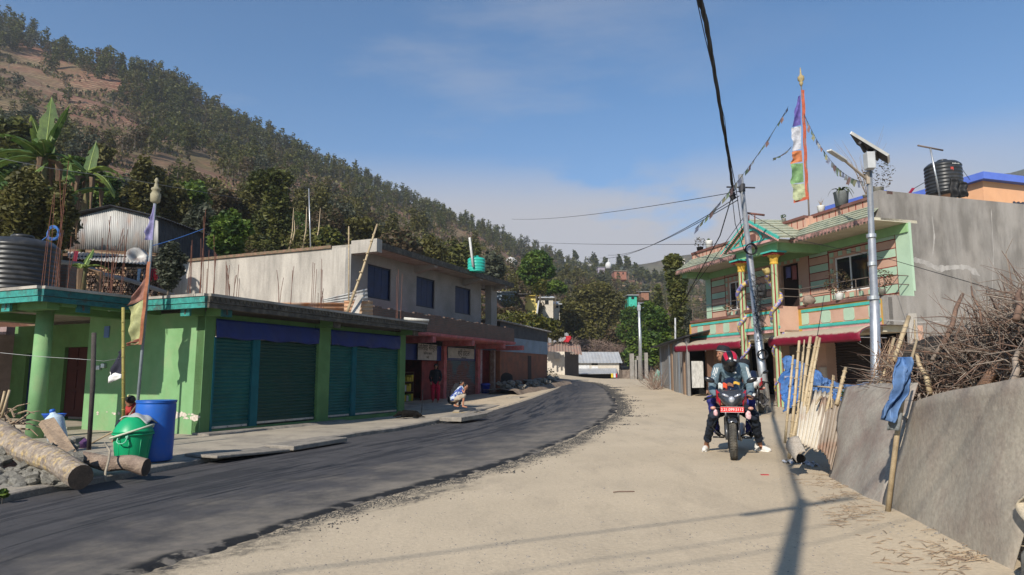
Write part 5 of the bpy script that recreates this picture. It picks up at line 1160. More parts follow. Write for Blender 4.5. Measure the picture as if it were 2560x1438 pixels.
# main walls: front wall with openings, side wall, back
ops = [(wn0, wn1, wz0, wz1), (dr0, dr1, zf, dz1), (wl0, wl1, lz0, lz1)]
mb = MB(); edges = [0]+[q for o in ops for q in o[:2]]+[HL]
for i in range(0, len(edges), 2): hb(mb, edges[i]+(0 if i else .0), edges[i+1], WV, WV+.25, zf, ze)
for a, b, z0, z1 in ops:
    if z0 > zf+.01: hb(mb, a, b, WV, WV+.25, zf, z0)
    hb(mb, a, b, WV, WV+.25, z1, ze)
mb.build('wall', m_peach, hs_)
mb = MB(); hb(mb, -.25, -.003, WV+.02, 11, zbb-.002, zp); hb(mb, -.25, -.003, GV0+.02, 11, 0, zbb-.003); mb.box(-.05, WV+.02, -.25, -.003, ze, zp); mb.box(-.0, WV+.02, -.25, -.003, zbb+.0, zbt-.04); hb(mb, HL, HL+.25, WV, 11, 0, zp-.3); hb(mb, 0, HL, 10.8, 11, 0, ze); mb.build('wall', m_cemr, hs_)
for a_, b_ in ((-.245, .22), (HL-.12, HL+.24)): mb = MB(); hb(mb, a_, b_, WV-.03, WV+.0, zf, ze, 0); mb.build('corner_pilaster', m_mint, hs_)
mb = MB(); hb(mb, -.253, -.2503, WV-.03, WV+.06, zf+.9, ze); mb.build('corner_trim', m_mint, hs_)
mb = MB()   # mint rectangles framed with dark red lines
def stripes(u0, u1, first=0):
    z = zf+.12; k = first
    while z < ze-.25:
        if k % 2: hb(mb, u0+.03, u1-.03, WV-.012, WV-.002, z+.012, z+.25, 0)
        hb(mb, u0+.0, u1-.0, WV-.016, WV-.003, z-.012, z+.012, 1); z += .262; k += 1
    for q in (u0, u1): hb(mb, q-.012, q+.012, WV-.018, WV-.004, zf+.1, ze-.05, 1)
for a_, b_, f_ in ((.24, wn0-.20, 0), (wn1+.22, dr0-.55, 0), (dr1+.35, wl0-.2, 1), (wl1+.2, HL-.14, 1)):
    if b_-a_ > .25: mb = MB(); stripes(a_, b_, f_); mb.build('painted_bands', [m_mint, m_red], hs_)
def hside(px, py, u=-.252):
    r = ray(px, py); o = Vector((hO.x, hO.y)); n = Vector((hU.x, hU.y)); t = (o.dot(n)+u)/(r.x*n.x+r.y*n.y); p = Vector((0, 0, EYE))+r*t
    return (Vector((p.x, p.y))-o).dot(Vector((hV.x, hV.y))), p.z
m_rep = mat('pale plaster repair', (.36, .34, .32), (.26, .245, .23), scale=6, st=(1, 1, .5), fine=.1); mk_ = 0
for pts, w_ in (([(2278, 648), (2310, 655), (2345, 672), (2390, 668), (2420, 668), (2450, 690)], .10), ([(2210, 800), (2300, 806), (2420, 800), (2560, 806)], .025), ([(2478, 520), (2484, 640), (2478, 780)], .02), ([(2330, 540), (2336, 590), (2332, 640)], .03), ([(2300, 870), (2400, 866), (2500, 872)], .05)):
    q = [hside(*p_) for p_ in pts]; ln = line_w([Vector((a, b, 0)) for a, b in q], 50); mb = MB(); vs = []
    for i, p_ in enumerate(ln):
        d = (ln[min(50, i+1)]-ln[max(0, i-1)]).normalized(); n_ = Vector((-d.y, d.x, 0)); ww = w_*(.55+.9*abs(noise.noise(Vector((i*.21, w_*50, 0)))))*min(1, i/4+.15, (50-i)/4+.15)
        for s_ in (-1, 1): c = p_+n_*s_*ww*(1+.3*noise.noise(Vector((i*.9, s_, 2)))); vs.append((c.x, -.2515-.0004*mk_, c.y))
    mk_ += 1; mb.add(vs, [(2*i, 2*i+1, 2*i+3, 2*i+2) for i in range(50)]); mb.build('plaster_repair', m_rep, hs_)
# window surrounds, panes
def win(u0, u1, z0, z1, name, glass=True):
    mb = MB(); t = .045
    for a, b, c, d in ((u0, u1, z0, z0+t), (u0, u1, z1-t, z1), (u0, u0+t, z0+t, z1-t), (u1-t, u1, z0+t, z1-t), (lerp(u0, u1, .55)-.02, lerp(u0, u1, .55)+.02, z0+t, z1-t)): hb(mb, a, b, WV+.06, WV+.12, c, d)
    f = mb.build(name, m_white, hs_); mb = MB(); hb(mb, u0+t, u1-t, WV+.085, WV+.095, z0+t, z1-t); mb.build('pane', m_glass, f)
    mb = MB(); hb(mb, u0, u1, WV+.26, WV+.3, z0, z1); mb.build('curtain', m_black, f)
    mb = MB(); n = 9
    for i in range(n):
        a, b = lerp(u0-.15, u1+.15, i/n)+.01, lerp(u0-.15, u1+.15, (i+1)/n)-.01
        hb(mb, a, b, WV-.03, WV-.001, z1+.05, z1+.19, i % 2); hb(mb, a, b, WV-.03, WV-.001, z0-.19, z0-.05, i % 2)
    n = 7
    for i in range(n):
        a, b = lerp(z0, z1, i/n)+.01, lerp(z0, z1, (i+1)/n)-.01
        for q in (u0-.15, u1+.04): hb(mb, q, q+.11, WV-.03, WV-.001, a, b, i % 2)
    hb(mb, u0-.18, u1+.18, WV-.04, WV-.002, z1+.2, z1+.225, 2); mb.build('surround', [m_mint, m_peach, m_red], f)
win(wn0, wn1, wz0, wz1, 'window'); win(wl0, wl1, lz0, lz1, 'window')
mb = MB(); hb(mb, dr0, dr1, WV+.1, WV+.16, zf, dz1); d_ = mb.build('door', mat('dark door wood', (.035, .018, .014)), hs_)
mb = MB(); n = 7
for i in range(n): a, b = lerp(dr0-.1, dr1+.1, i/n)+.01, lerp(dr0-.1, dr1+.1, (i+1)/n)-.01; hb(mb, a, b, WV-.03, WV-.001, dz1+.03, dz1+.2, i % 2)
for q in (dr0-.14, dr1+.03):
    for i in range(12): hb(mb, q, q+.11, WV-.03, WV-.001, zf+.15*i+.02, zf+.15*i+.14, i % 2)
mb.build('surround', [m_mint, m_peach], d_)
# cloths in the doorway
for i, c in enumerate([(.28, .10, .10), (.12, .12, .28)]):
    q = hO+hU*(dr0+.15+.3*i)+hV*(WV-.06); q.z = dz1-.1; mbx = MB(); mbx.grid(lambda u, v: q+hU*(u-.5)*.28+hV*.03*math.sin(u*8)+Vector((0, 0, -(.5-.1*i)*v)), 6, 6)
    one(mbx, 'hanging_cloth', mat('hung cloth', c), ('dull pink' if i == 0 else 'blue')+' cloth hanging in the dark doorway of the painted house balcony', 'laundry', tuple(q), smooth=True, solid=.01)
# balcony floor and band, forward bay between the pillars
b0, b1 = hv(1943, 760, -.75)[0], hv(1858, 780, -.75)[0]; b0, b1 = min(b0, b1)-.1, max(b0, b1)+.1; BV = -.75
print('bay', b0, b1)
mb = MB(); hb(mb, 0.003, HL, .02, WV-.03, zf-.25, zf-.002); hb(mb, b0, b1, BV+.15, .02, zf-.25, zf-.002); mb.build('balcony_floor', m_soff, hs_)
def bandrun(u0, u1, v, nrm=1):
    """painted parapet band between u0 and u1 on plane v"""
    mb = MB(); H = zbt-zbb
    hb(mb, u0, u1, v, v+.14, zbb, zbt-.10, 0)                              # peach body
    hb(mb, u0-.0, u1, v-.05, v+.17, zbt-.10, zbt, 1)                      # brown cap
    hb(mb, u0, u1, v-.018, v-.001, zbt-.145, zbt-.105, 2)                # yellow
    hb(mb, u0, u1, v-.025, v-.001, zbt-.235, zbt-.15, 3)                 # turquoise
    hb(mb, u0, u1, v-.04, v-.001, zbb+.13, zbb+.20, 3)
    hb(mb, u0, u1, v-.014, v-.001, zbb+.0, zbb+.10, 4)
    x = u0
    while x < u1-.04: mb.add([(v-.043, x, zbb+.13), (v-.043, x+.05, zbb+.13), (v-.043, x+.025, zbb+.085)], [(0, 1, 2)], 3); x += .055
    n = max(2, int((u1-u0)/.42)); z0, z1 = zbb+.23, zbt-.26
    for i in range(n):
        a, b = lerp(u0, u1, i/n)+.03, lerp(u0, u1, (i+1)/n)-.03
        if i % 2 == 0: c = .05; mb.prism([(a+c, z0), (b-c, z0), (b, z0+c), (b, z1-c), (b-c, z1), (a+c, z1), (a, z1-c), (a, z0+c)], (v-.002, 0, 0), (0, 1, 0), (0, 0, 1), (-1, 0, 0), .012, 5)
        else:
            hb(mb, a, b, v-.012, v-.001, z1+.002, z1+.02, 2); hb(mb, a, b, v-.012, v-.001, z0-.02, z0-.002, 2)
    return mb.build('balcony_band', [m_peach, m_brown, m_yel, m_turq, m_pinkl, m_mint], hs_)
bandrun(.003, b0, 0); bandrun(b1, HL, 0); bandrun(b0+.002, b1-.002, BV)
for a_, b_ in ((b0, b0+.1), (b1-.1, b1)): mb = MB(); mb.box(BV+.14, -.003, a_, b_, zbb, zbt-.02); mb.build('balcony_band', m_peach, hs_)
for q_ in ((-.06, .0, -.012, .14), (HL-.0, HL+.12, -.012, .14), (b0-.12, b0-.0, -.03, .0)): mb = MB(); hb(mb, *q_, zbb, zbt-.14); mb.build('yellow_post', m_yel, hs_)
mb = MB(); hb(mb, -.25, -.0601, -.012, .14, zbb, zbt-.1); mb.build('wall', m_cemr, hs_)
mb = MB()
for z_ in (zbt+.30, zbt+.55):
    mb.tube([(.05, .0, z_), (.05, b0, z_)], .014, 6); mb.tube([(.05, b1, z_), (.05, HL, z_)], .014, 6); mb.tube([(BV+.1, b0, z_), (BV+.1, b1, z_)], .014, 6); mb.tube([(.05, b0, z_), (BV+.1, b0, z_)], .014, 6)
    mb.tube([(.05, -.12, z_), (WV, -.12, z_)], .014, 6)
for u_ in (.05, .9, 1.8, b0, b1, b1+1.3, HL-.05): mb.tube([(.05, u_, zbt), (.05, u_, zbt+.56)], .014, 6)
mb.tube([(.05, -.12, zbt), (.05, -.12, zbt+.56)], .014, 6); mb.tube([(.05, -.12, zbt), (.6, -.12, zbt+.56)], .012, 6)
mb.build('railing', mat('grey brown railing', (.14, .11, .09)), hs_)
# ground floor: shop fronts in shade, orange piers, shutters
GV = 1.1
for q_ in ((-.255, .06, GV-.12, GV+.05), (b0-.3, b0+.15, GV-.4, GV+.2), (b1-.1, b1+.3, GV-.4, GV+.2), (HL-.25, HL, GV-.5, GV+.2)): mb = MB(); hb(mb, *q_, 0, zbb-.002); mb.build('pier', m_peach, hs_)
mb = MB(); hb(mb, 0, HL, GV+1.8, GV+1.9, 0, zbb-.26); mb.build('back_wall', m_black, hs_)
mb = MB(); shutter(mb, .06, b0-.3, .5, 2.5, GV, 0); mb.v = [(y, x, z) for x, y, z in mb.v]; hb(mb, .06, b0-.3, GV-.04, GV+.2, 2.5, zbb-.26); mb.build('roller_shutter', mat('dark brown shutter', (.035, .025, .022)), hs_)
mb = MB(); hb(mb, b0+.15, b1-.1, GV, GV+.1, .3, 2.5); mb.build('shop_door', mat('grey plank shop door', (.16, .14, .125), (.11, .10, .09), scale=6, st=(8, 8, 1)), hs_)
mb = MB(); hb(mb, -.2, HL, -.55, GV+1.8, 0, .56); mb.build('plinth', m_walk, hs_)
# cloth sacks / white patterned curtain by the shop door
mb = MB(); hb(mb, b0-.32, b0-.02, GV-.47, GV-.41, .6, 1.75); hb(mb, b0+.2, b0+.5, GV-.1, GV-.05, .6, 1.75, 0); hb(mb, b0-.32, b0-.02, GV-.48, GV-.40, .56, .75, 1); hb(mb, b0+.2, b0+.5, GV-.12, GV-.04, .56, .75, 1); mb.build('door_panel', [mat('cream panels', (.5, .42, .34)), m_reddk], hs_)
# plank-fronted shed bay at the far end
# awnings
m_awn = mat('dusty red awning', (.19, .008, .026), (.15, .007, .022), fine=.06, rough=.5)
nt = m_awn.node_tree; N = nt.nodes; L = nt.links; b_ = N['Principled BSDF']; tco = N.new('ShaderNodeTexCoord'); ge = N.new('ShaderNodeNewGeometry'); sp = N.new('ShaderNodeSeparateXYZ'); L.new(ge.outputs['Normal'], sp.inputs[0])
dn = nzz(tco.outputs['Object'], (1, 1, 1), 9, 6); upf = mth('MULTIPLY', mrr(mth('ADD', sp.outputs[2], mth('MULTIPLY', mth('SUBTRACT', dn, .5), .6)), .42, .78, 0, 1), .93)
src = b_.inputs['Base Color'].links[0].from_socket; L.new(mixc(upf, src, (.40, .345, .26)), b_.inputs['Base Color'])
def awning(u0, u1, z0, z1, out):
    mb = MB(); vs = []; n = 12; prof = []
    for i in range(n+1):
        t = (math.pi/2)*i/n; prof.append((.0-out*math.sin(t)**.8, z0+.16+(z1-z0-.16)*math.cos(t)))
    prof.append((-out+.01, z0+.08)); prof.append((-out+.03, z0))
    for ff in (lambda u, v: None,):
        k = len(prof); m_ = 24
        for j in range(m_+1):
            u_ = lerp(u0, u1, j/m_); sagz = .02*math.sin(j/m_*math.pi*6)
            vs += [(x, u_, z_) for x, z_ in prof]
        mb.add(vs, [(j*k+i, j*k+i+1, (j+1)*k+i+1, (j+1)*k+i) for j in range(m_) for i in range(k-1)])
    o = mb.build('awning', m_awn, hs_, smooth=True, solid=.02)
    mb = MB()
    for u_ in (u0+.04, (u0+u1)/2, u1-.04):
        mb.tube([(x+.02, u_, z_-.03) for x, z_ in prof], .014, 6); mb.tube([(-out+.03, u_, z0+.1), (0, u_, z0+.1)], .012, 5)
    mb.build('awning_frame', m_metal, o)
AO = .95
a0, a1 = hv(2150, 850, -AO)[0], hv(1921, 868, -AO)[0]; a2, a3 = hv(1850, 868, -AO)[0], hv(1686, 885, -AO)[0]
za = hv(2060, 858, -AO)[1]; zat = zbb+.0
print('awn', a0, a1, a2, a3, za, zat)
awning(a0, a1, za, zat, AO); awning(a2, a3, za, zat, AO)
# soffit, eave and tiled roof
EV = -.45
mb = MB(); hb(mb, -.25, HL+.25, EV+.1, WV+.3, ze-.02, ze+.06); hb(mb, b0-.25, b1+.25, BV-.2, EV+.1, ze-.02, ze+.06); mb.build('soffit', [m_soff], hs_)
mb = MB(); hb(mb, -.25+.01, HL+.3, WV-.08, WV-.001, ze-.28, ze-.021); hb(mb, HL-.15, HL+.25, -.2, WV-.08, ze-.25, ze-.021); hb(mb, b0-.1, b0+.1, BV, WV-.08, ze-.3, ze-.021); hb(mb, b1-.1, b1+.1, BV, WV-.08, ze-.3, ze-.021); hb(mb, b0-.1, b1+.1, BV-.05, BV+.1, ze-.3, ze-.021); mb.build('beam', m_mintl, hs_)
def tiles(mb, P0, P1, P2, P3, nu, nv, mi=0):   # eave edge P0->P1, upper edge P3->P2
    P0, P1, P2, P3 = map(Vector, (P0, P1, P2, P3)); nrm = (P1-P0).cross(P3-P0).normalized()
    if nrm.z < 0: nrm = -nrm
    for j in range(nv):
        for i in range(nu):
            o = .5*(j % 2); ua, ub = max(0, (i-o)/nu), min(1, (i+1-o-.06)/nu)
            if ub <= ua: continue
            va, vb = j/nv, (j+1.15)/nv
            def q(u, v, h): return P0.lerp(P1, u).lerp(P3.lerp(P2, u), v)+nrm*h
            k = .012*(hash((i*7, j*13)) % 5)/5
            vs = [q(ua, va, .0), q(ub, va, .0), q(ub, min(1, vb), -.01), q(ua, min(1, vb), -.01), q(ua, va, .035+k), q(ub, va, .035+k), q(ub, min(1, vb), .006), q(ua, min(1, vb), .006)]; mb.hexa(vs, mi)
m_etr = mat('grimy pink scallops', (.40, .22, .19), (.12, .08, .07), scale=9, fine=.2); PV = .28; zpb = ze+.58
for u0_, u1_ in ((-.2, b0-.3), (b1+.3, HL+.3)):
    mb = MB(); tiles(mb, (EV, u0_, ze+.06), (EV, u1_, ze+.06), (PV, u1_, zpb), (PV, u0_, zpb), int((u1_-u0_)/.24), 5); mb.build('tiled_eave', m_tile, hs_)
    mb = MB(); hb(mb, u0_, u1_, EV-.02, EV+.1, ze-.05, ze+.05, 0); x = u0_
    while x < u1_-.05: mb.add([(EV-.025, x, ze-.05), (EV-.025, x+.07, ze-.05), (EV-.025, x+.035, ze-.13)], [(0, 1, 2)], 1 if int(x*14) % 2 else 0); x += .075
    mb.build('eave_trim', [m_etr, m_slab], hs_, solid=.006)
# parapet with dark red lines and brown cap
mb = MB(); runs = [(-.25, b0-.5, PV, zp), (b0-.5, b1+.5, PV-.25, zp-.02), (b1+.5, HL+.2, PV, zp)]
for u0_, u1_, v, zt_ in runs:
    hb(mb, u0_+.001, u1_-.001, v, v+.12, zpb-.15, zt_-.09, 0); hb(mb, u0_, u1_, v-.05, v+.16, zt_-.09, zt_, 1); x = u0_+.1
    while x < u1_-.03: hb(mb, x, x+.02, v-.012, v-.001, zpb-.1, zt_-.1, 2); x += .27
for u_ in (b0-.5, b1+.5): mb.box(PV-.13, PV+.0, u_-.1, u_+.02, zpb-.15, zp-.06, 0)
mb.build('parapet', [m_peach, m_brown, m_red], hs_)
mb = MB(); hb(mb, 0, HL, WV+.3, 10.8, ze+.001, ze+.1); mb.build('roof_slab', m_conc, hs_)
# gabled front over the two pillars
gu0, gu1 = hv(1945, 612, BV-.3)[0], hv(1812, 642, BV-.3)[0]; gz0 = ze+.06; gap = hv(1868, 551, BV-.3)[1]; gm = (gu0+gu1)/2; GVv = BV-.3
print('gable', gu0, gu1, gap)
mb = MB()
mb.prism([(gu0+.1, gz0), (gu1-.1, gz0), (gm, gap-.1)], (GVv+.08, 0, 0), (0, 1, 0), (0, 0, 1), (1, 0, 0), .1, 0)
def rib(pts, w_, v, mi, t=.03):   # ribbon trim following points (u, z)
    for (a, b), (c, d) in zip(pts, pts[1:]):
        mb.bar((v, a, b), (v, c, d), t, w_, mi, up=(0, -(d-b), (c-a)))
for k, (w_, mi, ins) in enumerate([(.10, 1, .02), (.06, 2, .12), (.05, 4, .19), (.05, 1, .27)]):
    rib([(gu0+ins, gz0+.03), (gm, gap-ins*1.0)], w_, GVv+.02+.012*k, mi); rib([(gm, gap-ins), (gu1-ins, gz0+.03)], w_, GVv+.02+.012*k, mi)
hb(mb, gu0+.1, gu1-.1, GVv+.02, GVv+.07, gz0-.06, gz0+.02, 4); hb(mb, gu0+.35, gu1-.35, GVv+.045, GVv+.078, gz0+.03, gz0+.09, 1)
pts = [(gm-.45*math.cos(math.pi*i/10)*(gu1-gu0)/2/1.0*.9, gz0+.08+(gap-gz0)*.52*math.sin(math.pi*i/10)) for i in range(11)]
rib(pts, .08, GVv+.05, 1); rib([(a, b+.06) for a, b in pts], .04, GVv+.055, 4)
hb(mb, gm-.25, gm+.25, GVv+.06, GVv+.079, gz0+.1, gz0+(gap-gz0)*.42, 3)
mb.build('gable_front', [m_peach, m_turq, m_yel, m_brown, m_pinkl], hs_)
for sgn, ue_ in ((-1, gu0-.12), (1, gu1+.12)):
    mb = MB(); tiles(mb, (GVv-.05, ue_, gz0-.02), (PV+.2, ue_, gz0+.1), (PV+.2, gm, gap+.1), (GVv-.05, gm, gap+.02), 6, 7); mb.hexa([(GVv-.05, ue_, gz0-.05), (PV+.2, ue_, gz0+.06), (PV+.2, gm, gap+.06), (GVv-.05, gm, gap-.02), (GVv-.05, ue_, gz0-.02), (PV+.2, ue_, gz0+.09), (PV+.2, gm, gap+.09), (GVv-.05, gm, gap+.01)], 0); mb.build('tiled_gable_roof', m_tile, hs_)
    mb = MB(); mb.bar((GVv-.06, ue_, gz0-.05), (GVv-.06, gm, gap-.02), .05, .09, 0, up=(0, 0, 1)); x = 0
    while x < 1: 
        a = lerp(ue_, gm, x); z_ = lerp(gz0-.09, gap-.06, x); mb.box(GVv-.09, GVv-.06, a, a+.05, z_-.05, z_+.0, 1); x += .045
    mb.build('gable_trim', [m_turq, m_pinkl], hs_)
# pillars with gold capitals and coiled dragons
for k, (ua, zc) in enumerate(((hv(1940, 760, BV)[0], ze-.3), (hv(1858, 780, BV)[0], ze-.3))):
    p_ = empty('pillar', None, None, (BV, ua, 0)); p_.parent = hs_; del_ = 0
    mb = MB(); n = 24; prof = [(.13, .35), (.125, zc-.42)]; cols = [0, 1, 2, 3]
    n = 18
    for i in range(n):
        a, b = 6.2832*i/n, 6.2832*(i+1)/n
        mb.add([(.13*math.cos(a), .13*math.sin(a), .35), (.13*math.cos(b), .13*math.sin(b), .35), (.12*math.cos(b), .12*math.sin(b), zc-.4), (.12*math.cos(a), .12*math.sin(a), zc-.4)], [(0, 1, 2, 3)], (1, 3, 2, 1, 3, 2)[i % 6])
    sh = mb.build('shaft', [m_yel, m_mintl, m_red, mat('pale yellow stripe', (.42, .40, .27))], hs_); sh.parent = p_
    mb = MB(); mb.lathe([(.13, zc-.42), (.14, zc-.38), (.12, zc-.34), (.15, zc-.2), (.21, zc-.12)], 12, mi=0); mb.box(-.24, .24, -.24, .24, zc-.12, zc-.05, 1); mb.box(-.29, .29, -.29, .29, zc-.05, zc, 2); mb.build('capital', [mat('gold paint', (.62, .38, .06), rough=.35), m_red, m_turq], p_)
    mb = MB(); z0_ = .9; pts = []; rs = []; N2 = 90; hh = zc-.75
    for i in range(N2+1):
        t = i/N2; a = t*3.3*6.2832+(1.5 if k == 0 else 3.2); r_ = .165+(.16 if t > .93 else 0)*(t-.93)/.07; pts.append((r_*math.cos(a), r_*math.sin(a), lerp(z0_, hh, t))); rs.append(lerp(.02, .075, min(1, t*1.2)))
    mb.tube(pts, rs, 8); e_ = mb.build('dragon', mat('gold and blue scales', (.50, .36, .10), (.14, .14, .38), scale=12, st=(1, 1, 1), lo=.45, hi=.55, rough=.4), p_, smooth=True)
    mb = MB(); q = Vector(pts[-1]); d = (q-Vector((0, 0, q.z))).normalized(); mb.ell(q+d*.05+Vector((0, 0, .08)), (.12, .10, .11), seg=12, rings=8, jit=.4, rnd=k); mb.cap(q+d*.1+Vector((0, 0, .06)), q+d*.24+Vector((0, 0, .12)), .06, .03); mb.build('dragon_head', mat('old gold head', (.42, .32, .12)), e_, smooth=True)
    mb = MB(); mb.box(-.16, .16, -.16, .16, 0, .36); mb.build('base', m_peach, p_)
# rooftop: stair block with blue cornice, blue parapet rail, tank, antenna, plants
m_blu = mat('cornflower blue cornice', (.10, .17, .55), (.09, .15, .5), fine=.06); m_pch = mat('pale orange wall', (.66, .36, .20), (.62, .33, .18), fine=.05, dirt=(.5, .3, .2), damt=.3)
rb = empty('rooftop_room', 'pale orange rooftop room with a blue cornice behind the cement side wall', 'rooftop room', tuple(P(2455, 500, 25)), 0)
def wb(mbx, pts, z0, z1, mi=0): return mbx.hexa([Vector((p.x, p.y, z0)) for p in pts]+[Vector((p.x, p.y, z1)) for p in pts], mi)
c0 = P(2458, 470, 24); c0.z = 0; z1_ = P(2458, 452, 24).z; zc1 = P(2458, 441, 24).z
dL = hU*3.6; dR = hV*6
mb = MB(); wb(mb, [c0+dL, c0+dL+dR, c0+dR, c0], ze, z1_); mb.build('wall', m_pch, rb, wld=True)
mb = MB(); o_ = .25; wb(mb, [c0+dL+hU*o_-hV*o_, c0+dL+dR+hU*o_, c0+dR-hU*o_+hV*.2, c0-hU*o_-hV*o_], z1_+.001, z1_+.26); mb.build('cornice', m_blu, rb, wld=True)
c1_ = c0+dL; q1 = P(2210, 478, 26)
mb = MB(); a = P(2345, 498, 23.6); b = P(2205, 475, 25.5); c_ = P(2050, 520, 29.5); a2_ = P(2345, 510, 23.6)
for s0, s1 in ((a, b), (b, c_)):
    d_ = (s1-s0); d_.z = 0; n_ = Vector((d_.y, -d_.x, 0)).normalized()*.2; zt0, zt1 = s0.z, s1.z
    mb.hexa([s0-Vector((0, 0, .25)), s1-Vector((0, 0, .25)), s1+n_-Vector((0, 0, .25)), s0+n_-Vector((0, 0, .25)), s0, s1, s1+n_, s0+n_], 0)
    mb.hexa([s0-Vector((0, 0, 1.2)), s1-Vector((0, 0, 1.2)), s1+n_*.6-Vector((0, 0, 1.2)), s0+n_*.6-Vector((0, 0, 1.2)), s0-Vector((0, 0, .251)), s1-Vector((0, 0, .251)), s1+n_*.6-Vector((0, 0, .251)), s0+n_*.6-Vector((0, 0, .251))], 1)
tag(mb.build('rooftop_wall', [m_blu, m_pch], origin=tuple(a)), 'low blue capped wall running along the back of the painted house roof', 'wall')
t_ = P(2362, 483, 22.3); tk = rtank((t_.x, t_.y, P(2362, 486, 22.3).z), .56, 1.12, m_tank, 'water_tank', 'black ribbed water tank standing on the painted house roof', 8)
mb = MB(); k = tk.location; m_ = mat('red emblem', (.4, .06, .05)); 
def onTank(a, z, s): return [(.565*math.cos(a+i*s), .565*math.sin(a+i*s), z+j) for j in (0, s*.7) for i in (0, 1)]
v_ = onTank(-1.75, .68, .16); mb.add([v_[0], v_[1], v_[3], v_[2]], [(0, 1, 2, 3)]); mb.build('emblem', m_, tk)
mb = MB()
for i, ww in enumerate((.05, .04, .05, .03, .05, .04)): v_ = onTank(-1.62+i*.085, .90, ww); mb.add([v_[0], v_[1], v_[3], v_[2]], [(0, 1, 2, 3)])
tag(mb.build('lettering', m_white, tk), 'worn white lettering band')
ab = P(2350, 493, 20.5); at_ = P(2326, 372, 20.5); pole('antenna_mast', [ab, at_], .028, m_metal, 'leaning steel mast with a crossbar in front of the black roof tank', 'mast'); 
pole('crossbar', [P(2295, 364, 20.4), P(2357, 376, 20.7)], .028, mat('rusty grey bar', (.16, .12, .10)), 'horizontal bar on top of the leaning steel mast', 'bar')
mb = MB(); q = P(2374, 440, 20.2); mb.grid(lambda u, v: P(lerp(2374, 2419, u)+3*math.sin(v*9), lerp(442+18*u, 496-4*u, v), 20.2)+Vector((0, .07*math.sin(u*13)+.03*math.sin(v*7), 0)), 16, 12); one(mb, 'black_cloth', m_blk, 'black cloth hung to dry on the rope beside the black roof tank', 'laundry', tuple(q), smooth=True, solid=.02)
mb = MB(); q = P(2272, 478, 20.2); mb.grid(lambda u, v: P(lerp(2284, 2272, v)+(u-.5)*8, lerp(470, 486, v), 20.2), 4, 4); one(mb, 'red_cloth', mat('maroon cloth', (.22, .01, .04)), 'small maroon rag tied on the rope above the cement side wall', 'cloth', tuple(q), smooth=True, solid=.02)
wire([P(2284, 472, 20.2), P(2340, 440, 20.4)], .010, m_cable, 'thin rope running from the maroon rag to the mast', 'rope', 'rope'); wire([P(2403, 420, 21), P(2425, 450, 21)], .008, m_cable, 'short wire dropping from the roof tank to the blue cornice')
mb = MB(); corr(mb, P(2532, 512, 20.6), P(2600, 524, 21.3), P(2600, 510, 22), P(2532, 505, 22), 6, .02); one(mb, 'tin_sheet', m_tind, 'dark tin sheet edge at the far right above the cement side wall', 'metal sheet', tuple(P(2540, 512, 16.6)), solid=.02)
# pots on the parapet
def pot(px, py, v, r, h, m, label, plant, seed, ps=.3, n=120, lm='bright'):
    u_, z_ = hv(px, py, v); z_ = zp+.002 if py < 650 else zbt+.002; p = hO+hU*u_+hV*v; e = empty('plant_pot', label, 'plant pot', (p.x, p.y, z_)); mb = MB(); mb.lathe([(r*.82, 0), (r, h*.95), (r*1.05, h), (r*.9, h)], 20); mb.build('pot', m, e, smooth=True)
    rr = random.Random(seed); mb = MB()
    if plant == 'strap':
        for i in range(12):
            a = rr.random()*6.28; q = Vector((0, 0, h)); d = Vector((math.cos(a), math.sin(a), 1.3)); pts = [q]; 
            for k in range(6): q = q+d.normalized()*ps*.24; d.z -= .75; pts.append(q)
            sd = Vector((-math.sin(a), math.cos(a), 0))*.035; mb.add([p_-sd*(1-i2/7) for i2, p_ in enumerate(pts)]+[p_+sd*(1-i2/7) for i2, p_ in enumerate(pts)], [(i2, i2+1, i2+8, i2+7) for i2 in range(6)], 2)
        mb.build('leaves', LM['yellow'], e)
    elif plant == 'twig':
        for i in range(n):
            a = rr.random()*6.28; t = rr.uniform(.3, 1)*ps; mb.tube([(0, 0, h*.8), (math.cos(a)*t*.2, math.sin(a)*t*.2, h+t*.6), (math.cos(a)*t*.45, math.sin(a)*t*.45, h+t)], [.008, .005, .002], 4)
        mb.build('stems', m_wood, e)
    else:
        leafcloud(mb, [((0, 0, h+ps*.5), (ps*.6, ps*.6, ps*.55))], n, .035, rr); mb.build('leaves', LM[lm], e)
    return e
m_potg = mat('grey pot', (.16, .17, .17)); 
pot(2104, 510, .35, .22, .44, m_potg, 'big grey pot with drooping yellow green leaves on the parapet', 'strap', 1, .42)
pot(2053, 528, .35, .12, .22, m_white, 'white bucket with twiggy plant right of the flag mast', 'twig', 2, .25, 14)
pot(1959, 543, .2, .07, .16, m_stone, 'tiny grey pot with a sprig on the parapet corner', 'leaf', 3, .14, 40)
pot(1773, 616, .35, .16, .30, m_white, 'white bucket standing on the left end of the parapet', 'leaf', 4, .10, 30)
pot(1750, 622, .35, .14, .16, m_black, 'black pot with a dry flowering plant at the parapet end', 'leaf', 5, .42, 160, 'brown')
pot(2165, 480, .35, .1, .1, m_stone, 'pot with a bare twiggy shrub behind the solar lamp pole', 'twig', 6, 2.1, 16)
pot(2195, 478, .35, .16, .2, m_stone, 'pot of dry straw coloured leaves right of the solar lamp pole', 'leaf', 7, .8, 260, 'brown')
pot(1822, 792, .0, .08, .12, m_stone, 'small potted plant under the left window of the balcony', 'leaf', 8, .35, 120, 'brown')
pot(2020, 755, -.02, .07, .16, m_white, 'small white jar on the balcony ledge left of the window', 'leaf', 9, .03, 6)
pot(2098, 738, -.02, .13, .2, m_white, 'white pot with trailing dry plant below the large window', 'leaf', 10, .7, 420, 'brown')
pot(2205, 728, -.02, .10, .14, m_stone, 'dry bushy plant on the balcony ledge at the right end', 'leaf', 11, .55, 260, 'brown')
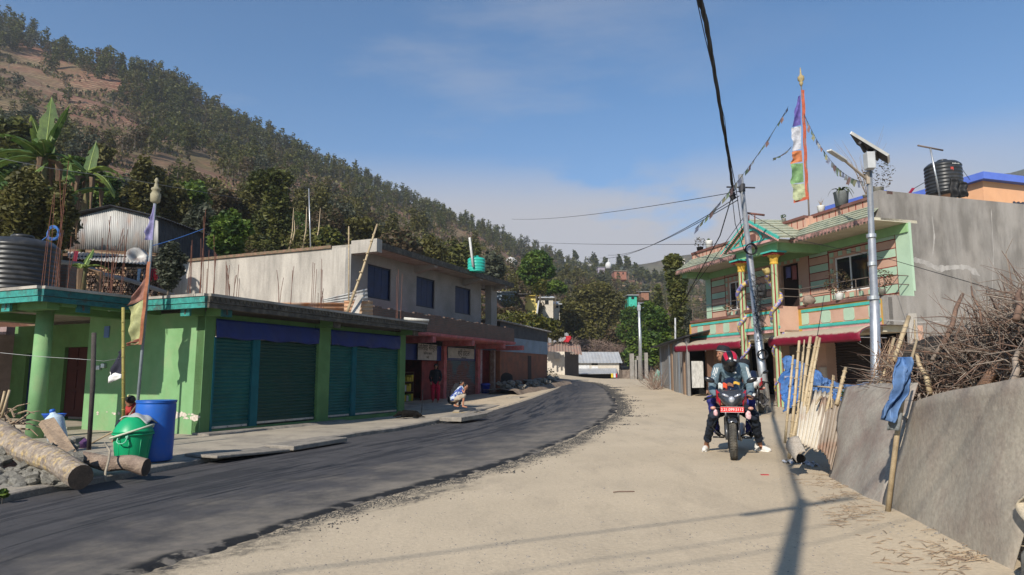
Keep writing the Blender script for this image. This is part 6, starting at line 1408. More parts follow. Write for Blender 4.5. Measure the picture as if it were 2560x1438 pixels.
mb = MB(); u_, z_ = hv(1958, 766, BV); mb.ell((0, 0, 0), (.2, .16, .16), jit=.3, rnd=4); o = one(mb, 'sack', mat('brown sack', (.26, .2, .16)), 'rounded brown sack on the balcony ledge beside the right pillar', 'sack', (0, 0, 0), smooth=True); o.location = hO+hU*(u_-.3)+hV*(-.0)+Vector((0, 0, zbt+.14))
pole('stick', [P(1872, 552, 20.6), P(1872, 538, 20.6)], .02, m_brown, 'short upright rod on the gable behind the power pole', 'rod'); pole('crossbar', [P(1868, 533, 21), P(1911, 538, 21)], .035, m_brown, 'short brown bar standing above the tiled gable', 'bar'); pole('stick', [P(1887, 560, 21), P(1887, 536, 21)], .02, m_brown, 'thin rod carrying the brown bar above the tiled gable', 'rod')
# grey plank shed attached at the far end
ps_ = empty('plank_shed', 'grey weathered plank and tin shed joined to the far end of the painted house', 'shed', tuple(P(1721, 986, 27)))
fa, fb_ = P(1724, 990, 26.6), P(1652, 964, 38); zt1 = P(1724, 846, 26.6).z; zt0 = P(1652, 870, 38).z
mb = MB(); n = 22; rr = random.Random(2)
for i in range(n):
    a = fa.lerp(fb_, i/n+.004); b = fa.lerp(fb_, (i+1)/n-.004); off_ = Vector((-rr.uniform(0, .05), 0, 0)); za_, zb2 = lerp(zt1, zt0, i/n), lerp(zt1, zt0, (i+1)/n)
    mb.hexa([Vector((a.x, a.y, .2))+off_, Vector((b.x, b.y, .2))+off_, Vector((b.x+.06, b.y, .2)), Vector((a.x+.06, a.y, .2)), Vector((a.x, a.y, za_))+off_, Vector((b.x, b.y, zb2))+off_, Vector((b.x+.06, b.y, zb2)), Vector((a.x+.06, a.y, za_))], rr.choice((0, 0, 1, 2, 0)))
mb.build('plank_wall', [mat('grey plank', (.22, .21, .20), (.16, .15, .14), scale=3, st=(3, 3, .5)), mat('brown plank', (.27, .18, .12)), mat('blue grey sheet', (.24, .28, .32), rough=.5)], ps_, wld=True)
mb = MB(); A_, B_ = Vector((fa.x-.15, fa.y-.3, zt1+.05)), Vector((fb_.x-.45, fb_.y+.4, zt0)); C_, D_ = B_+Vector((4, 1, .5)), A_+Vector((2.5, 1, .6)); mb.hexa([A_, D_, C_, B_, A_+Vector((0, 0, .05)), D_+Vector((0, 0, .05)), C_+Vector((0, 0, .05)), B_+Vector((0, 0, .05))]); mb.build('roof', m_tind, ps_, wld=True)
mb = MB(); fr = P(1770, 990, 26.4); 
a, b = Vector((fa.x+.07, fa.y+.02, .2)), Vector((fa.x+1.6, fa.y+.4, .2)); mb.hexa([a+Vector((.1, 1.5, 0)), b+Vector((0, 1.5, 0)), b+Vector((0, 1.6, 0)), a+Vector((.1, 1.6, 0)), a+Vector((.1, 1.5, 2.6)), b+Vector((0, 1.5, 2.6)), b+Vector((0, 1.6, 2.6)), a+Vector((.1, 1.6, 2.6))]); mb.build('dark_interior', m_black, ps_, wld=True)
mb = MB(); q0, q1 = P(1731, 970, 26.4), P(1760, 969, 26.4); z_t = P(1745, 903, 26.4).z; mb.hexa([q0, q1, q1+Vector((0, .05, 0)), q0+Vector((0, .05, 0)), Vector((q0.x, q0.y, z_t)), Vector((q1.x, q1.y, z_t)), Vector((q1.x, q1.y+.05, z_t)), Vector((q0.x, q0.y+.05, z_t))]); one(mb, 'door_board', mat('whitewashed board', (.50, .49, .46), (.3, .29, .27), scale=7, st=(4, 4, .6)), 'whitewashed board standing in the dark doorway under the left awning', 'board', tuple(q0))
mb = MB(); q0, q1 = P(1771, 985, 26.2), P(1788, 984, 26.2); mb.hexa([q0, q1, q1+Vector((0, .05, 0)), q0+Vector((0, .05, 0)), q0+Vector((0, 0, 1.9)), q1+Vector((0, 0, 1.9)), q1+Vector((0, .05, 1.9)), q0+Vector((0, .05, 1.9))]); mb.build('brown_board', mat('brown board', (.16, .09, .06)), ps_, wld=True)
# ================================================================ POLES, CABLES, SOLAR LAMP
pb, pt = Vector((7.55, 20.2, .3)), P(1851, 437, 20.2)
pw = empty('power_pole', 'leaning tapered steel power pole wrapped with cables in front of the painted house', 'power pole', tuple(pb))
mb = MB(); mb.tube([pb, pb.lerp(pt, .33), pb.lerp(pt, .331), pb.lerp(pt, .66), pb.lerp(pt, .661), pt], [.135, .125, .105, .10, .082, .075], 14); mb.build('pole', m_metal, pw, wld=True, smooth=True)
def onp(t): return pb.lerp(pt, t)
def tz(py): # parameter along the pole for image row
    return (P(1880, py, 20.2).z-pb.z)/(pt.z-pb.z)
mb = MB(); q = onp(tz(470)); mb.tube([q+Vector((-.5, -.1, .0)), q+Vector((.42, .05, .02))], .025, 6); mb.tube([q-Vector((0, 0, .12)), q+Vector((0, 0, .12))], .10, 10); mb.build('bracket', m_tind, pw, wld=True)
rr = random.Random(9)
for py, r, n in ((626, .17, 7), (887, .15, 7)):
    mb = MB(); c = onp(tz(py))+Vector((0, -.12, 0))
    for i in range(n):
        r1 = r*rr.uniform(.88, 1.05); pts = [c+Vector((r1*math.cos(t*.4189), -.02*i+.01*math.sin(t), r1*math.sin(t*.4189))) for t in range(16)]; mb.tube(pts, .009, 5)
    o = mb.build('cable_coil', m_cable, pw, wld=True, smooth=True)
mb = MB()
for i in range(70):
    py = rr.choice([rr.gauss(730, 18), rr.gauss(800, 22), rr.uniform(690, 860)]); c = onp(tz(py)); a = rr.random()*6.28
    p1 = c+Vector((math.cos(a)*.11, -abs(math.sin(a))*.11, 0)); p2 = p1+Vector((rr.gauss(.04, .09), rr.uniform(-.15, 0), rr.uniform(-.25, .1))); mb.tube([p1, (p1+p2)/2+Vector((rr.gauss(0, .05), -.05, 0)), p2, c+Vector((rr.uniform(-.1, .15), -.1, rr.uniform(-.3, .3)))], .006, 4)
mb.build('cable_tangle', m_cable, pw, wld=True)
mb = MB(); c = onp(tz(728)); mb.ell(c+Vector((.22, -.1, 0)), (.14, .1, .22), jit=.5, rnd=2); mb.build('splice_bundle', m_cable, pw, wld=True)
# the old pole behind the camera whose shadow lies on the ground
ob = Vector((-1.5, -2.3, -.1)); ot = Vector((-1.45, -2.25, 7.4))
bp_ = empty('power_pole', 'tall steel power pole with a crossarm standing behind the viewer', 'power pole', tuple(ob))
mb = MB(); mb.tube([ob, ob.lerp(ot, .5), ot], [.13, .10, .07], 12); mb.build('pole', m_metal, bp_, wld=True, smooth=True)
mb = MB(); mb.tube([ot+Vector((-.7, -.3, -.25)), ot+Vector((.7, .3, -.25))], .035, 6); mb.build('crossarm', m_metal, bp_, wld=True)
# heavy cable bundle swooping over the street
top = P(1832, 478, 20.0)
path = [P(1832, 478, 20.0), P(1826, 430, 19.2), P(1812, 330, 17.2), P(1796, 240, 15.0), P(1778, 130, 12.4), P(1760, 40, 10.3), P(1750, 0, 9.6)]
path += [path[-1].lerp(ot, .35)+Vector((0, 0, -.10)), path[-1].lerp(ot, .7)+Vector((0, 0, -.06)), ot-Vector((0, 0, .2))]
path = smooth([Vector(p) for p in path], 2)
for k in range(3):
    mb = MB(); ph = k*2.1
    pts = [p+Vector((.022*math.cos(i*.9+ph)+.008*math.sin(i*.37), 0, .022*math.sin(i*.9+ph)+.012*math.sin(i*.5))) for i, p in enumerate(path)]
    mb.tube(pts, .022 if k else .03, 6); one(mb, 'cable', m_cable, 'heavy twisted black cable running from the power pole up over the street', 'cable', tuple(path[0]), 'heavy cables twisted together over the street', smooth=True)
wire([P(1832, 478, 20.0), P(1812, 300, 16.5), P(1762, 90, 11.4), P(1742, 0, 9.5), ot-Vector((.1, 0, .3))], .008, m_cable, 'thin loose wire hanging just left of the heavy cable', 'cable')
wire([P(1858, 600, 20.0), P(1840, 470, 19.6), P(1822, 380, 18.2), P(1806, 290, 16.2)], .012, m_cable, 'slack wire looping right of the heavy cable above the power pole', 'cable')
wire([P(1830, 490, 20.0), P(1800, 590, 20.8), P(1700, 770, 26)], .018, m_cable, 'black cable dropping left from the pole junction behind the eaves', 'cable', sag=.0)
wire([P(1830, 490, 20.0), P(1838, 560, 20.1), P(1862, 630, 20.1)], .012, m_cable, 'short cable dropping from the junction to the coil on the power pole', 'cable')
wire([P(1852, 478, 20.1), P(1280, 548, 62)], .012, m_cable, 'long thin wire running left from the power pole to the ridge', 'cable', sag=.3)
wire([P(1845, 500, 20.1), P(1520, 638, 60)], .014, m_cable, 'double thin wire sloping down left across the sky', 'cable', sag=.5)
wire([P(1848, 490, 20.1), P(1500, 645, 62)], .014, m_cable, 'lower thin wire sloping down left across the sky', 'cable', sag=.6)
wire([P(1858, 545, 20.1), P(1790, 640, 21), P(1700, 765, 26)], .010, m_cable, 'thin cable running from the pole towards the plank shed', 'cable')
wire([P(1870, 533, 20.2), P(1995, 600, 19.6), P(2230, 650, 18), P(2560, 745, 12)], .008, m_cable, 'thin wire crossing the cement side wall of the painted house', 'cable')
wire([P(1150, 575, 120), P(1850, 610, 21)], .010, m_cable, 'faint wire crossing low over the valley', 'cable', sag=.8)
mb = MB(); c = P(1832, 490, 19.95); mb.ell(c, (.10, .08, .12), jit=.5, rnd=5); mb.ell(c+Vector((-.05, 0, .15)), (.05, .05, .08), jit=.4, rnd=1); one(mb, 'cable_clamp', m_cable, 'dark knot of clamps where the cables meet beside the pole top', 'clamp', tuple(c))
# shadow casting wires from the pole behind
for i, (h, dy) in enumerate(((-.2, 0), (-.9, -.5), (-1.25, -.7))):
    a = ot+Vector((0, dy*.2, h)); wire([a+Vector((-16, -7, .3)), a, a+Vector((14, 7, .2))], .014 if i == 0 else .008, m_cable, 'power cable strung from the pole behind the viewer', 'cable', group='power cables behind the viewer')
# solar street lamp
lb, lt = Vector((0, 0, 0)), None
Ys = 11.0; lt = P(2172, 392, Ys); lb = P(2193, 1080, Ys); lb.z = .2; lb = Vector((P(2193, 935, Ys).x+.02, Ys, .2))
slm = empty('solar_street_lamp', 'galvanised solar street lamp with a tilted panel and long lamp arm', 'street lamp', tuple(lb))
mid = P(2178, 720, Ys)
mb = MB(); mb.tube([lb, P(2190, 935, Ys), P(2186, 745, Ys), P(2185.8, 744, Ys), P(2179, 590, Ys), P(2178.9, 589, Ys), lt], [.080, .078, .074, .060, .058, .047, .043], 18); mb.build('pole', m_metal, slm, wld=True, smooth=True)
for py, r in ((745, .092), (590, .076), (660, .07)): mb = MB(); c = P(lerp(2171, 2190, (py-392)/543), py, Ys); mb.tube([c-Vector((0, 0, .03)), c+Vector((0, 0, .03))], r, 16); mb.build('collar', m_metal, slm, wld=True)
c = P(2172, 374, Ys); e0, e1 = P(2125, 336, Ys-.25), P(2217, 392, Ys-.15); f0, f1 = P(2142, 362, Ys+.35), P(2219, 410, Ys+.40)
mb = MB(); up_ = (e1-e0).cross(f0-e0).normalized(); up_ = up_ if up_.z > 0 else -up_
mb.hexa([e0, e1, f1, f0, e0+up_*.05, e1+up_*.05, f1+up_*.05, f0+up_*.05]); mb.build('solar_panel', mat('dark solar cells', (.02, .02, .025), (.015, .015, .02), rough=.6, fine=.05), slm, wld=True)
mb = MB()
for a, b in ((e0, e1), (e1, f1), (f1, f0), (f0, e0)): mb.bar(a+up_*.03, b+up_*.03, .022, .045, 0, up=up_)
mb.build('panel_frame', mat('white aluminium', (.66, .66, .65), rough=.35, metal=.2, fine=.03), slm, wld=True)
mb = MB(); m1 = (e0+f0)/2; 
for q in (.3, .7): mb.bar(e0.lerp(e1, q)-up_*.03, f0.lerp(f1, q)-up_*.03, .04, .04, 0, up=up_)
mb.tube([lt, (e0+e1+f0+f1)/4], .04, 10); mb.build('panel_bracket', m_tind, slm, wld=True)
mb = MB(); q = P(2165, 409, Ys); mb.box(q.x-.075, q.x+.06, Ys-.20, Ys-.05, P(0, 429, Ys).z, P(0, 388, Ys).z); mb.build('battery_box', mat('light grey box', (.44, .45, .46), fine=.05), slm, wld=True, bevel=.012)
mb = MB(); a = P(2166, 448, Ys); b = P(2110, 400, Ys-.35); mb.tube([P(2170, 456, Ys), a, b], .022, 8); mb.bar(P(2168, 430, Ys-.03), P(2170, 460, Ys-.03), .05, .04, 0, up=(0, 1, 0)); mb.build('lamp_arm', mat('tan metal arm', (.36, .30, .24), rough=.5), slm, wld=True, smooth=False)
mb = MB(); mb.bar(P(2113, 402, Ys-.33), P(2072, 376, Ys-.62), .085, .03, 0); mb.build('lamp_head', mat('grey lamp housing', (.50, .50, .48)), slm, wld=True, bevel=.01)
# second pole with the tall flag on the house roof
Yf2 = 22.5; fb2, ft2 = P(2022, 535, Yf2), P(2003, 210, Yf2)
fp2 = empty('prayer_flag_pole', 'tall prayer flag pole on the house roof with five coloured panels', 'flag pole', tuple(fb2))
mb = MB(); mb.tube([fb2-Vector((0, 0, .5)), P(2021, 500, Yf2), ft2], [.03, .028, .02], 8); mb.build('pole', mat('grey wooden pole', (.16, .13, .11)), fp2, wld=True, smooth=True)
mb = MB(); mb.lathe([(.02, -.1), (.07, .02), (.05, .08), (.11, .14), (.11, .26), (.06, .30), (.03, .36), (.015, .6)], 12, tuple(ft2)); mb.build('finial', mat('brass finial', (.36, .28, .14)), fp2, wld=True, smooth=True)
L_ = [(228, 2000, 2006), (318, 1979, 2008), (378, 1981, 2009), (410, 1978, 2012), (461, 1979, 2015), (503, 1986, 2021)]
fc = [('violet', (.13, .10, .36)), ('white', (.58, .58, .62)), ('orange', (.58, .20, .08)), ('green', (.20, .36, .15)), ('pale straw', (.48, .52, .30))]
for k, (nm_, c) in enumerate(fc):
    (ya, la, ra), (yb, lb_, rb_) = L_[k], L_[k+1]
    if k == 0: la, ya = 1996, 240
    mb = MB(); mb.grid(clothgrid(P(la, ya, Yf2), P(ra-5, ya-2, Yf2), P(lb_, yb, Yf2), P(rb_-6, yb-6, Yf2), amp=.05, ph=k), 12, 12); mb.build('flag_panel', leafmat(nm_+' flag cloth', c, tuple(q*.85 for q in c), .35), fp2, wld=True, smooth=True)
mb = MB(); mb.grid(lambda u, v: P(lerp(2002, 2013, v)+u*8, lerp(226, 500, v), Yf2)+Vector((0, -.03+.02*math.sin(v*30), 0)), 3, 40); mb.grid(lambda u, v: P(lerp(1984, 2015, u), 500-8*u+8*v, Yf2), 8, 2); mb.build('flag_border', leafmat('orange red border', (.60, .14, .07), None, .3), fp2, wld=True, smooth=True)
# strings of small prayer flags
def flagstring(a, b, sag, n, sz, seed, label, droop=1):
    rr = random.Random(seed); a, b = Vector(a), Vector(b); e = empty('prayer_flag_string', label, 'prayer flags', tuple(a)); pts = [a.lerp(b, i/n)-Vector((0, 0, sag*4*(i/n)*(1-i/n))) for i in range(n+1)]
    mb = MB(); mb.tube(pts, .006, 4); mb.build('string', m_cable, e, wld=True)
    cs = [leafmat('string flag %d' % i, c, None, .4) for i, c in enumerate([(.30, .32, .42), (.45, .45, .42), (.45, .28, .24), (.30, .38, .24), (.46, .44, .26)])] if 'FLC' not in globals() else FLC
    globals()['FLC'] = cs
    for i in range(n):
        p0 = pts[i].lerp(pts[i+1], .08); p1 = pts[i].lerp(pts[i+1], .92); t = rr.uniform(.5, 1.1); dn = Vector((rr.uniform(-.5, .1)*sz, rr.uniform(-.4, .4)*sz, -sz*t)); mb = MB()
        mb.grid(lambda u, v: p0.lerp(p1, u)+dn*v+Vector((0, .03*math.sin(u*5+v*4+i), 0)), 3, 3); mb.build('flag', cs[i % 5], e, wld=True, smooth=True)
flagstring(P(1971, 266, 22.4), P(1738, 572, 17.5), .25, 26, .20, 1, 'string of small faded flags running down left from the flag pole')
flagstring(P(2010, 285, 22.4), P(2160, 455, 17), .55, 22, .2, 2, 'string of small faded flags sagging right from the flag pole')
flagstring(P(1979, 366, 22.4), P(1932, 396, 21), .08, 5, .08, 3, 'short wisp of white flags blowing left of the orange flag panel')
# ================================================================ RIGHT FOREGROUND
m_sheet = mat('dust covered flat tin', (.36, .315, .25), (.285, .25, .205), scale=1.3, dirt=(.22, .16, .13), damt=.55, dlo=.46, dhi=.66, dscale=2.1, dst=(1, 1, .7), rough=.75, bump=.4, bs=9, fine=.16, fs=26)
m_sheet2 = mat('greyish dusty tin', (.32, .285, .24), (.25, .225, .19), scale=1.6, dirt=(.19, .13, .11), damt=.6, dlo=.45, dhi=.64, dscale=2.4, rough=.75, bump=.4, bs=10, fine=.16, fs=26)
def sheet(bl, br, tr, tl, m, label, amp=.03, nu=20, nv=14, bow=.04, seed=0, edge=.01):
    bl, br, tr, tl = map(Vector, (bl, br, tr, tl)); n_ = (br-bl).cross(tl-bl).normalized(); mb = MB()
    def fn(u, v):
        p = bl.lerp(br, u).lerp(tl.lerp(tr, u), v); e = 1 if (v in (0, 1) or u in (0, 1)) else 0
        return p+n_*(amp*noise.noise(Vector((u*3+seed, v*2.2, seed)))+bow*math.sin(math.pi*u)*(.4+.6*v))+Vector((0, 0, edge*noise.noise(Vector((u*9, v*9, seed))) if e else 0))
    mb.grid(fn, nu, nv); return one(mb, 'metal_sheet', m, label, 'metal sheet', tuple(bl), smooth=True, solid=.006)
gA = G(2068, 1192); gB = G(2195, 1272); gC = G(2212, 1292); gD = G(2420, 1425); gE = G(2520, 1500)
def dn(p, d=.08): return Vector((p.x, p.y, p.z-d))
sheet(dn(gA), dn(gB), P(2295, 957, 7.6), P(2112, 966, 9.3), m_sheet2, 'greyish dusty tin sheet standing left of the blue wrapped stake', seed=1, amp=.05)
gD = G(2512, 1452)
sheet(dn(gB)+Vector((.05, .05, 0)), dn(gD), P(2700, 925, 4.35), P(2283, 1003, 6.55), m_sheet, 'largest dusty tan tin sheet standing right of the blue wrapped stake', seed=2, amp=.05, bow=.07)
# stake with blue cloth
a = G(2213, 1293); b = P(2292, 850, 6.9); 
pole('wooden_stake', [Vector((a.x, a.y, a.z-.1)), P(2242, 1090, 6.45), P(2262, 960, 6.6), b], [.026, .024, .021, .012], m_bamb, 'peeled wooden stake leaning against the tin sheets, wrapped in blue cloth', 'stake')
m_tarp = leafmat('blue tarpaulin', (.05, .15, .40), (.09, .16, .30), .15)
mb = MB()
def fn(u, v):
    cx = lerp(2263, 2212, max(0, v-.35)/.65) if v > .35 else lerp(2264, 2263, v/.35); w_ = lerp(17, 30, min(1, v/.15)) if v < .15 else lerp(30, 22, (v-.15)/.85); y_ = lerp(893, 1045, v)+(12*u if v > .9 else 0)
    return P(cx+(u-.5)*2*w_*.66+(3*math.sin(v*14)), y_, 6.35)+Vector((0, .05*math.sin(u*7+v*5)+.02*math.sin(u*17)+.02*noise.noise(Vector((u*6, v*9, 0)))+.01*noise.noise(Vector((u*15, v*14, 4))), 0))
mb.grid(fn, 28, 60); o = one(mb, 'blue_cloth', m_tarp, 'strip of blue tarpaulin tied round the peeled stake', 'cloth', tuple(P(2264, 900, 6.35)), smooth=True, solid=.012)
mb = MB(); mb.grid(lambda u, v: P(2226+u*28-8*v, 1032+v*44, 6.38)+Vector((0, .02*math.sin(u*5), 0)), 6, 6); one(mb, 'grey_cloth', m_potg, 'grey flap hanging below the blue tarpaulin strip', 'cloth', tuple(P(2226, 1040, 6.38)), smooth=True, solid=.008)
# corrugated sheets
m_corl = mat('bleached corrugated tin', (.50, .45, .37), (.40, .355, .29), scale=1.6, dirt=(.26, .13, .08), damt=.55, dscale=2.0, rough=.7, fine=.12)
m_cord = mat('dark rusty corrugated tin', (.30, .25, .20), (.22, .17, .13), scale=1.6, dirt=(.26, .12, .07), damt=.7, dscale=2.4, rough=.7, fine=.12)  # darker, rustier tone of the twisted sheet
panel4([P(1990, 1104, 9.0), P(2046, 1128, 8.9), P(2082, 985, 9.7), P(2003, 972, 9.9)], 7, .018, 'corrugated_sheet', m_corl, 'pale corrugated sheet leaning beside the bamboo poles', 'metal sheet', bow=lambda u, v: .05*math.sin(v*3), nv=8)
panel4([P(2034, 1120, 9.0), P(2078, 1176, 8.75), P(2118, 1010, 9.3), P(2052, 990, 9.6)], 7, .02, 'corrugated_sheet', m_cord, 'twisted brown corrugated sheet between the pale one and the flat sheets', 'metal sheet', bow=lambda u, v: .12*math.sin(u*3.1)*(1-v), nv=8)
mb = MB(); c0 = P(1972, 1150, 8.75); 
def fn(u, v):
    t = -.4+2.0*u; a = P(1985, 1152, 8.7); r = .088+.03*v
    return Vector((a.x+.13-r*math.cos(t*1.15)*1.15, a.y+.22*v, a.z-.02+r*math.sin(t*1.15)*1.05+.04+.14*v))
mb.grid(fn, 26, 6); one(mb, 'bent_sheet', mat('dust caked tin', (.36, .32, .27), (.25, .21, .17), scale=4, bump=.3), 'rolled offcut of tin lying with its dark hollow side open', 'metal sheet', tuple(c0), smooth=True, solid=.006)
mb = MB(); a = P(2002, 1150, 8.95); mb.ell(a+Vector((.04, .15, 0)), (.09, .04, .06)); one(mb, 'dark_hollow', m_black, 'black filling for the shaded hollow of the rolled tin offcut', 'sack', tuple(a), smooth=True)  # black blob puts the shade of the tin's hollow into colour
rr = random.Random(6)
for i, (px, py, w_) in enumerate([(1972, 1158, .07), (1998, 1156, .08), (2018, 1160, .09), (2032, 1166, .07)]):
    q = G(px, py); mb = MB(); mb.grid(lambda u, v: Vector((q.x+(u-.5)*2*w_, q.y+(v-.5)*.16, q.z+.02+.025*math.sin(u*9+i)*math.cos(v*7))), 8, 6); one(mb, 'paper_scrap', mat('crumpled paper', (.55, .56, .6), (.4, .4, .45), scale=20), 'crumpled pale litter at the foot of the rolled tin offcut', 'litter', tuple(q), 'litter at the foot of the rolled tin', solid=.004)
# bamboo poles
bps = [((1962, 1108), (1983, 888), .017), ((1975, 1122), (1998, 852), .022), ((1985, 1130), (2008, 880), .02), ((1972, 1146), (2020, 918), .024), ((1990, 1120), (2026, 842), .026), ((1998, 1090), (2043, 842), .024), ((2008, 1060), (2050, 845), .02), ((1997, 1000), (2011, 850), .012), ((2015, 1050), (2036, 905), .018), ((2066, 1030), (2085, 940), .018), ((2092, 1012), (2114, 920), .026), ((2079, 1020), (2082, 938), .010), ((2040, 1010), (2053, 990), .010)]
for i, (a, b, r) in enumerate(bps):
    Yb = 9.6-.03*i; A_, B_ = P(a[0], a[1], Yb), P(b[0], b[1], Yb+.25)
    pole('bamboo_pole', [A_, (A_+B_)/2+Vector((.01*math.sin(i), 0, 0)), B_], [r*1.1, r, r*.85], m_bamb, 'dry bamboo pole in the bundle propped up beside the pale corrugated sheet', 'pole', 'bamboo poles propped beside the corrugated sheet', nodes=8)
pole('bamboo_pole', [P(2028, 965, 10), P(2118, 972, 9.6)], .012, m_bamb, 'thin bamboo rail lying level across the blue tarpaulin', 'pole')
wire([P(2040, 860, 10), P(2060, 740, 14)], .006, m_cable, 'thin guy wire rising from the bamboo poles to the balcony')
# blue tarpaulin heap
mb = MB(); rr = random.Random(1)
def fn(u, v):
    top_ = interp([(0, 905), (.10, 890), (.2, 905), (.35, 925), (.5, 945), (.62, 962), (.78, 965), (1, 958)], u); bot = interp([(0, 1030), (.2, 1005), (.5, 1000), (1, 990)], u); px = lerp(1956, 2170, u); 
    return P(px+5*math.sin(v*9), lerp(top_, bot, v), 12.2-1.3*v)+Vector((0, .22*noise.noise(Vector((u*7, v*4, 0)))+.12*noise.noise(Vector((u*22, v*10, 5)))+.05*noise.noise(Vector((u*55, v*24, 9))), .10*noise.noise(Vector((u*9, v*6, 3)))))
mb.grid(fn, 130, 44); one(mb, 'tarpaulin', m_tarp, 'crumpled blue tarpaulin draped behind the bamboo poles', 'tarpaulin', tuple(P(1960, 1000, 12)), smooth=True, solid=.01)
mb = MB(); mb.grid(lambda u, v: P(lerp(1962, 1985, u)+4*v, lerp(940, 1035, v), 11.6)+Vector((0, .08*math.sin(u*7+v*4), 0)), 10, 16); one(mb, 'tarpaulin', mat('grey lilac plastic', (.26, .27, .33), (.18, .2, .3), scale=3), 'grey lilac plastic hanging over the left end of the blue tarpaulin', 'tarpaulin', tuple(P(1965, 990, 11.6)), smooth=True, solid=.008)
# earth behind the sheets
mb = MB(); mb.grid(lambda u, v: (lambda p: Vector((p.x, p.y, 1.05+.16*noise.noise(Vector((p.x*1.2, p.y*1.2, 0)))-(.9 if v > .98 else 0))))(Vector((lerp(4.6, 3.5, u)+lerp(0, 7, v), lerp(9.4, 3.2, u)+1.2*v, 0))), 20, 12); tag(mb.build('earth_bank', m_dirt, smooth=True), 'earth banked up behind the tin sheets', kind='structure')
# brushwood pile: fine twigs are one mass, thick branches are things
m_twig = mat('brown twigs', (.17, .105, .075), (.10, .065, .05), scale=12, fine=.2); m_twig2 = mat('grey twigs', (.26, .21, .17), (.17, .14, .115), scale=12)
mb = MB(); rr = random.Random(17)
for i in range(8200):
    t = rr.random(); px = lerp(2230, 2700, t**.9); topy = interp([(2230, 950), (2300, 925), (2350, 890), (2420, 850), (2480, 800), (2560, 752), (2700, 700)], px); py = lerp(topy, 1005-(px-2230)*.12, rr.random()**.8)
    Y = lerp(8.6, 5.4, (px-2230)/470)+rr.uniform(-.1, 1.5); p = P(px, py, Y); ln = rr.uniform(.15, .7)
    d = Vector((rr.gauss(.5, .7), rr.gauss(-.1, .5), rr.gauss(.25, .6)*(.35 if py < topy+50 else 1))).normalized()*ln*(1.15 if py < topy+50 else 1); b_ = Vector((rr.gauss(0, .06), rr.gauss(0, .06), rr.gauss(0, .06)))
    r = rr.uniform(.003, .010); mb.tube([p, p+d*.35+b_, p+d*.7+b_*1.6, p+d+b_*rr.uniform(0, 3)], [r, r*.8, r*.6, r*.3], 4, rr.randrange(2), cap=False)
for i in range(40):
    px = rr.uniform(2290, 2520); p = P(px, 985-(px-2290)*.1, 7.5-(px-2290)*.007); pts = [p]; 
    for k in range(5): p = p+Vector((rr.gauss(-.01, .03), -.02, -rr.uniform(.03, .10))); pts.append(p)
    mb.tube(pts, [.005, .004, .004, .003, .003, .002], 4, 1)
tag(mb.build('brushwood', [m_twig, m_twig2]), 'tangled heap of dry brushwood piled behind the dusty tin sheets', 'brushwood', kind='stuff')
mb = MB(); mb.ell(P(2530, 900, 8.2), (1.25, .4, .52), jit=.5, rnd=3); mb.ell(P(2440, 950, 8.6), (.7, .35, .28), jit=.5, rnd=5); one(mb, 'dark_infill', mat('dark heart of the pile', (.02, .017, .015), fine=.3), 'shade coloured debris deep inside the brushwood heap', 'infill', tuple(P(2520, 905, 7.4)))  # dark blobs fill the heap; their colour stands for its deep shade
mb = MB(); mb.grid(lambda u, v: P(lerp(2330, 2450, u), lerp(915, 985, v)-20*u, 8.0)+Vector((0, .1*noise.noise(Vector((u*5, v*5, 0))), 0)), 10, 8); one(mb, 'plastic_sheet', mat('pale torn plastic', (.42, .43, .44), (.28, .28, .3), scale=3), 'pale torn plastic sheet showing through the brushwood heap', 'plastic sheet', tuple(P(2380, 960, 8)), solid=.005)
for i, (a, b, r, lab, m) in enumerate([((2355, 870), (2407, 735), .03, 'thick red brown branch standing nearly upright in the brushwood', m_twig), ((2450, 975), (2590, 770), .05, 'heavy orange brown trunk slanting up right through the brushwood', mat('orange brown bark', (.30, .17, .10), (.18, .11, .08), scale=5, bump=.6)), ((2325, 985), (2292, 885), .032, 'pale stripped branch leaning left against the brushwood', m_bamb),
                                        ((2530, 960), (2545, 880), .032, 'grey trunk piece standing behind the heavy slanting trunk', m_twig2), ((2540, 800), (2550, 725), .03, 'red brown branch sticking up at the top of the brushwood', m_twig), ((2455, 815), (2428, 715), .012, 'thin forked twig rising above the brushwood', m_twig), ((2330, 900), (2385, 800), .02, 'grey branch leaning beside the thick red brown one', m_twig2),
                                        ((2560, 990), (2470, 1000), .022, 'branch lying along the top of the sheets', m_twig)]):
    Yb = interp([(2290, 8.0), (2430, 7.0), (2560, 5.6)], a[0]); A_, B_ = P(a[0], a[1], Yb), P(b[0], b[1], Yb+.15); mb = MB(); mb.tube([A_, A_.lerp(B_, .4)+Vector((.02, 0, .01)), A_.lerp(B_, .75)-Vector((.015, 0, 0)), B_], [r, r*.9, r*.78, r*.6], 8); one(mb, 'branch', m, lab, 'branch', tuple(A_), smooth=True)
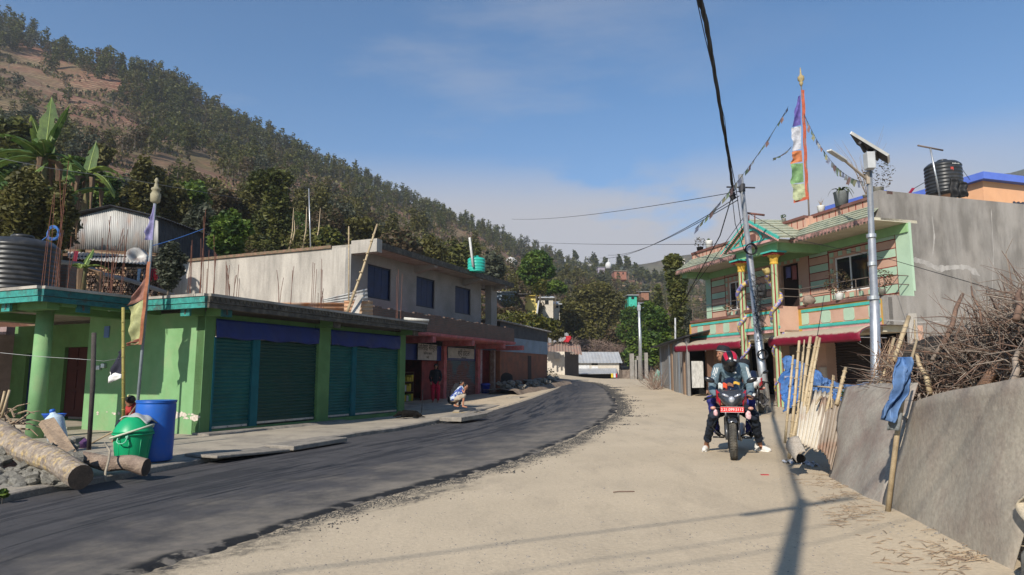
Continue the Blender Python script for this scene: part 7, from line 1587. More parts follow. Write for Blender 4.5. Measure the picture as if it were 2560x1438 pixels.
# bundle of straw sticks beside the solar lamp
mb = MB(); rr = random.Random(23)
for i in range(520):
    px = rr.gauss(2245, 26); p = P(px, rr.uniform(900, 975), 8.8+rr.random()*.9); d = Vector((rr.gauss(.12, .12), rr.gauss(0, .1), rr.uniform(.1, .5)))*rr.uniform(.3, 1.0); mb.tube([p-d*.3, p+d*.4+Vector((rr.gauss(0, .03), 0, 0)), p+d], [.006, .005, .002], 4, rr.randrange(2), cap=False)
tag(mb.build('straw_stalks', [mat('straw brown stalks', (.36, .24, .15), (.24, .15, .10), scale=10), m_twig]), 'loose bundle of dry maize stalks beside the solar lamp pole', 'stalks', kind='stuff')
for i, (a, b, r) in enumerate([((2205, 950), (2236, 845), .018), ((2233, 905), (2272, 792), .03), ((2200, 960), (2240, 905), .014), ((2262, 955), (2278, 862), .012), ((2278, 900), (2292, 852), .02), ((2290, 890), (2286, 800), .07 if False else .012)]):
    pole('stick', [P(a[0], a[1], 8.9), P(b[0], b[1], 9.2)], r, m_bamb, 'cut pale stick leaning among the dry stalks by the solar lamp', 'stick', 'sticks leaning among the dry stalks', nodes=5)
mb = MB(); q = P(2312, 870, 8.6); mb.lathe([(.10, 0), (.13, .3), (.12, .5), (.05, .55)], 14, (q.x, q.y, q.z-.5)); one(mb, 'straw_bundle', mat('tan straw bundle', (.40, .32, .19)), 'tan rolled mat standing between the sticks and the brushwood', 'rolled mat', tuple(q), smooth=True)
mb = MB(); mb.box(0, .18, 0, .1, 0, 1.9); o = one(mb, 'board', m_concl, 'whitish upright board against the cement side wall', 'board', (0, 0, 0)); o.location = P(2282, 935, 14.5); o.location.z -= .6
# litter, twigs and stones on the ground at the right
rr = random.Random(41)
mb = MB()
for cx, cy, n, sx, sy in ((2070, 1205, 60, 45, 10), (2135, 1300, 60, 30, 12), (2110, 1245, 40, 40, 14), (2360, 1400, 60, 45, 25), (1985, 1120, 30, 12, 20), (2430, 1425, 50, 50, 12), (2230, 1400, 30, 40, 30), (1960, 1020, 30, 25, 10)):
    for i in range(n):
        q = G(cx+rr.gauss(0, sx), min(1560, cy+rr.gauss(0, sy))); q.z = gnd(q.x, q.y)+.006; a = rr.random()*3.14; l_ = rr.uniform(.02, .12); d = Vector((math.cos(a), math.sin(a)*.6, rr.uniform(-.02, .06)))*l_; mb.tube([q-d, q+Vector((0, 0, .006)), q+d], [.0025, .003, .001], 4, cap=False)
tag(mb.build('twig_litter', mat('straw litter', (.34, .25, .16), (.2, .14, .10), scale=20)), 'scattered straw and twigs on the dusty ground', 'litter', kind='stuff')
q = G(2312, 1345); mb = MB(); mb.ell((0, 0, 0), (.16, .08, .045), jit=.4, rnd=9, seg=12, rings=7); o = one(mb, 'stone', m_dirt, 'flat dusty stone at the foot of the large tan sheet', 'stone', (0, 0, 0)); o.location = q+Vector((0, 0, .03)); o.rotation_euler = (0, 0, -.3)
q = G(2250, 1362); mb = MB(); mb.tube([q+Vector((-.14, 0, .02)), q+Vector((0, .02, .035)), q+Vector((.13, .03, .02))], [.012, .02, .01], 7); one(mb, 'wood_piece', m_twig2, 'short grey stick lying on the ground below the flat dusty stone', 'stick', tuple(q), smooth=True)
q = G(2420, 1415); mb = MB(); mb.tube([q+Vector((-.12, .02, .02)), q+Vector((-.05, 0, .05)), q+Vector((.12, -.12, .03)), q+Vector((.2, -.25, .02))], [.018, .012, .01, .006], 6); one(mb, 'root', mat('tan dry root', (.45, .33, .18), (.3, .12, .08), scale=9), 'curled tan root with a dark red end at the bottom right', 'root', tuple(q), smooth=True)
q = G(1560, 1232); mb = MB(); mb.tube([q+Vector((-.13, -.02, .01)), q+Vector((-.05, .02, .012)), q+Vector((.13, .03, .01))], .006, 5); one(mb, 'twig', m_twig, 'single thin dark twig lying alone on the open dusty ground', 'twig', tuple(q))
q = G(1912, 1188); mb = MB(); mb.box(-.05, .05, -.02, .02, 0, .01); o = one(mb, 'wrapper', mat('red wrapper', (.4, .03, .04)), 'tiny red wrapper lying on the ground between the riders and the sheets', 'litter', (0, 0, 0)); o.location = q
q = P(2670, 1430, 4.2); mb = MB(); mb.ell((0, 0, 0), (.28, .3, .3), jit=.15, rnd=6, seg=26, rings=18); o = one(mb, 'boulder', m_stone, 'rounded grey boulder in the bottom right corner beside the sheet edge', 'boulder', (0, 0, 0), smooth=True); o.location = q+Vector((.12, .1, -.12))
mb = MB(); mb.grid(lambda u, v: P(2588+u*60-16*v, 1105+v*125, 4.7)+Vector((0, .06*math.sin(u*5+v*3), 0)), 8, 12); one(mb, 'green_cloth', mat('dark green cloth', (.01, .10, .065), (.01, .07, .045)), 'dark green cloth behind the right edge of the large sheet', 'cloth', tuple(P(2550, 1150, 4.7)), smooth=True, solid=.01)
mb = MB(); mb.grid(lambda u, v: P(2572+u*60-18*v, 1240+v*100, 4.6)+Vector((0, .1*math.sin(u*4+v*5), 0)), 10, 12); one(mb, 'sacking', mat('tan sacking', (.42, .36, .27), (.3, .25, .18), scale=8), 'tan sacking stuffed below the green cloth at the right edge', 'sacking', tuple(P(2540, 1290, 4.6)), smooth=True, solid=.012)
rr = random.Random(14)
for i in range(26):
    q = G(rr.uniform(2380, 2640), rr.uniform(1405, 1520)); stone(q+Vector((0, 0, .01)), rr.uniform(.015, .05), rr, 'small dusty stone near the bottom right corner', 'small stones in the bottom right corner', m_dirt)
bush(2130, 1010, 10.2, 28, 30, 260, .05, 'bright', 72, 'small green weed peeping over the twisted corrugated sheet', 'weed', 'weed')
# ================================================================ PEOPLE AND MOTORCYCLES
def organic(mb, name, m, parent, vox=.012, sm=6):
    o = mb.build(name, m, parent, smooth=True, wld=True); r = o.modifiers.new('r', 'REMESH'); r.mode = 'VOXEL'; r.voxel_size = vox; r.use_smooth_shade = True
    s_ = o.modifiers.new('sm', 'SMOOTH'); s_.factor = .5; s_.iterations = sm
    if name in FOLDS:
        d = o.modifiers.new('folds', 'DISPLACE'); d.texture = FOLDT; d.strength = .045; d.mid_level = .5; d.texture_coords = 'GLOBAL'
    return o
FOLDS = ('sweatshirt', 'jeans', 'jacket', 'trousers', 'shirt', 'shorts', 'top'); FOLDT = bpy.data.textures.new('cloth folds', 'CLOUDS'); FOLDT.noise_scale = .09; FOLDT.noise_depth = 2
def hand(mb, c, d, side, s_=1.0):
    """palm at c pointing along d, five separate curled fingers"""
    c = Vector(c); d = Vector(d).normalized(); sx = d.cross(Vector((0, 0, 1))).normalized(); dn_ = sx.cross(d).normalized()
    mb.cap(c, c+d*.06*s_, .030*s_, .034*s_)
    for i, ln in enumerate((.034, .040, .038, .030)):
        b = c+d*.075*s_+sx*(i-1.5)*.021*s_; k = b+d*ln*s_; e = k-dn_*.030*s_; f = e-d*.018*s_; mb.cap(b-d*.02, k, .010*s_, .0095*s_); mb.cap(k, e, .0095*s_, .009*s_); mb.cap(e, f, .009*s_, .008*s_)
    b = c+sx*side*.030*s_+d*.02*s_; k = b+sx*side*.022*s_+d*.028*s_; mb.cap(b, k, .012*s_, .011*s_); mb.cap(k, k+d*.022*s_-dn_*.012, .011*s_, .009*s_)
def head(mb, c, f, s_=1.0):   # face towards f
    c = Vector(c); f = Vector(f).normalized(); sx = f.cross(Vector((0, 0, 1))).normalized(); up_ = sx.cross(f)
    M = Matrix((sx, f, up_)).transposed()
    mb.ell(c, (.072*s_, .092*s_, .095*s_), M); mb.ell(c+f*.035*s_-up_*.055*s_, (.050*s_, .055*s_, .055*s_), M)
    mb.cap(c+f*.085*s_+up_*.01*s_, c+f*.108*s_-up_*.022*s_, .010*s_, .014*s_)
    for q in (-1, 1): mb.ell(c+sx*q*.074*s_-up_*.005, (.010*s_, .018*s_, .030*s_), M)
    mb.cap(c+f*.085*s_-up_*.052*s_-sx*.018*s_, c+f*.085*s_-up_*.052*s_+sx*.018*s_, .009*s_, .009*s_)
    return sx, up_
def face(parent, c, f, s_=1.0):
    c = Vector(c); f = Vector(f).normalized(); sx = f.cross(Vector((0, 0, 1))).normalized(); up_ = sx.cross(f)
    for q in (-1, 1): mb = MB(); mb.ell(c+f*.083*s_+sx*q*.028*s_+up_*.015*s_, (.012*s_, .008*s_, .006*s_)); mb.build('eye', m_black, parent, wld=True)
m_skin = mat('brown skin', (.28, .13, .075), (.25, .115, .065), fine=.04, rough=.55); m_hair = mat('black hair', (.010, .008, .007), rough=.5, fine=.1)
Mc = G(1835, 1150); Y0 = Mc.y
def Q(px, py, dy=0): return P(px, py, Y0+dy)
# ---- rider
m_sweat = mat('slate blue sweatshirt', (.11, .16, .19), (.09, .135, .165), scale=5, fine=.08, bump=.15, bs=60); m_jean = mat('dark navy jeans', (.010, .014, .025), (.016, .022, .035), scale=6, fine=.15)
rd = empty('person', 'rider in a slate blue striped sweatshirt and red and black helmet astride the motorcycle', 'person', (Mc.x, Mc.y+.9, Mc.z))
hp = Q(1829, 1010, 1.0); shL, shR = Q(1793, 922, .62), Q(1860, 920, .62); nk = Q(1826, 920, .6)
elL, elR = Q(1779, 972, .50), Q(1876, 975, .52); hdL, hdR = Q(1803, 1005, .22), Q(1871, 992, .24)
knL, knR = Q(1785, 1037, .55), Q(1884, 1040, .55); anL, anR = Q(1767, 1106, .75), Q(1903, 1108, .75)
ftL, ftR = G(1757, 1134), G(1922, 1136)
def anc(f): return Vector((f.x, f.y+.05, f.z+.08))
anL, anR = G(1768, 1128)+Vector((0, .05, .10)), G(1904, 1129)+Vector((0, .05, .10))
mb = MB(); mb.cap(hp, nk-Vector((0, 0, .05)), .12, .13); mb.cap(shL, shR, .06, .06); mb.cap(nk, Q(1826, 905, .5), .055, .055); head(mb, Q(1826, 903, .42), (-.05, -1, -1.0))
for sh, el, hd, s_ in ((shL, elL, hdL, 1), (shR, elR, hdR, -1)): mb.cap(sh, el, .05, .042); mb.cap(el, hd, .042, .028); hand(mb, hd, (0, -1, -.1), s_)
for kn, an in ((knL, anL), (knR, anR)): mb.cap(hp+Vector(((-.08 if kn is knL else .08), 0, 0)), kn, .085, .055); mb.cap(kn, an, .055, .038); mb.cap(an, an+Vector((0, -.05, -.04)), .035, .03)
organic(mb, 'body', m_skin, rd, .009, 3)
mb = MB(); mb.cap(hp+Vector((0, -.05, .05)), nk-Vector((0, 0, .07)), .155, .16); mb.cap(shL, shR, .085, .085); mb.cap(nk-Vector((0, 0, .04)), nk+Vector((0, -.03, .03)), .085, .07)
for sh, el, hd in ((shL, elL, hdL), (shR, elR, hdR)): mb.cap(sh, el, .078, .062); mb.cap(el, el.lerp(hd, .86), .060, .044)
mb.cap((shL+hp)/2, (shR+hp)/2, .1, .1)
sw = organic(mb, 'sweatshirt', m_sweat, rd, .011, 4)
for sh, el, sg in ((shL, elL, -1), (shR, elR, 1)):
    for k in (-1, 0, 1):
        mb = MB(); n_ = 9; pts = []
        for i in range(n_+1): 
            t = i/n_; c = sh.lerp(el, t*.62); pts.append(c+Vector((sg*(.030+.022*k), -lerp(.076, .066, t*.6)*math.cos(.5*(k+ .9)), .018*(1-t))))
        mb.tube(pts, .0065, 5); mb.build('sleeve_stripe', m_white, sw, wld=True, smooth=True)
lg = Q(1836, 933, .40); mb = MB(); mb.prism([(-.034, 0), (-.018, 0), (-.012, .014), (-.02, .018)], lg, (1, 0, 0), (0, 0, 1), (0, -1, 0), .01); mb.prism([(-.012, 0), (.006, 0), (.003, .020), (-.008, .026), (-.004, .018)], lg, (1, 0, 0), (0, 0, 1), (0, -1, 0), .01); mb.prism([(.010, 0), (.032, 0), (.008, .038), (.002, .032)], lg, (1, 0, 0), (0, 0, 1), (0, -1, 0), .01); mb.build('emblem', m_white, sw, wld=True)
mb = MB(); mb.cap(hp-Vector((.08, 0, 0)), hp+Vector((.08, 0, 0)), .14, .14)
for kn, an in ((knL, anL), (knR, anR)): mb.cap(hp+Vector(((-.09 if kn is knL else .09), 0, -.03)), kn, .12, .086); mb.cap(kn, kn.lerp(an, .80), .086, .062)
organic(mb, 'jeans', m_jean, rd, .011, 4)
def shoe(f, dx, dy, parent, m, s_=1.0):
    f = Vector(f); d = Vector((dx, dy, 0)).normalized(); sd_ = Vector((-d.y, d.x, 0)); mb = MB()
    mb.cap(f+Vector((0, 0, .055))-d*.05*s_, f+Vector((0, 0, .045))+d*.10*s_, .050*s_, .045*s_); mb.cap(f+Vector((0, 0, .04))+d*.08*s_, f+Vector((0, 0, .032))+d*.16*s_, .046*s_, .036*s_); mb.cap(f+Vector((0, 0, .06))-d*.06*s_, f+Vector((0, 0, .115))-d*.05*s_, .045*s_, .04*s_)
    o = organic(mb, 'shoe', m, parent, .008, 3); mb = MB(); mb.hexa([f+d*a+sd_*b+Vector((0, 0, z_)) for z_ in (-.005, .022) for a, b in ((-.10*s_, -.038), (.17*s_, -.040), (.17*s_, .040), (-.10*s_, .038))]); mb.build('sole', m_white, o, wld=True, bevel=.02); return o
m_shoe = mat('white leather trainer', (.62, .60, .57), (.52, .5, .47), fine=.05)
shoe(anL-Vector((0, 0, .10)), -.55, -1, rd, m_shoe); shoe(anR-Vector((0, 0, .10)), .75, -1, rd, m_shoe)
# helmet tipped forward: black with red panels
hc = Q(1825, 902, .42); hf = Vector((-.04, -1, -.95)).normalized(); hx = hf.cross(Vector((0, 0, 1))).normalized(); hu = hx.cross(hf); HM = Matrix((hx, hf, hu)).transposed()
mb = MB(); mb.ell(hc, (.135, .165, .150), HM, seg=32, rings=20); mb.ell(hc+hf*.07-hu*.07, (.11, .10, .09), HM, seg=28, rings=16); hm = organic(mb, 'helmet', m_blkg, rd, .010, 3)
m_hr = mat('glossy red helmet panel', (.42, .015, .04), rough=.3, fine=.03, coat=.3)
def patch(a0, a1, b0, b1, m, nm, k=1.03, w_=.10):
    mb = MB(); 
    def fn(u, v):
        a, b = lerp(a0, a1, u), lerp(b0, b1, v); d = Vector((math.sin(a)*math.cos(b)*.137, -0+math.cos(a)*math.cos(b)*.167*0, 0)); loc = Vector((.137*math.sin(a)*math.cos(b), .167*math.sin(b)*1.0, .152*math.cos(a)*math.cos(b)))*k
        return hc+HM @ loc
    mb.grid(fn, 12, 12); return mb.build(nm, m, hm, smooth=True, wld=True, solid=.004)
patch(-.62, -.10, -.75, .62, m_hr, 'red_panel'); patch(.52, .95, -.5, .55, m_hr, 'red_panel'); patch(-.55, -.12, .63, .78, mat('silver lettering band', (.5, .5, .52), rough=.3), 'silver_band', 1.035)
patch(-.95, .95, .80, 1.25, mat('smoked visor', (.008, .008, .01), rough=.08, spec=.8, fine=0), 'visor', 1.06)
# ---- pillion
pl_ = empty('person', 'pillion passenger in a dark cap and blue trousers peering round behind the rider', 'person', (Mc.x, Mc.y+1.2, Mc.z))
m_djk = mat('black jacket', (.012, .013, .018), fine=.15); m_btr = mat('royal blue trousers', (.035, .04, .22), (.03, .03, .16), scale=5, fine=.1)
ph_ = Q(1806, 886, .98); hp2 = Q(1832, 992, 1.35); n2_ = Q(1826, 915, 1.15); s1, s2 = Q(1800, 925, 1.15), Q(1862, 908, 1.15)
k1, k2 = Q(1779, 1000, .85), Q(1876, 1002, .85); f1, f2 = Q(1792, 1078, 1.15), Q(1872, 1080, 1.15); pf = Vector((-1, -.55, -.1))
mb = MB(); mb.cap(hp2, n2_, .12, .12); mb.cap(s1, s2, .06, .06); mb.cap(n2_, ph_, .055, .055); head(mb, ph_, pf, 1.12)
for s_, e_, h_, q in ((s1, Q(1789, 962, 1.05), Q(1800, 985, .85), 1), (s2, Q(1868, 955, 1.1), Q(1860, 985, .85), -1)): mb.cap(s_, e_, .045, .04); mb.cap(e_, h_, .04, .028); hand(mb, h_, (0, -1, 0), q)
for k_, f_ in ((k1, f1), (k2, f2)): mb.cap(hp2, k_, .08, .05); mb.cap(k_, f_, .05, .035)
organic(mb, 'body', m_skin, pl_, .010, 3); face(pl_, ph_, pf, 1.12)
mb = MB(); mb.cap(hp2, n2_, .15, .15); mb.cap(s1, s2, .08, .085); mb.cap(n2_, n2_+Vector((0, 0, .06)), .09, .08); mb.cap(s1, Q(1789, 962, 1.05), .07, .055); mb.cap(s2, Q(1868, 955, 1.1), .07, .055); mb.cap(Q(1789, 962, 1.05), Q(1800, 985, .85), .055, .04); mb.cap(Q(1868, 955, 1.1), Q(1860, 985, .85), .055, .04); organic(mb, 'jacket', m_djk, pl_, .012, 4)
mb = MB()
for k_, f_ in ((k1, f1), (k2, f2)): mb.cap(hp2, k_, .11, .085); mb.cap(k_, f_, .085, .055)
organic(mb, 'trousers', m_btr, pl_, .012, 4)
for f_ in (f1, f2): mb = MB(); mb.cap(f_, f_+Vector((0, -.12, -.04)), .045, .04); organic(mb, 'shoe', m_blk, pl_, .01, 2)
pu = Vector((.12, .1, 1)).normalized(); mb = MB(); mb.lathe([(.108, 0), (.112, .03), (.108, .075), (.085, .105), (.02, .118)], 24, M=Matrix.Translation(ph_+Vector((.015, .01, .035))) @ Matrix.Rotation(R(12), 4, 'Y')); c_ = mb.build('cap', mat('dark cap cloth', (.014, .014, .02)), pl_, smooth=True, wld=True)
mb = MB(); mb.lathe([(.113, .0), (.116, .012)], 24, M=Matrix.Translation(ph_+Vector((.015, .01, .035))) @ Matrix.Rotation(R(12), 4, 'Y'), cap=False); mb.build('cap_band', mat('pale cap trim', (.4, .36, .33)), c_, smooth=True, wld=True, solid=.004)
mb = MB(); mb.ell(ph_+Vector((.03, .035, .01)), (.078, .085, .085)); organic(mb, 'hair', m_hair, pl_, .01, 2)
# ---- motorcycle
M_TY = mat('dusty tyre', (.085, .078, .065), (.05, .046, .04), scale=9, dirt=(.2, .17, .13), damt=.5, dscale=6, rough=.9); M_FK = mat('brushed fork', (.10, .10, .105), metal=.6, rough=.35)
M_HL = mat('clear headlamp', (.55, .56, .6), rough=.1, metal=.5, fine=0); M_IL = mat('amber pink lens', (.52, .26, .20), rough=.2, fine=.02); M_WS = mat('dark tinted screen', (.008, .012, .03), rough=.08, spec=.7, fine=0); M_EN = mat('dark engine metal', (.03, .03, .032), (.06, .06, .06), rough=.45, metal=.5, scale=8)
def wheel(parent, c, r, w_, disc=True):
    c = Vector(c); RX = Matrix.Translation(c) @ Matrix.Rotation(R(90), 4, 'Y'); e = None
    mb = MB(); prof = [(r-.085, -.3*w_), (r-.05, -.48*w_), (r-.02, -.42*w_), (r-.004, -.22*w_), (r, 0), (r-.004, .22*w_), (r-.02, .42*w_), (r-.05, .48*w_), (r-.085, .3*w_)]
    mb.lathe(prof, 48, M=RX, cap=False); n = 46
    for i in range(n):
        a = 6.2832*i/n
        for q in (-1, 1): p0 = RX @ Vector(((r+.000)*math.cos(a), (r)*math.sin(a), q*.012*1)); p1 = RX @ Vector(((r-.014)*math.cos(a+.07), (r-.014)*math.sin(a+.07), q*.40*w_)); mb.bar(p0, p1, .018, .012, 0)
    t = mb.build('wheel', M_TY, parent, smooth=True)
    mb = MB(); mb.lathe([(r-.105, -.36*w_), (r-.085, -.36*w_), (r-.085, .36*w_), (r-.105, .36*w_)], 40, M=RX, cap=False); mb.lathe([(.03, -.05), (.035, 0), (.03, .05)], 16, M=RX)
    for i in range(6): a = 1.047*i; mb.bar(RX @ Vector((.03*math.cos(a), .03*math.sin(a), 0)), RX @ Vector(((r-.095)*math.cos(a), (r-.095)*math.sin(a), 0)), .03, .022)
    mb.build('rim', m_blkg, t, smooth=False)
    if disc: mb = MB(); mb.lathe([(.07, .058), (.13, .058), (.13, .062), (.07, .062)], 30, M=RX); mb.build('brake_disc', m_metal, t)
    return t
def motorcycle(loc, rz, label, body, accent, front=True, seed=1):
    e = empty('motorcycle', label, 'motorcycle', loc, rz); g_ = lambda mb, n, m, **k: mb.build(n, m, e, **k)
    wheel(e, (0, 0, .30), .30, .115); wheel(e, (0, 1.34, .30), .30, .13)
    for q in (-1, 1): mb = MB(); mb.tube([(q*.085, .0, .30), (q*.09, .06, .52)], .027, 10); mb.tube([(q*.09, .06, .52), (q*.095, .15, .86)], .019, 10); g_(mb, 'fork', M_FK, smooth=True)
    mb = MB(); 
    mb.grid(lambda u, v: Vector(((u-.5)*2*.068*(1 if .05 < v < .95 else .7), -.335*math.cos(lerp(1.0, 2.75, v))*(-1)*-1, .30+.335*math.sin(lerp(1.0, 2.75, v))-.03*(2*u-1)**2)), 8, 18); g_(mb, 'front_fender', body, smooth=True, solid=.006)
    # fairing shell
    mb = MB(); S = [(.76, .055, -.10, .16), (.80, .10, -.125, .2), (.86, .155, -.13, .22), (.93, .195, -.115, .24), (1.0, .205, -.07, .25), (1.05, .19, -.01, .22)]
    def fn(u, v):
        k = min(4, int(v*5)); t = v*5-k; a, b = S[k], S[k+1]; z_, w_, y_, d_ = [lerp(a[i], b[i], t) for i in range(4)]; s_ = 2*u-1
        return Vector((w_*math.sin(s_*1.5)/math.sin(1.5), y_+d_*(1-math.cos(s_*1.45)), z_+.02*s_*s_))
    mb.grid(fn, 24, 15); fr_ = g_(mb, 'fairing', body, smooth=True, solid=.008)
    for q in (-1, 1):
        mb = MB(); mb.grid(lambda u, v: Vector((q*(.165+.06*u+.0*v), .05+.12*u-.03*v, .80+.20*v+.05*u)), 4, 4); mb.build('side_panel', accent, fr_, solid=.01, smooth=True)
        mb = MB(); mb.ell((q*.085, -.085, .965), (.058, .03, .020), Matrix.Rotation(q*-.42, 3, 'Y')); mb.build('headlight', M_HL, fr_, smooth=True)
        mb = MB(); mb.tube([(q*.13, .02, .78), (q*.25, .05, .77)], .011, 6); ind = g_(mb, 'indicator', m_blk); mb = MB(); mb.ell((q*.275, .045, .77), (.042, .03, .026)); mb.build('indicator_lens', M_IL, ind, smooth=True)
        mb = MB(); mb.tube([(q*.17, .16, 1.02), (q*.22, .17, 1.14), (q*.29, .18, 1.18)], .008, 6); mi_ = g_(mb, 'mirror', m_blk, smooth=True); mb = MB(); mb.ell((q*.315, .18, 1.20), (.085, .025, .042), Matrix.Rotation(q*-.35, 3, 'Y'), seg=20); mb.build('mirror_housing', m_blkg, mi_, smooth=True)
        mb = MB(); mb.tube([(q*.10, .17, .95), (q*.22, .20, .95), (q*.40, .28, .90)], [.013, .013, .018], 8); mb.tube([(q*.27, .16, .93), (q*.42, .20, .875)], .007, 5); g_(mb, 'handlebar', m_blk, smooth=True)
        mb = MB(); mb.tube([(q*.08, .38, .30), (q*.24, .40, .38), (q*.30, .42, .46), (q*.22, .36, .58)], .013, 7); mb.tube([(q*.12, .62, .28), (q*.30, .62, .28)], .014, 7); g_(mb, 'crash_bar', m_blkg, smooth=True)
    mb = MB(); mb.ell((0, -.115, .905), (.045, .03, .05), seg=16); mb.build('nose_lamp', M_HL, fr_, smooth=True)
    mb = MB(); mb.grid(lambda u, v: Vector(((2*u-1)*lerp(.155, .10, v), lerp(-.0, .16, v)+.12*(2*u-1)**2, lerp(1.045, 1.24, v)-.03*(2*u-1)**2)), 14, 8); g_(mb, 'windscreen', M_WS, smooth=True, solid=.004)
    mb = MB(); mb.ell((0, .45, .86), (.15, .30, .13), seg=20, rings=12); g_(mb, 'fuel_tank', body, smooth=True)
    mb = MB(); mb.grid(lambda u, v: Vector(((2*u-1)*.12, lerp(.72, 1.45, v), .80+.10*v-.04*(2*u-1)**2)), 8, 10); g_(mb, 'seat', m_blk, smooth=True, solid=.07)
    mb = MB(); mb.box(-.12, .12, .42, .78, .28, .60); mb.box(-.08, .08, .36, .62, .60, .74); mb.box(-.10, .10, .20, .26, .42, .68); g_(mb, 'engine', M_EN, bevel=.02)
    mb = MB(); mb.tube([(.10, .35, .38), (.13, .7, .24), (.16, 1.0, .32), (.18, 1.45, .42)], [.02, .022, .05, .05], 10); g_(mb, 'exhaust', m_metal, smooth=True)
    mb = MB(); mb.grid(lambda u, v: Vector(((2*u-1)*.09, lerp(1.25, 1.62, v), .72+.12*v)), 6, 6); mb.box(-.05, .05, 1.55, 1.62, .76, .84); g_(mb, 'tail', accent, solid=.05)
    mb = MB(); mb.tube([(0, .15, .86), (0, .42, .70), (0, .75, .62), (0, 1.34, .32)], .03, 8); mb.bar((-.07, .75, .32), (-.07, 1.34, .30), .03, .05); mb.bar((.07, .75, .32), (.07, 1.34, .30), .03, .05); g_(mb, 'frame', m_blk, smooth=False)
    return e
m_gbk = mat('gloss charcoal motorcycle paint', (.035, .037, .042), rough=.22, fine=.03, coat=.6, spec=.6); m_rdp = mat('bright red motorcycle paint', (.42, .01, .025), rough=.25, fine=.03, coat=.5)
mc = motorcycle(tuple(Mc), -math.atan2(Mc.x, Mc.y)+R(1), 'charcoal and red motorcycle with a red number plate facing the viewer', m_gbk, m_rdp)
mb = MB(); mb.box(-.17, .17, -.155, -.148, .715, .80); pltm = mb.build('number_plate', mat('red number plate', (.62, .02, .02), fine=.03, rough=.4), mc, bevel=.004)
textmesh('3.21.099.5112', .058, .0008, m_white, pltm, (0, -.157, .757), (R(90), 0, 0))
mb = MB()
for a, b in (((-.165, -.157, .718), (.165, -.157, .718)), ((-.165, -.157, .797), (.165, -.157, .797))): mb.tube([a, b], .0022, 4)
mb.build('plate_border', m_white, pltm)
m_tas = mat('pink tassel', (.50, .22, .24), (.55, .4, .4), scale=20)
for x_, z_, s_ in ((-.24, .70, .05), (.235, .67, .065)): mb = MB(); mb.ell((x_, .0, z_), (s_*.6, .02, s_), jit=.3, rnd=2); mb.build('tassel', m_tas, mc, smooth=True)
# cloth strips on the dash
for (x0_, x1_, z0_, z1_, c, nm_) in ((-.185, -.12, 1.06, 1.15, (.5, .52, .5), 'white'), (-.12, -.055, 1.07, 1.15, (.62, .08, .03), 'orange'), (-.05, .04, 1.10, 1.15, (.22, .1, .06), 'brown'), (.04, .13, 1.13, 1.17, (.6, .35, .05), 'yellow')):
    mb = MB(); mb.grid(lambda u, v: Vector((lerp(x0_, x1_, u), .04+.01*math.sin(u*6), lerp(z0_, z1_, v)+.01*math.sin(u*5))), 5, 5); mb.build('dash_cloth', mat(nm_+' dash cloth', c, tuple(q*.7 for q in c), scale=30), mc, smooth=True, solid=.01)
m_wrp = mat('white motorcycle paint', (.60, .59, .57), rough=.3, fine=.04, coat=.3)
m2 = G(1893, 1042); m2 = P(1886, 1040, m2.y); m2.z = gz(m2.x, m2.y)
mc2 = motorcycle(tuple(m2), R(-28), 'white and red motorcycle parked behind the riders beside the power pole', m_wrp, m_rdp)
# ---- squatting boy and companion
Yq = 23.6; fz = .20
def B(px, py, dy=0): return P(px, py, Yq+dy)
def flr(px, dy=0): q = P(px, 1000, Yq+dy); return Vector((q.x, q.y, .215))
by = empty('person', 'boy in a blue and white patterned shirt and beige shorts squatting at the kerb', 'person', tuple(flr(1145)))
hp3 = B(1134, 998); sh3 = B(1153, 973); hd3 = B(1164, 967, -.05)
kA, kB = B(1160, 990, -.15), B(1150, 992, .15); aA, aB = B(1157, 1016, -.12), B(1136, 1014, .1)
mb = MB(); mb.cap(hp3, sh3, .09, .085); mb.cap(sh3, hd3, .045, .045); head(mb, hd3, (1, -.25, -.7), .95)
for k_, a_ in ((kA, aA), (kB, aB)): mb.cap(hp3, k_, .065, .045); mb.cap(k_, a_, .045, .03); mb.cap(a_, a_+Vector((.14, -.03, -.03)), .03, .025)
mb.cap(sh3+Vector((0, -.1, 0)), B(1160, 982, -.2), .035, .03); mb.cap(B(1160, 982, -.2), B(1163, 973, -.2), .03, .022); hand(mb, B(1163, 973, -.2), (.2, 0, 1), 1, .9); mb.cap(sh3+Vector((0, .1, 0)), B(1163, 985, .15), .035, .03)
organic(mb, 'body', mat('warm skin', (.40, .19, .12), fine=.04), by, .012, 2); face(by, hd3, (1, -.25, -.7), .95)
mb = MB(); mb.cap(hp3+Vector((0, 0, .03)), sh3, .125, .12); mb.cap(sh3+Vector((-.02, -.12, .0)), sh3+Vector((.03, -.14, -.12)), .065, .055); mb.cap(sh3+Vector((-.02, .12, .0)), sh3+Vector((.03, .14, -.1)), .065, .055); organic(mb, 'shirt', mat('blue and white patterned shirt', (.40, .46, .54), (.03, .06, .25), scale=9, lo=.49, hi=.52, fine=.05), by, .012, 3)
mb = MB(); mb.cap(hp3, kA, .105, .075); mb.cap(hp3, kB, .105, .075); organic(mb, 'shorts', mat('beige shorts', (.38, .32, .25), fine=.06), by, .012, 3)
mb = MB(); mb.ell(hd3+Vector((-.02, .01, .03)), (.088, .088, .085)); organic(mb, 'hair', m_hair, by, .012, 2)
for a_ in (aA, aB): mb = MB(); q = Vector((a_.x, a_.y, .22)); mb.box(q.x-.06, q.x+.17, q.y-.05, q.y+.05, .205, .235); mb.build('sandal', mat('dusty sandal', (.3, .22, .1)), by, wld=True, bevel=.01)
b2_ = empty('person', 'companion in dark clothes crouching just behind the boy in the patterned shirt', 'person', tuple(flr(1140, .6)))
hp4, sh4, hd4 = B(1130, 1000, .6), B(1143, 968, .55), B(1155, 960, .5)
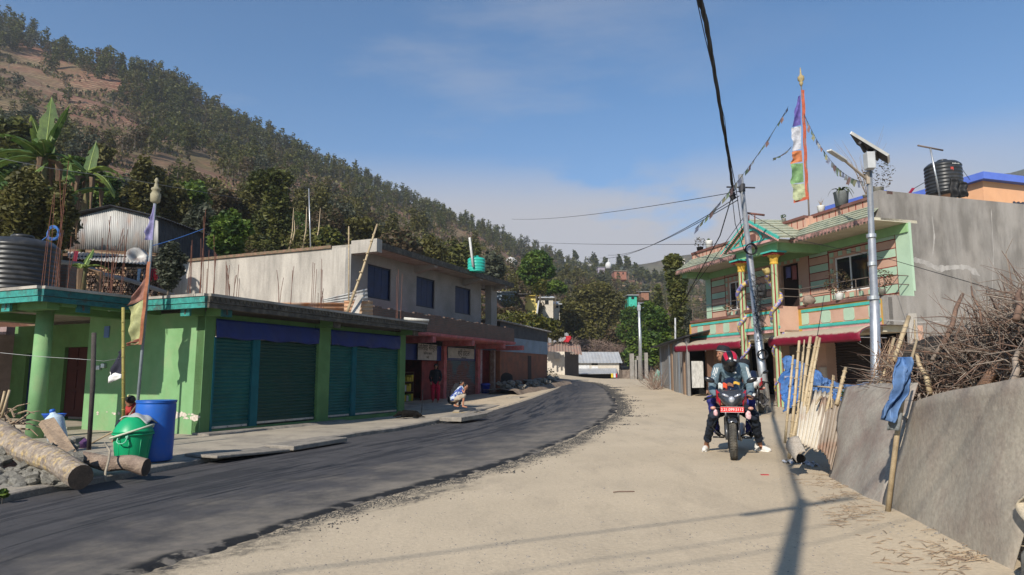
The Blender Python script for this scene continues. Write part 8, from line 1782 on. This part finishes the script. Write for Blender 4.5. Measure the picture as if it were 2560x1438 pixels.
mb = MB(); mb.cap(hp4, sh4, .1, .1); mb.cap(sh4, hd4, .045, .045); head(mb, hd4, (.9, -.5, -.4), .98); mb.cap(hp4, B(1152, 990, .5), .07, .05); mb.cap(B(1152, 990, .5), B(1148, 1014, .5), .05, .035); mb.cap(sh4, B(1158, 985, .4), .04, .03); hand(mb, B(1158, 985, .4), (1, -.3, 0), 1, .9); organic(mb, 'body', m_skin, b2_, .012, 2)
face(b2_, hd4, (.9, -.5, -.4))
mb = MB(); mb.cap(hp4, sh4, .17, .14); mb.cap(sh4, B(1158, 985, .4), .07, .05); organic(mb, 'jacket', m_djk, b2_, .012, 3)
mb = MB(); mb.cap(hp4, B(1152, 990, .5), .11, .08); mb.cap(B(1152, 990, .5), B(1149, 1010, .5), .075, .05); organic(mb, 'trousers', m_jean, b2_, .012, 3)
mb = MB(); mb.ell(hd4+Vector((-.02, .01, .03)), (.09, .09, .085)); organic(mb, 'hair', m_hair, b2_, .012, 2)
# ---- woman in the shop doorway
Yw = 29.0; W_ = lambda px, py, dy=0: P(px, py, Yw+dy)
wm_ = empty('person', 'woman in a black top and bright red trousers standing in the open shopfront', 'person', tuple(W_(1088, 1006)))
wz0 = .34
def WV_(dx, z_, dy=0): q = W_(1089, 950); return Vector((q.x+dx, q.y+dy, wz0+z_))
wm_.location = WV_(0, 0)
mb = MB(); mb.cap(WV_(0, .95), WV_(0, 1.30), .12, .13); mb.cap(WV_(-.15, 1.33), WV_(.15, 1.33), .05, .05); mb.cap(WV_(0, 1.35), WV_(0, 1.48), .045, .045); head(mb, WV_(0, 1.53), (.1, -1, -.2))
for q in (-1, 1): mb.cap(WV_(q*.08, .92), WV_(q*.10, .5), .075, .05); mb.cap(WV_(q*.10, .5), WV_(q*.10, .08, .02), .05, .035); mb.cap(WV_(q*.10, .05, .02), WV_(q*.11, .03, -.12), .035, .028); mb.cap(WV_(q*.18, 1.3), WV_(q*.24, 1.05), .042, .035); mb.cap(WV_(q*.24, 1.05), WV_(q*.18, .86, -.1), .035, .025); hand(mb, WV_(q*.18, .86, -.1), (0, -.3, -1), q, .9)
organic(mb, 'body', m_skin, wm_, .012, 2); face(wm_, WV_(0, 1.53), (.1, -1, -.2))
mb = MB(); mb.cap(WV_(0, .90), WV_(0, 1.28), .16, .15); mb.cap(WV_(-.15, 1.32), WV_(.15, 1.32), .075, .075); 
for q in (-1, 1): mb.cap(WV_(q*.18, 1.3), WV_(q*.24, 1.05), .065, .05); mb.cap(WV_(q*.24, 1.05), WV_(q*.19, .9, -.08), .05, .04)
organic(mb, 'top', m_djk, wm_, .013, 3)
mb = MB(); 
for q in (-1, 1): mb.cap(WV_(q*.08, .86), WV_(q*.11, .5), .12, .095); mb.cap(WV_(q*.11, .5), WV_(q*.11, .14, .02), .095, .06)
organic(mb, 'trousers', mat('bright red trousers', (.42, .01, .04), fine=.08), wm_, .013, 3)
mb = MB(); mb.ell(WV_(0, 1.56, .02), (.09, .105, .10)); mb.cap(WV_(0, 1.5, .06), WV_(0, 1.25, .10), .06, .04); organic(mb, 'hair', m_hair, wm_, .013, 2)
# ---- girl in red behind the drum
Yg = 13.2; gl = empty('person', 'child in a dark red top bending over behind the blue drum', 'person', tuple(P(320, 1100, Yg)))
gp_ = lambda px, py, dy=0: P(px, py, Yg+dy)
hh_, ss_, hb_ = gp_(323, 1003), gp_(332, 1022, .1), gp_(338, 1062, .2)
mb = MB(); mb.cap(hb_, ss_, .11, .09); mb.cap(ss_, hh_, .045, .045); head(mb, hh_, (-.8, .4, -.8), .95); kx = gp_(300, 1060, -.1); mb.cap(hb_, kx, .07, .05); mb.cap(kx, gp_(292, 1095), .05, .03); mb.cap(gp_(292, 1096), gp_(281, 1104, -.05), .03, .022); mb.cap(ss_+Vector((-.08, 0, 0)), gp_(309, 1045, -.1), .04, .03); mb.cap(gp_(309, 1045, -.1), gp_(300, 1060, -.2), .03, .022); hand(mb, gp_(300, 1060, -.2), (-.5, 0, -1), 1, .85)
organic(mb, 'body', m_skin, gl, .012, 2)
mb = MB(); mb.cap(hb_, ss_, .15, .125); mb.cap(ss_+Vector((-.08, 0, 0)), gp_(310, 1042, -.1), .065, .045); organic(mb, 'top', mat('dark red top', (.33, .035, .03), fine=.1), gl, .012, 3)
mb = MB(); mb.cap(hb_, kx, .11, .08); mb.cap(kx, gp_(293, 1088), .07, .05); organic(mb, 'trousers', m_jean, gl, .012, 3)
mb = MB(); mb.ell(hh_+Vector((.03, -.01, .03)), (.095, .09, .085)); hr = organic(mb, 'hair', m_hair, gl, .012, 2); mb = MB(); mb.ell(hh_+Vector((.02, -.05, .10)), (.035, .03, .025)); mb.build('hair_tie', mat('pale yellow hair tie', (.6, .52, .25)), hr, wld=True, smooth=True)
# ---- black dog asleep
dq = G(1020, 1046); dq = PZ(1020, 1046, .2); dq.z = .215; dg = empty('dog', 'black dog lying asleep on the footpath at the end of the green shop', 'dog', tuple(dq))
D = lambda x, y, z_: dq+Vector((x, y, z_))
mb = MB(); mb.cap(D(-.12, .05, .12), D(.22, .10, .11), .115, .10); mb.cap(D(.22, .1, .11), D(.36, .06, .07), .09, .06); mb.cap(D(-.14, .04, .14), D(-.28, -.02, .12), .07, .06); mb.cap(D(-.28, -.02, .12), D(-.38, -.08, .06), .062, .03); mb.cap(D(-.38, -.08, .06), D(-.42, -.11, .05), .03, .022)
for x_, y_ in ((-.25, .03), (-.30, .02)): mb.cap(D(x_, y_, .17), D(x_-.01, y_+.02, .22), .022, .008)
mb.cap(D(-.1, -.02, .06), D(-.20, -.14, .03), .035, .024); mb.cap(D(-.20, -.14, .03), D(-.33, -.16, .02), .024, .02); mb.cap(D(-.05, -.03, .05), D(-.12, -.18, .03), .033, .022); mb.cap(D(.26, .02, .07), D(.18, -.12, .04), .05, .03); mb.cap(D(.18, -.12, .04), D(.34, -.16, .025), .026, .02); mb.cap(D(.38, .06, .05), D(.52, .0, .025), .025, .012); mb.cap(D(.52, .0, .025), D(.46, -.12, .02), .014, .008)
organic(mb, 'body', mat('black dog fur', (.007, .0065, .006), (.012, .011, .010), scale=12, spec=0, rough=1, fine=.1), dg, .012, 3)
pole('stick', [P(1054, 1033, 22.3), P(1057, 975, 22.4)], .012, m_blk, 'thin dark upright rod in front of the goods shelf', 'rod')
# ================================================================ MIDDLE DISTANCE
m_zinc = mat('pale zinc roofing', (.42, .43, .44), (.36, .37, .385), scale=.8, rough=.5, metal=.2, dirt=(.34, .30, .25), damt=.4); m_zincb = mat('blue zinc wall', (.14, .19, .27), (.11, .15, .22), rough=.5, metal=.2)
m_crw = mat('cream wall', (.52, .47, .40), (.45, .41, .35), dirt=(.3, .26, .2), damt=.4); m_yw = mat('yellow wall', (.62, .50, .16), (.55, .45, .15)); m_blw = mat('whitewashed wall', (.62, .62, .62))
def gabled(name, label, pl, pr, Y, zb_, ze_, zr_, depth, wall, roof, skew=.35, dark=None, wins=(), over=.35):
    """ridge runs left-right between image columns pl and pr at depth Y"""
    a = P(pl, 930, Y); b = P(pr, 930, Y); L_ = b.x-a.x; e = empty(name, label, 'house', (a.x, a.y, zb_)); h, r = ze_-zb_, zr_-zb_; mb = MB()
    mb.box(0, L_, 0, .2, 0, h); w_ = mb.build('wall', wall, e); mb = MB(); mb.box(0, .2, .2, depth, 0, h); mb.box(L_-.2, L_, .2, depth, 0, h); mb.box(0, L_, depth, depth+.2, 0, h)
    mb.prism([(0.2, h), (depth, h), (depth/2, r-.05)], (L_-.15, 0, 0), (0, 1, 0), (0, 0, 1), (1, 0, 0), .15); mb.prism([(0.2, h), (depth, h), (depth/2, r-.05)], (0, 0, 0), (0, 1, 0), (0, 0, 1), (1, 0, 0), .15); mb.build('wall', dark or wall, e)
    for y0, y1, z0, z1 in ((-over, depth/2, h-.08, r), (depth+over, depth/2+.001, h-.08, r)):
        mb = MB(); corr(mb, (-over, y0, z0), (L_+over, y0, z0), (L_+over-.0, y1, z1), (-over, y1, z1), int(L_*3), .02, seg=4); mb.build('roof', roof, e, solid=.03)
    for (x0, x1, z0, z1, m) in wins: mb = MB(); mb.box(x0*L_, x1*L_, -.03, .04, z0*h, z1*h); mb.build('window', m, e)
    return e, L_
Yh = 78; zE, zR = P(1500, 906, Yh).z, P(1500, 880, Yh+1.6).z
e, L_ = gabled('grey_roofed_house', 'small house with a pale zinc roof and low front canopy at the bend', 1437, 1548, Yh, .7, zE, zR, 4.6, m_crw, m_zinc, dark=m_zincb, wins=((.02, .33, .62, .85, m_blw), (.38, .52, .62, .80, m_blw), (.38, .52, .86, .94, m_black)))
mb = MB(); a, b = P(1412, 936, Yh-2.6), P(1542, 934, Yh-2.6); c, d = P(1541, 921, Yh-.1), P(1440, 922, Yh-.1); corr(mb, a, b, c, d, 20, .02, seg=4); mb.build('canopy', m_zinc, e, wld=True, solid=.04)
mb = MB(); mb.hexa([P(1416, 952, Yh-1.5), P(1540, 952, Yh-1.5), P(1540, 952, Yh-1.3), P(1416, 952, Yh-1.3), P(1416, 937, Yh-1.5), P(1540, 936, Yh-1.5), P(1540, 936, Yh-1.3), P(1416, 937, Yh-1.3)]); mb.build('dark_front', m_black, e, wld=True)
for px0, px1, nm_, c in ((1528, 1533, 'yellow', (.6, .45, .03)), (1534, 1539, 'white', (.6, .6, .6)), (1540, 1543, 'red', (.4, .02, .03))):
    mb = MB(); a = P(px0, 944, Yh-2.8); b = P(px1, 944, Yh-2.8); mb.box(a.x, b.x, a.y, a.y+.1, a.z, a.z+.45); one(mb, 'shop_goods', mat(nm_+' goods', c), nm_+' goods bag hanging under the canopy of the zinc roofed house', 'bag', tuple(a))
Yo = 62; e = empty('old_house', 'old cream walled house half hidden under brush with a faded tin roof', 'house', tuple(P(1370, 945, Yo)))
a, b = P(1340, 925, Yo), P(1412, 928, Yo-1); zt_ = P(1380, 880, Yo).z
mb = MB(); mb.hexa([Vector((a.x, a.y, .6)), Vector((b.x, b.y, .6)), Vector((b.x, b.y+.3, .6)), Vector((a.x, a.y+.3, .6)), Vector((a.x, a.y, zt_)), Vector((b.x, b.y, zt_)), Vector((b.x, b.y+.3, zt_)), Vector((a.x, a.y+.3, zt_))]); mb.build('wall', m_crw, e, wld=True)
c = P(1447, 935, Yo+3); mb = MB(); mb.hexa([Vector((b.x, b.y+.02, .6)), Vector((c.x, c.y, .6)), Vector((c.x, c.y+.3, .6)), Vector((b.x, b.y+.32, .6)), Vector((b.x, b.y+.02, zt_)), Vector((c.x, c.y, zt_)), Vector((c.x, c.y+.3, zt_)), Vector((b.x, b.y+.32, zt_))]); mb.build('wall', mat('dark brown wall', (.08, .06, .05)), e, wld=True)  # wall past the corner in an even dark brown
mb = MB(); corr(mb, P(1335, 882, Yo-1.0), P(1455, 886, Yo+1), P(1450, 862, Yo+5), P(1340, 858, Yo+4), 16, .04); mb.build('roof', mat('rusted dusty roof', (.30, .17, .13), (.24, .19, .15), scale=1.5), e, wld=True, solid=.05)
mb = MB(); corr(mb, P(1335, 862, Yo+4), P(1425, 851, Yo+4.5), P(1420, 833, Yo+8), P(1340, 836, Yo+8), 16, .04); mb.build('upper_roof', m_tin, e, wld=True, solid=.05)
mb = MB(); q0, q1 = P(1386, 900, Yo-.9), P(1399, 900, Yo-.9); mb.box(q0.x, q1.x, q0.y-.25, q0.y-.05, P(0, 898, Yo).z, P(0, 882, Yo).z); mb.build('shutter_board', m_concl, e, wld=True)
mb = MB(); mb.grid(lambda u, v: P(lerp(1412, 1426, u)+3*math.sin(v*5), lerp(840, 856, v), Yo+3.6)+Vector((0, .1*math.sin(u*6), 0)), 6, 6); one(mb, 'red_cloth', mat('red cloth', (.42, .02, .03)), 'bright red cloth spread at the end of the old tin roof', 'cloth', tuple(P(1419, 848, Yo+3.6)), smooth=True, solid=.03)
rr = random.Random(2); mb = MB()
for i in range(1500):
    px = rr.uniform(1385, 1560); top = interp([(1385, 866), (1440, 850), (1500, 853), (1560, 868)], px); p = P(px, rr.uniform(top, 884), (Yo+4 if px < 1440 else 86)+rr.random()*5); d = Vector((rr.gauss(0, 1), rr.gauss(0, 1), rr.gauss(.2, .5))).normalized()*rr.uniform(.3, 1.0); mb.tube([p, p+d*.5+Vector((0, 0, .08)), p+d], [.03, .02, .01], 3, cap=False)
tag(mb.build('dry_thatch', mat('grey brown brush', (.22, .16, .13), (.14, .10, .085), scale=2)), 'heap of dry brush lying on the roofs at the bend', 'brushwood', kind='stuff')
# hill houses
def boxhouse(px0, px1, pyb, pyt, Y, wall, roof, label, depth=5, rh=.35, name='hillside_house', wins=0, lean=0):
    a, b = P(px0, pyb, Y), P(px1, pyb, Y); h = P(px0, pyt, Y).z-a.z; L_ = b.x-a.x; e = empty(name, label, 'house', (a.x, a.y, a.z)); mb = MB(); mb.box(0, L_, 0, depth, -1.5, h); mb.build('wall', wall, e)
    mb = MB(); mb.hexa([(-.3, -.4, h+.002), (L_+.3, -.4, h+.002), (L_+.3, depth+.3, h+rh*2), (-.3, depth+.3, h+rh*2), (-.3, -.4, h+.1), (L_+.3, -.4, h+.1), (L_+.3, depth+.3, h+rh*2+.1), (-.3, depth+.3, h+rh*2+.1)]); mb.build('roof', roof, e)
    for i in range(wins): mb = MB(); x = L_*(i+.6)/(wins+.2); mb.box(x-.25, x+.25, -.03, .02, h*.3, h*.75); mb.build('window', m_black, e)
    return e
boxhouse(1233, 1286, 754, 732, 79, m_tinb, m_zinc, 'blue grey tin house at the edge of the brown bank', 6, wins=1); boxhouse(1288, 1313, 753, 737, 82, mat('brown plank wall', (.10, .07, .055)), m_tind, 'dark planked annexe beside the blue grey tin house', 6)
boxhouse(1312, 1343, 756, 741, 84, m_yw, mat('ochre roof', (.42, .30, .06)), 'low bright yellow house on the brown bank', 5, .2); boxhouse(1351, 1383, 768, 746, 90, m_crw, m_zinc, 'small cream house right of the yellow house', 4, wins=1)
boxhouse(1384, 1399, 773, 762, 92, m_crw, m_zinc, 'tiny cream hut with a dark window beyond the yellow house', 3, wins=1)
boxhouse(1572, 1592, 752, 739, 118, mat('turquoise wall', (.05, .42, .30)), m_zinc, 'turquoise painted box house beside the street lamp top', 4, .1, wins=1)
boxhouse(1613, 1629, 785, 762, 112, mat('pale blue wall', (.38, .50, .66)), m_zinc, 'pale blue house among the bushes', 4, wins=1)
boxhouse(1603, 1622, 736, 730, 175, mat('brick wall', (.28, .14, .09)), m_zinc, 'small brick house with a shiny roof on the terraces', 5); boxhouse(1536, 1566, 690, 678, 270, mat('red brick wall', (.30, .13, .09)), m_crw, 'red brick house high on the ridge', 8, wins=2)
boxhouse(1495, 1512, 676, 668, 330, mat('lilac wall', (.3, .27, .33)), m_zinc, 'faint lilac house high on the ridge', 8); boxhouse(1440, 1456, 668, 659, 350, m_crw, m_zinc, 'pale house among the ridge trees', 8); boxhouse(1470, 1482, 664, 658, 360, m_blw, m_zinc, 'tiny white house near the ridge trees', 7)
boxhouse(1700, 1712, 655, 646, 420, m_crw, m_zinc, 'tiny pale house far on the ridge behind the column tree', 8)
mb = MB(); q = P(1521, 662, 330); mb.lathe([(1.5, -2), (1.5, 0), (1.25, .7), (.8, 1.2), (.25, 1.5), (.18, 2.4), (.04, 3.0)], 18); o = one(mb, 'stupa', m_blw, 'small white domed stupa on the ridge', 'stupa', (0, 0, 0), smooth=True); o.location = q
mb = MB(); q = P(1277, 655, 200); mb.ell((0, 0, 0), (1.6, 1.4, 1.4), jit=.4, rnd=3); o = one(mb, 'boulder', mat('pale rock', (.5, .48, .46)), 'pale boulder on the red slope above the grey house roof', 'boulder', (0, 0, 0)); o.location = q
# trees you can tell apart
def mtree(px, pyb, Y, crown, n, size, lm, seed, label, trk=.5, cat='tree', name='tree', shell=.45):
    rr = random.Random(seed); s_ = Y/F_; p = P(px, pyb, Y); bl = [((dx*s_, rr.uniform(-.3, .3)*rx*s_, (pyb-py)*s_), (rx*s_, rx*s_*.9, ry*s_)) for dx, py, rx, ry in crown]
    return tree(name, label, cat, tuple(p), bl, n, size, lm, seed, (pyb-min(c[1] for c in crown))*s_*trk, max(.08, (pyb-min(c[1] for c in crown))*s_*.02), shell=shell)
mtree(1341, 745, 77, [(0, 660, 40, 30), (-22, 680, 26, 22), (24, 678, 26, 24), (5, 640, 28, 18), (-5, 700, 28, 14)], 5200, .22, 'bright', 51, 'dense round dark green tree with a yellowish top above the yellow house')
mtree(1350, 745, 75, [(0, 722, 18, 16), (6, 708, 12, 12)], 700, .2, 'yellow', 52, 'small yellowing tree at the foot of the dense round tree')
mtree(1388, 760, 86, [(0, 716, 26, 16), (-16, 726, 14, 10), (18, 722, 14, 12)], 1600, .24, 'bright', 53, 'flat topped bright green tree left of the big spreading tree')
mtree(1492, 905, 93, [(-20, 765, 48, 44), (-62, 790, 34, 32), (30, 770, 42, 42), (-30, 730, 30, 22), (10, 722, 34, 22), (50, 750, 26, 26), (-55, 830, 34, 22), (-10, 830, 50, 30), (-75, 765, 20, 16), (20, 855, 30, 18), (-35, 858, 24, 14)], 9500, .24, 'mid', 54, 'large spreading olive green tree behind the zinc roofed house')
mtree(1478, 900, 91, [(0, 870, 24, 14), (30, 860, 24, 16), (50, 835, 16, 14)], 1400, .2, 'brown', 55, 'reddish brown shrub at the foot of the large spreading tree', name='bush', cat='bush')
mtree(1590, 940, 84, [(0, 790, 34, 26), (-18, 830, 28, 32), (10, 850, 34, 34), (-5, 890, 30, 26), (24, 805, 24, 24)], 5200, .2, 'bright', 56, 'dense leafy green tree behind the tall grey street post')
mtree(1642, 945, 62, [(0, 795, 30, 30), (20, 840, 32, 34), (-12, 860, 30, 32), (5, 900, 28, 24), (32, 880, 22, 26), (-20, 770, 20, 16)], 5200, .2, 'bright', 57, 'dense yellow green tree between the street post and the column tree')
mtree(1550, 930, 91, [(0, 870, 26, 24), (-15, 900, 22, 18), (10, 840, 18, 18)], 1800, .2, 'brown', 58, 'brown and green scrub right of the zinc roof ridge', name='bush', cat='bush')
mtree(1655, 960, 48, [(0, 925, 18, 20), (12, 905, 14, 16)], 900, .12, 'brown', 59, 'dry reddish bush at the left end of the plank shed', name='bush', cat='bush')
mtree(1697, 905, 56, [(-6, 655, 26, 22), (2, 685, 28, 24), (0, 715, 26, 22), (4, 745, 24, 20), (2, 775, 22, 20), (-4, 805, 20, 18), (4, 835, 18, 16), (-16, 668, 14, 14), (16, 700, 14, 16)], 7000, .17, 'dark', 60, 'tall narrow dark column shaped tree left of the painted house', shell=.3)
mtree(1650, 905, 100, [(0, 760, 12, 30), (0, 730, 9, 20)], 700, .3, 'dark', 61, 'thin dark tree left of the column tree')
mtree(1722, 905, 70, [(0, 790, 16, 26), (10, 830, 18, 26)], 900, .22, 'grey', 62, 'sparse grey tree right of the column tree')
for i, (px, py, h_) in enumerate([(1400, 660, 38), (1438, 650, 26), (1486, 668, 40), (1515, 672, 32), (1548, 668, 34), (1568, 672, 36), (1592, 700, 46), (1607, 700, 38), (1620, 705, 32), (1640, 706, 36), (1655, 706, 22), (1668, 712, 26)]):
    mtree(px, py+10, 380-i*6, [(0, py-h_*.55, h_*.22, h_*.3), (2, py-h_*.3, h_*.25, h_*.3), (-2, py-h_*.8, h_*.14, h_*.2)], 260, .8, 'dark', 400+i, 'slim dark tree standing out against the sky on the far ridge', .6).__setitem__('group', 'ridge trees against the sky')
mb = MB(); leafcloud(mb, [((0, 0, 0), (2.4, 1.2, .75)), ((1.6, 0, -.2), (1.4, 1, .6))], 1500, .14, random.Random(8)); o = one(mb, 'bush', LM['yellow'], 'pale yellow green bush behind the tin shack roof', 'bush', (0, 0, 0)); o.location = P(1295, 806, 46)
for i in range(14):
    px = 1225+i*13; py = interp([(1225, 800), (1290, 790), (1400, 850)], px)+random.Random(i).uniform(-20, 40); mtree(px, py, 58, [(0, py-10, 16, 9), (8, py-5, 12, 8)], 240, .16, random.Random(i).choice(['brown', 'mid', 'brown']), 500+i, 'low dry bush on the brown bank beyond the tin shack', .5, 'bush', 'bush').__setitem__('group', 'dry bushes on the brown bank')
# street post, wooden posts, utility pole
Yp = 50; e = empty('street_post', 'tall slim grey metal post standing at the roadside bend', 'post', tuple(P(1602, 948, Yp)-Vector((0, 0, .3)))); mb = MB(); mb.tube([P(1602, 955, Yp), P(1600, 850, Yp), P(1597, 756, Yp)], [.15, .12, .08], 10); mb.build('pole', m_metal, e, wld=True, smooth=True)
mb = MB(); mb.box(-.12, .12, -.1, .1, -.2, .2); o = mb.build('meter_box', m_metal, e); o.location = P(1597, 770, Yp)-e.location
pole('utility_pole', [P(1338, 815, 62), P(1347, 752, 62.3)], [.10, .07], mat('pale concrete pole', (.42, .42, .42)), 'slim pale utility pole on the brown bank', 'pole')
pole('utility_pole', [P(1229, 790, 50), P(1229, 752, 50)], [.07, .05], mat('pale concrete pole', (.42, .42, .42)), 'thin white post seen beside the grey house column', 'post')
pole('utility_pole', [P(1689, 905, 42), P(1688, 795, 42)], [.06, .05], mat('pale concrete pole', (.42, .42, .42)), 'thin grey post rising behind the plank shed', 'post')
for i, (px, w_, t) in enumerate([(1581, 5, 884), (1599, 6, 890), (1617, 4, 882), (1592, 4, 900)]):
    a = P(px-w_, 948, 57); b = P(px+w_, 948, 57); mb = MB(); mb.box(a.x, b.x, a.y, a.y+.25, .8, P(px, t, 57).z); one(mb, 'concrete_post', mat('mossy concrete post', (.27, .25, .23), (.17, .16, .14), scale=2), 'rough grey concrete post in the row behind the street post', 'post', (a.x, a.y, .8), 'concrete posts behind the street post')
mb = MB(); a, b = P(1556, 950, 60), P(1632, 950, 58); mb.hexa([a, b, b+Vector((0, 2, 0)), a+Vector((0, 2, 0)), P(1556, 925, 60), P(1632, 925, 58), P(1632, 925, 58)+Vector((0, 2, 0)), P(1556, 925, 60)+Vector((0, 2, 0))]); one(mb, 'low_wall', mat('dark stacked stones', (.10, .075, .06), (.2, .16, .13), scale=4, bump=.8), 'low dark wall behind the row of concrete posts', 'wall', tuple(a))
rr = random.Random(9); mb = MB()
for i in range(160):
    p = G(rr.uniform(1625, 1655), rr.uniform(955, 975)); d = Vector((rr.gauss(0, .4), rr.gauss(0, .4), rr.uniform(.2, 1.1))); mb.tube([p, p+d*.5+Vector((rr.gauss(0, .1), 0, 0)), p+d], [.02, .012, .006], 3, rr.randrange(2), cap=False)
tag(mb.build('brushwood', [m_twig, m_twig2]), 'dry sticks piled at the left end of the plank shed', 'brushwood', kind='stuff')
for i, (px, py) in enumerate([(1652, 950), (1650, 962)]):
    q = G(px, py); mb = MB(); mb.ell((0, 0, .3), (.4, .3, .5), jit=.5, rnd=i); o = one(mb, 'net_bundle', mat('teal net', (.10, .30, .24), (.3, .3, .26), scale=6), ('upper' if i == 0 else 'lower')+' crumpled teal net bundle leaning on the plank shed corner', 'bundle', (0, 0, 0)); o.location = q
# ================================================================ HAZE
def hazebox(d, col):
    mb = MB(); mb.box(-420, 620, -60, 760, -60, 215); m = bpy.data.materials.new('haze air'); m.use_nodes = True; N = m.node_tree.nodes; L = m.node_tree.links; N.remove(N['Principled BSDF']); v = N.new('ShaderNodeVolumePrincipled'); v.inputs['Color'].default_value = (*col, 1); v.inputs['Density'].default_value = d; v.inputs['Anisotropy'].default_value = .2; L.new(v.outputs[0], N['Material Output'].inputs['Volume'])
    o = mb.build('haze', m); tag(o, 'thin blue valley haze', 'haze', kind='stuff'); return o
hazebox(.00042, (.88, .90, .95))
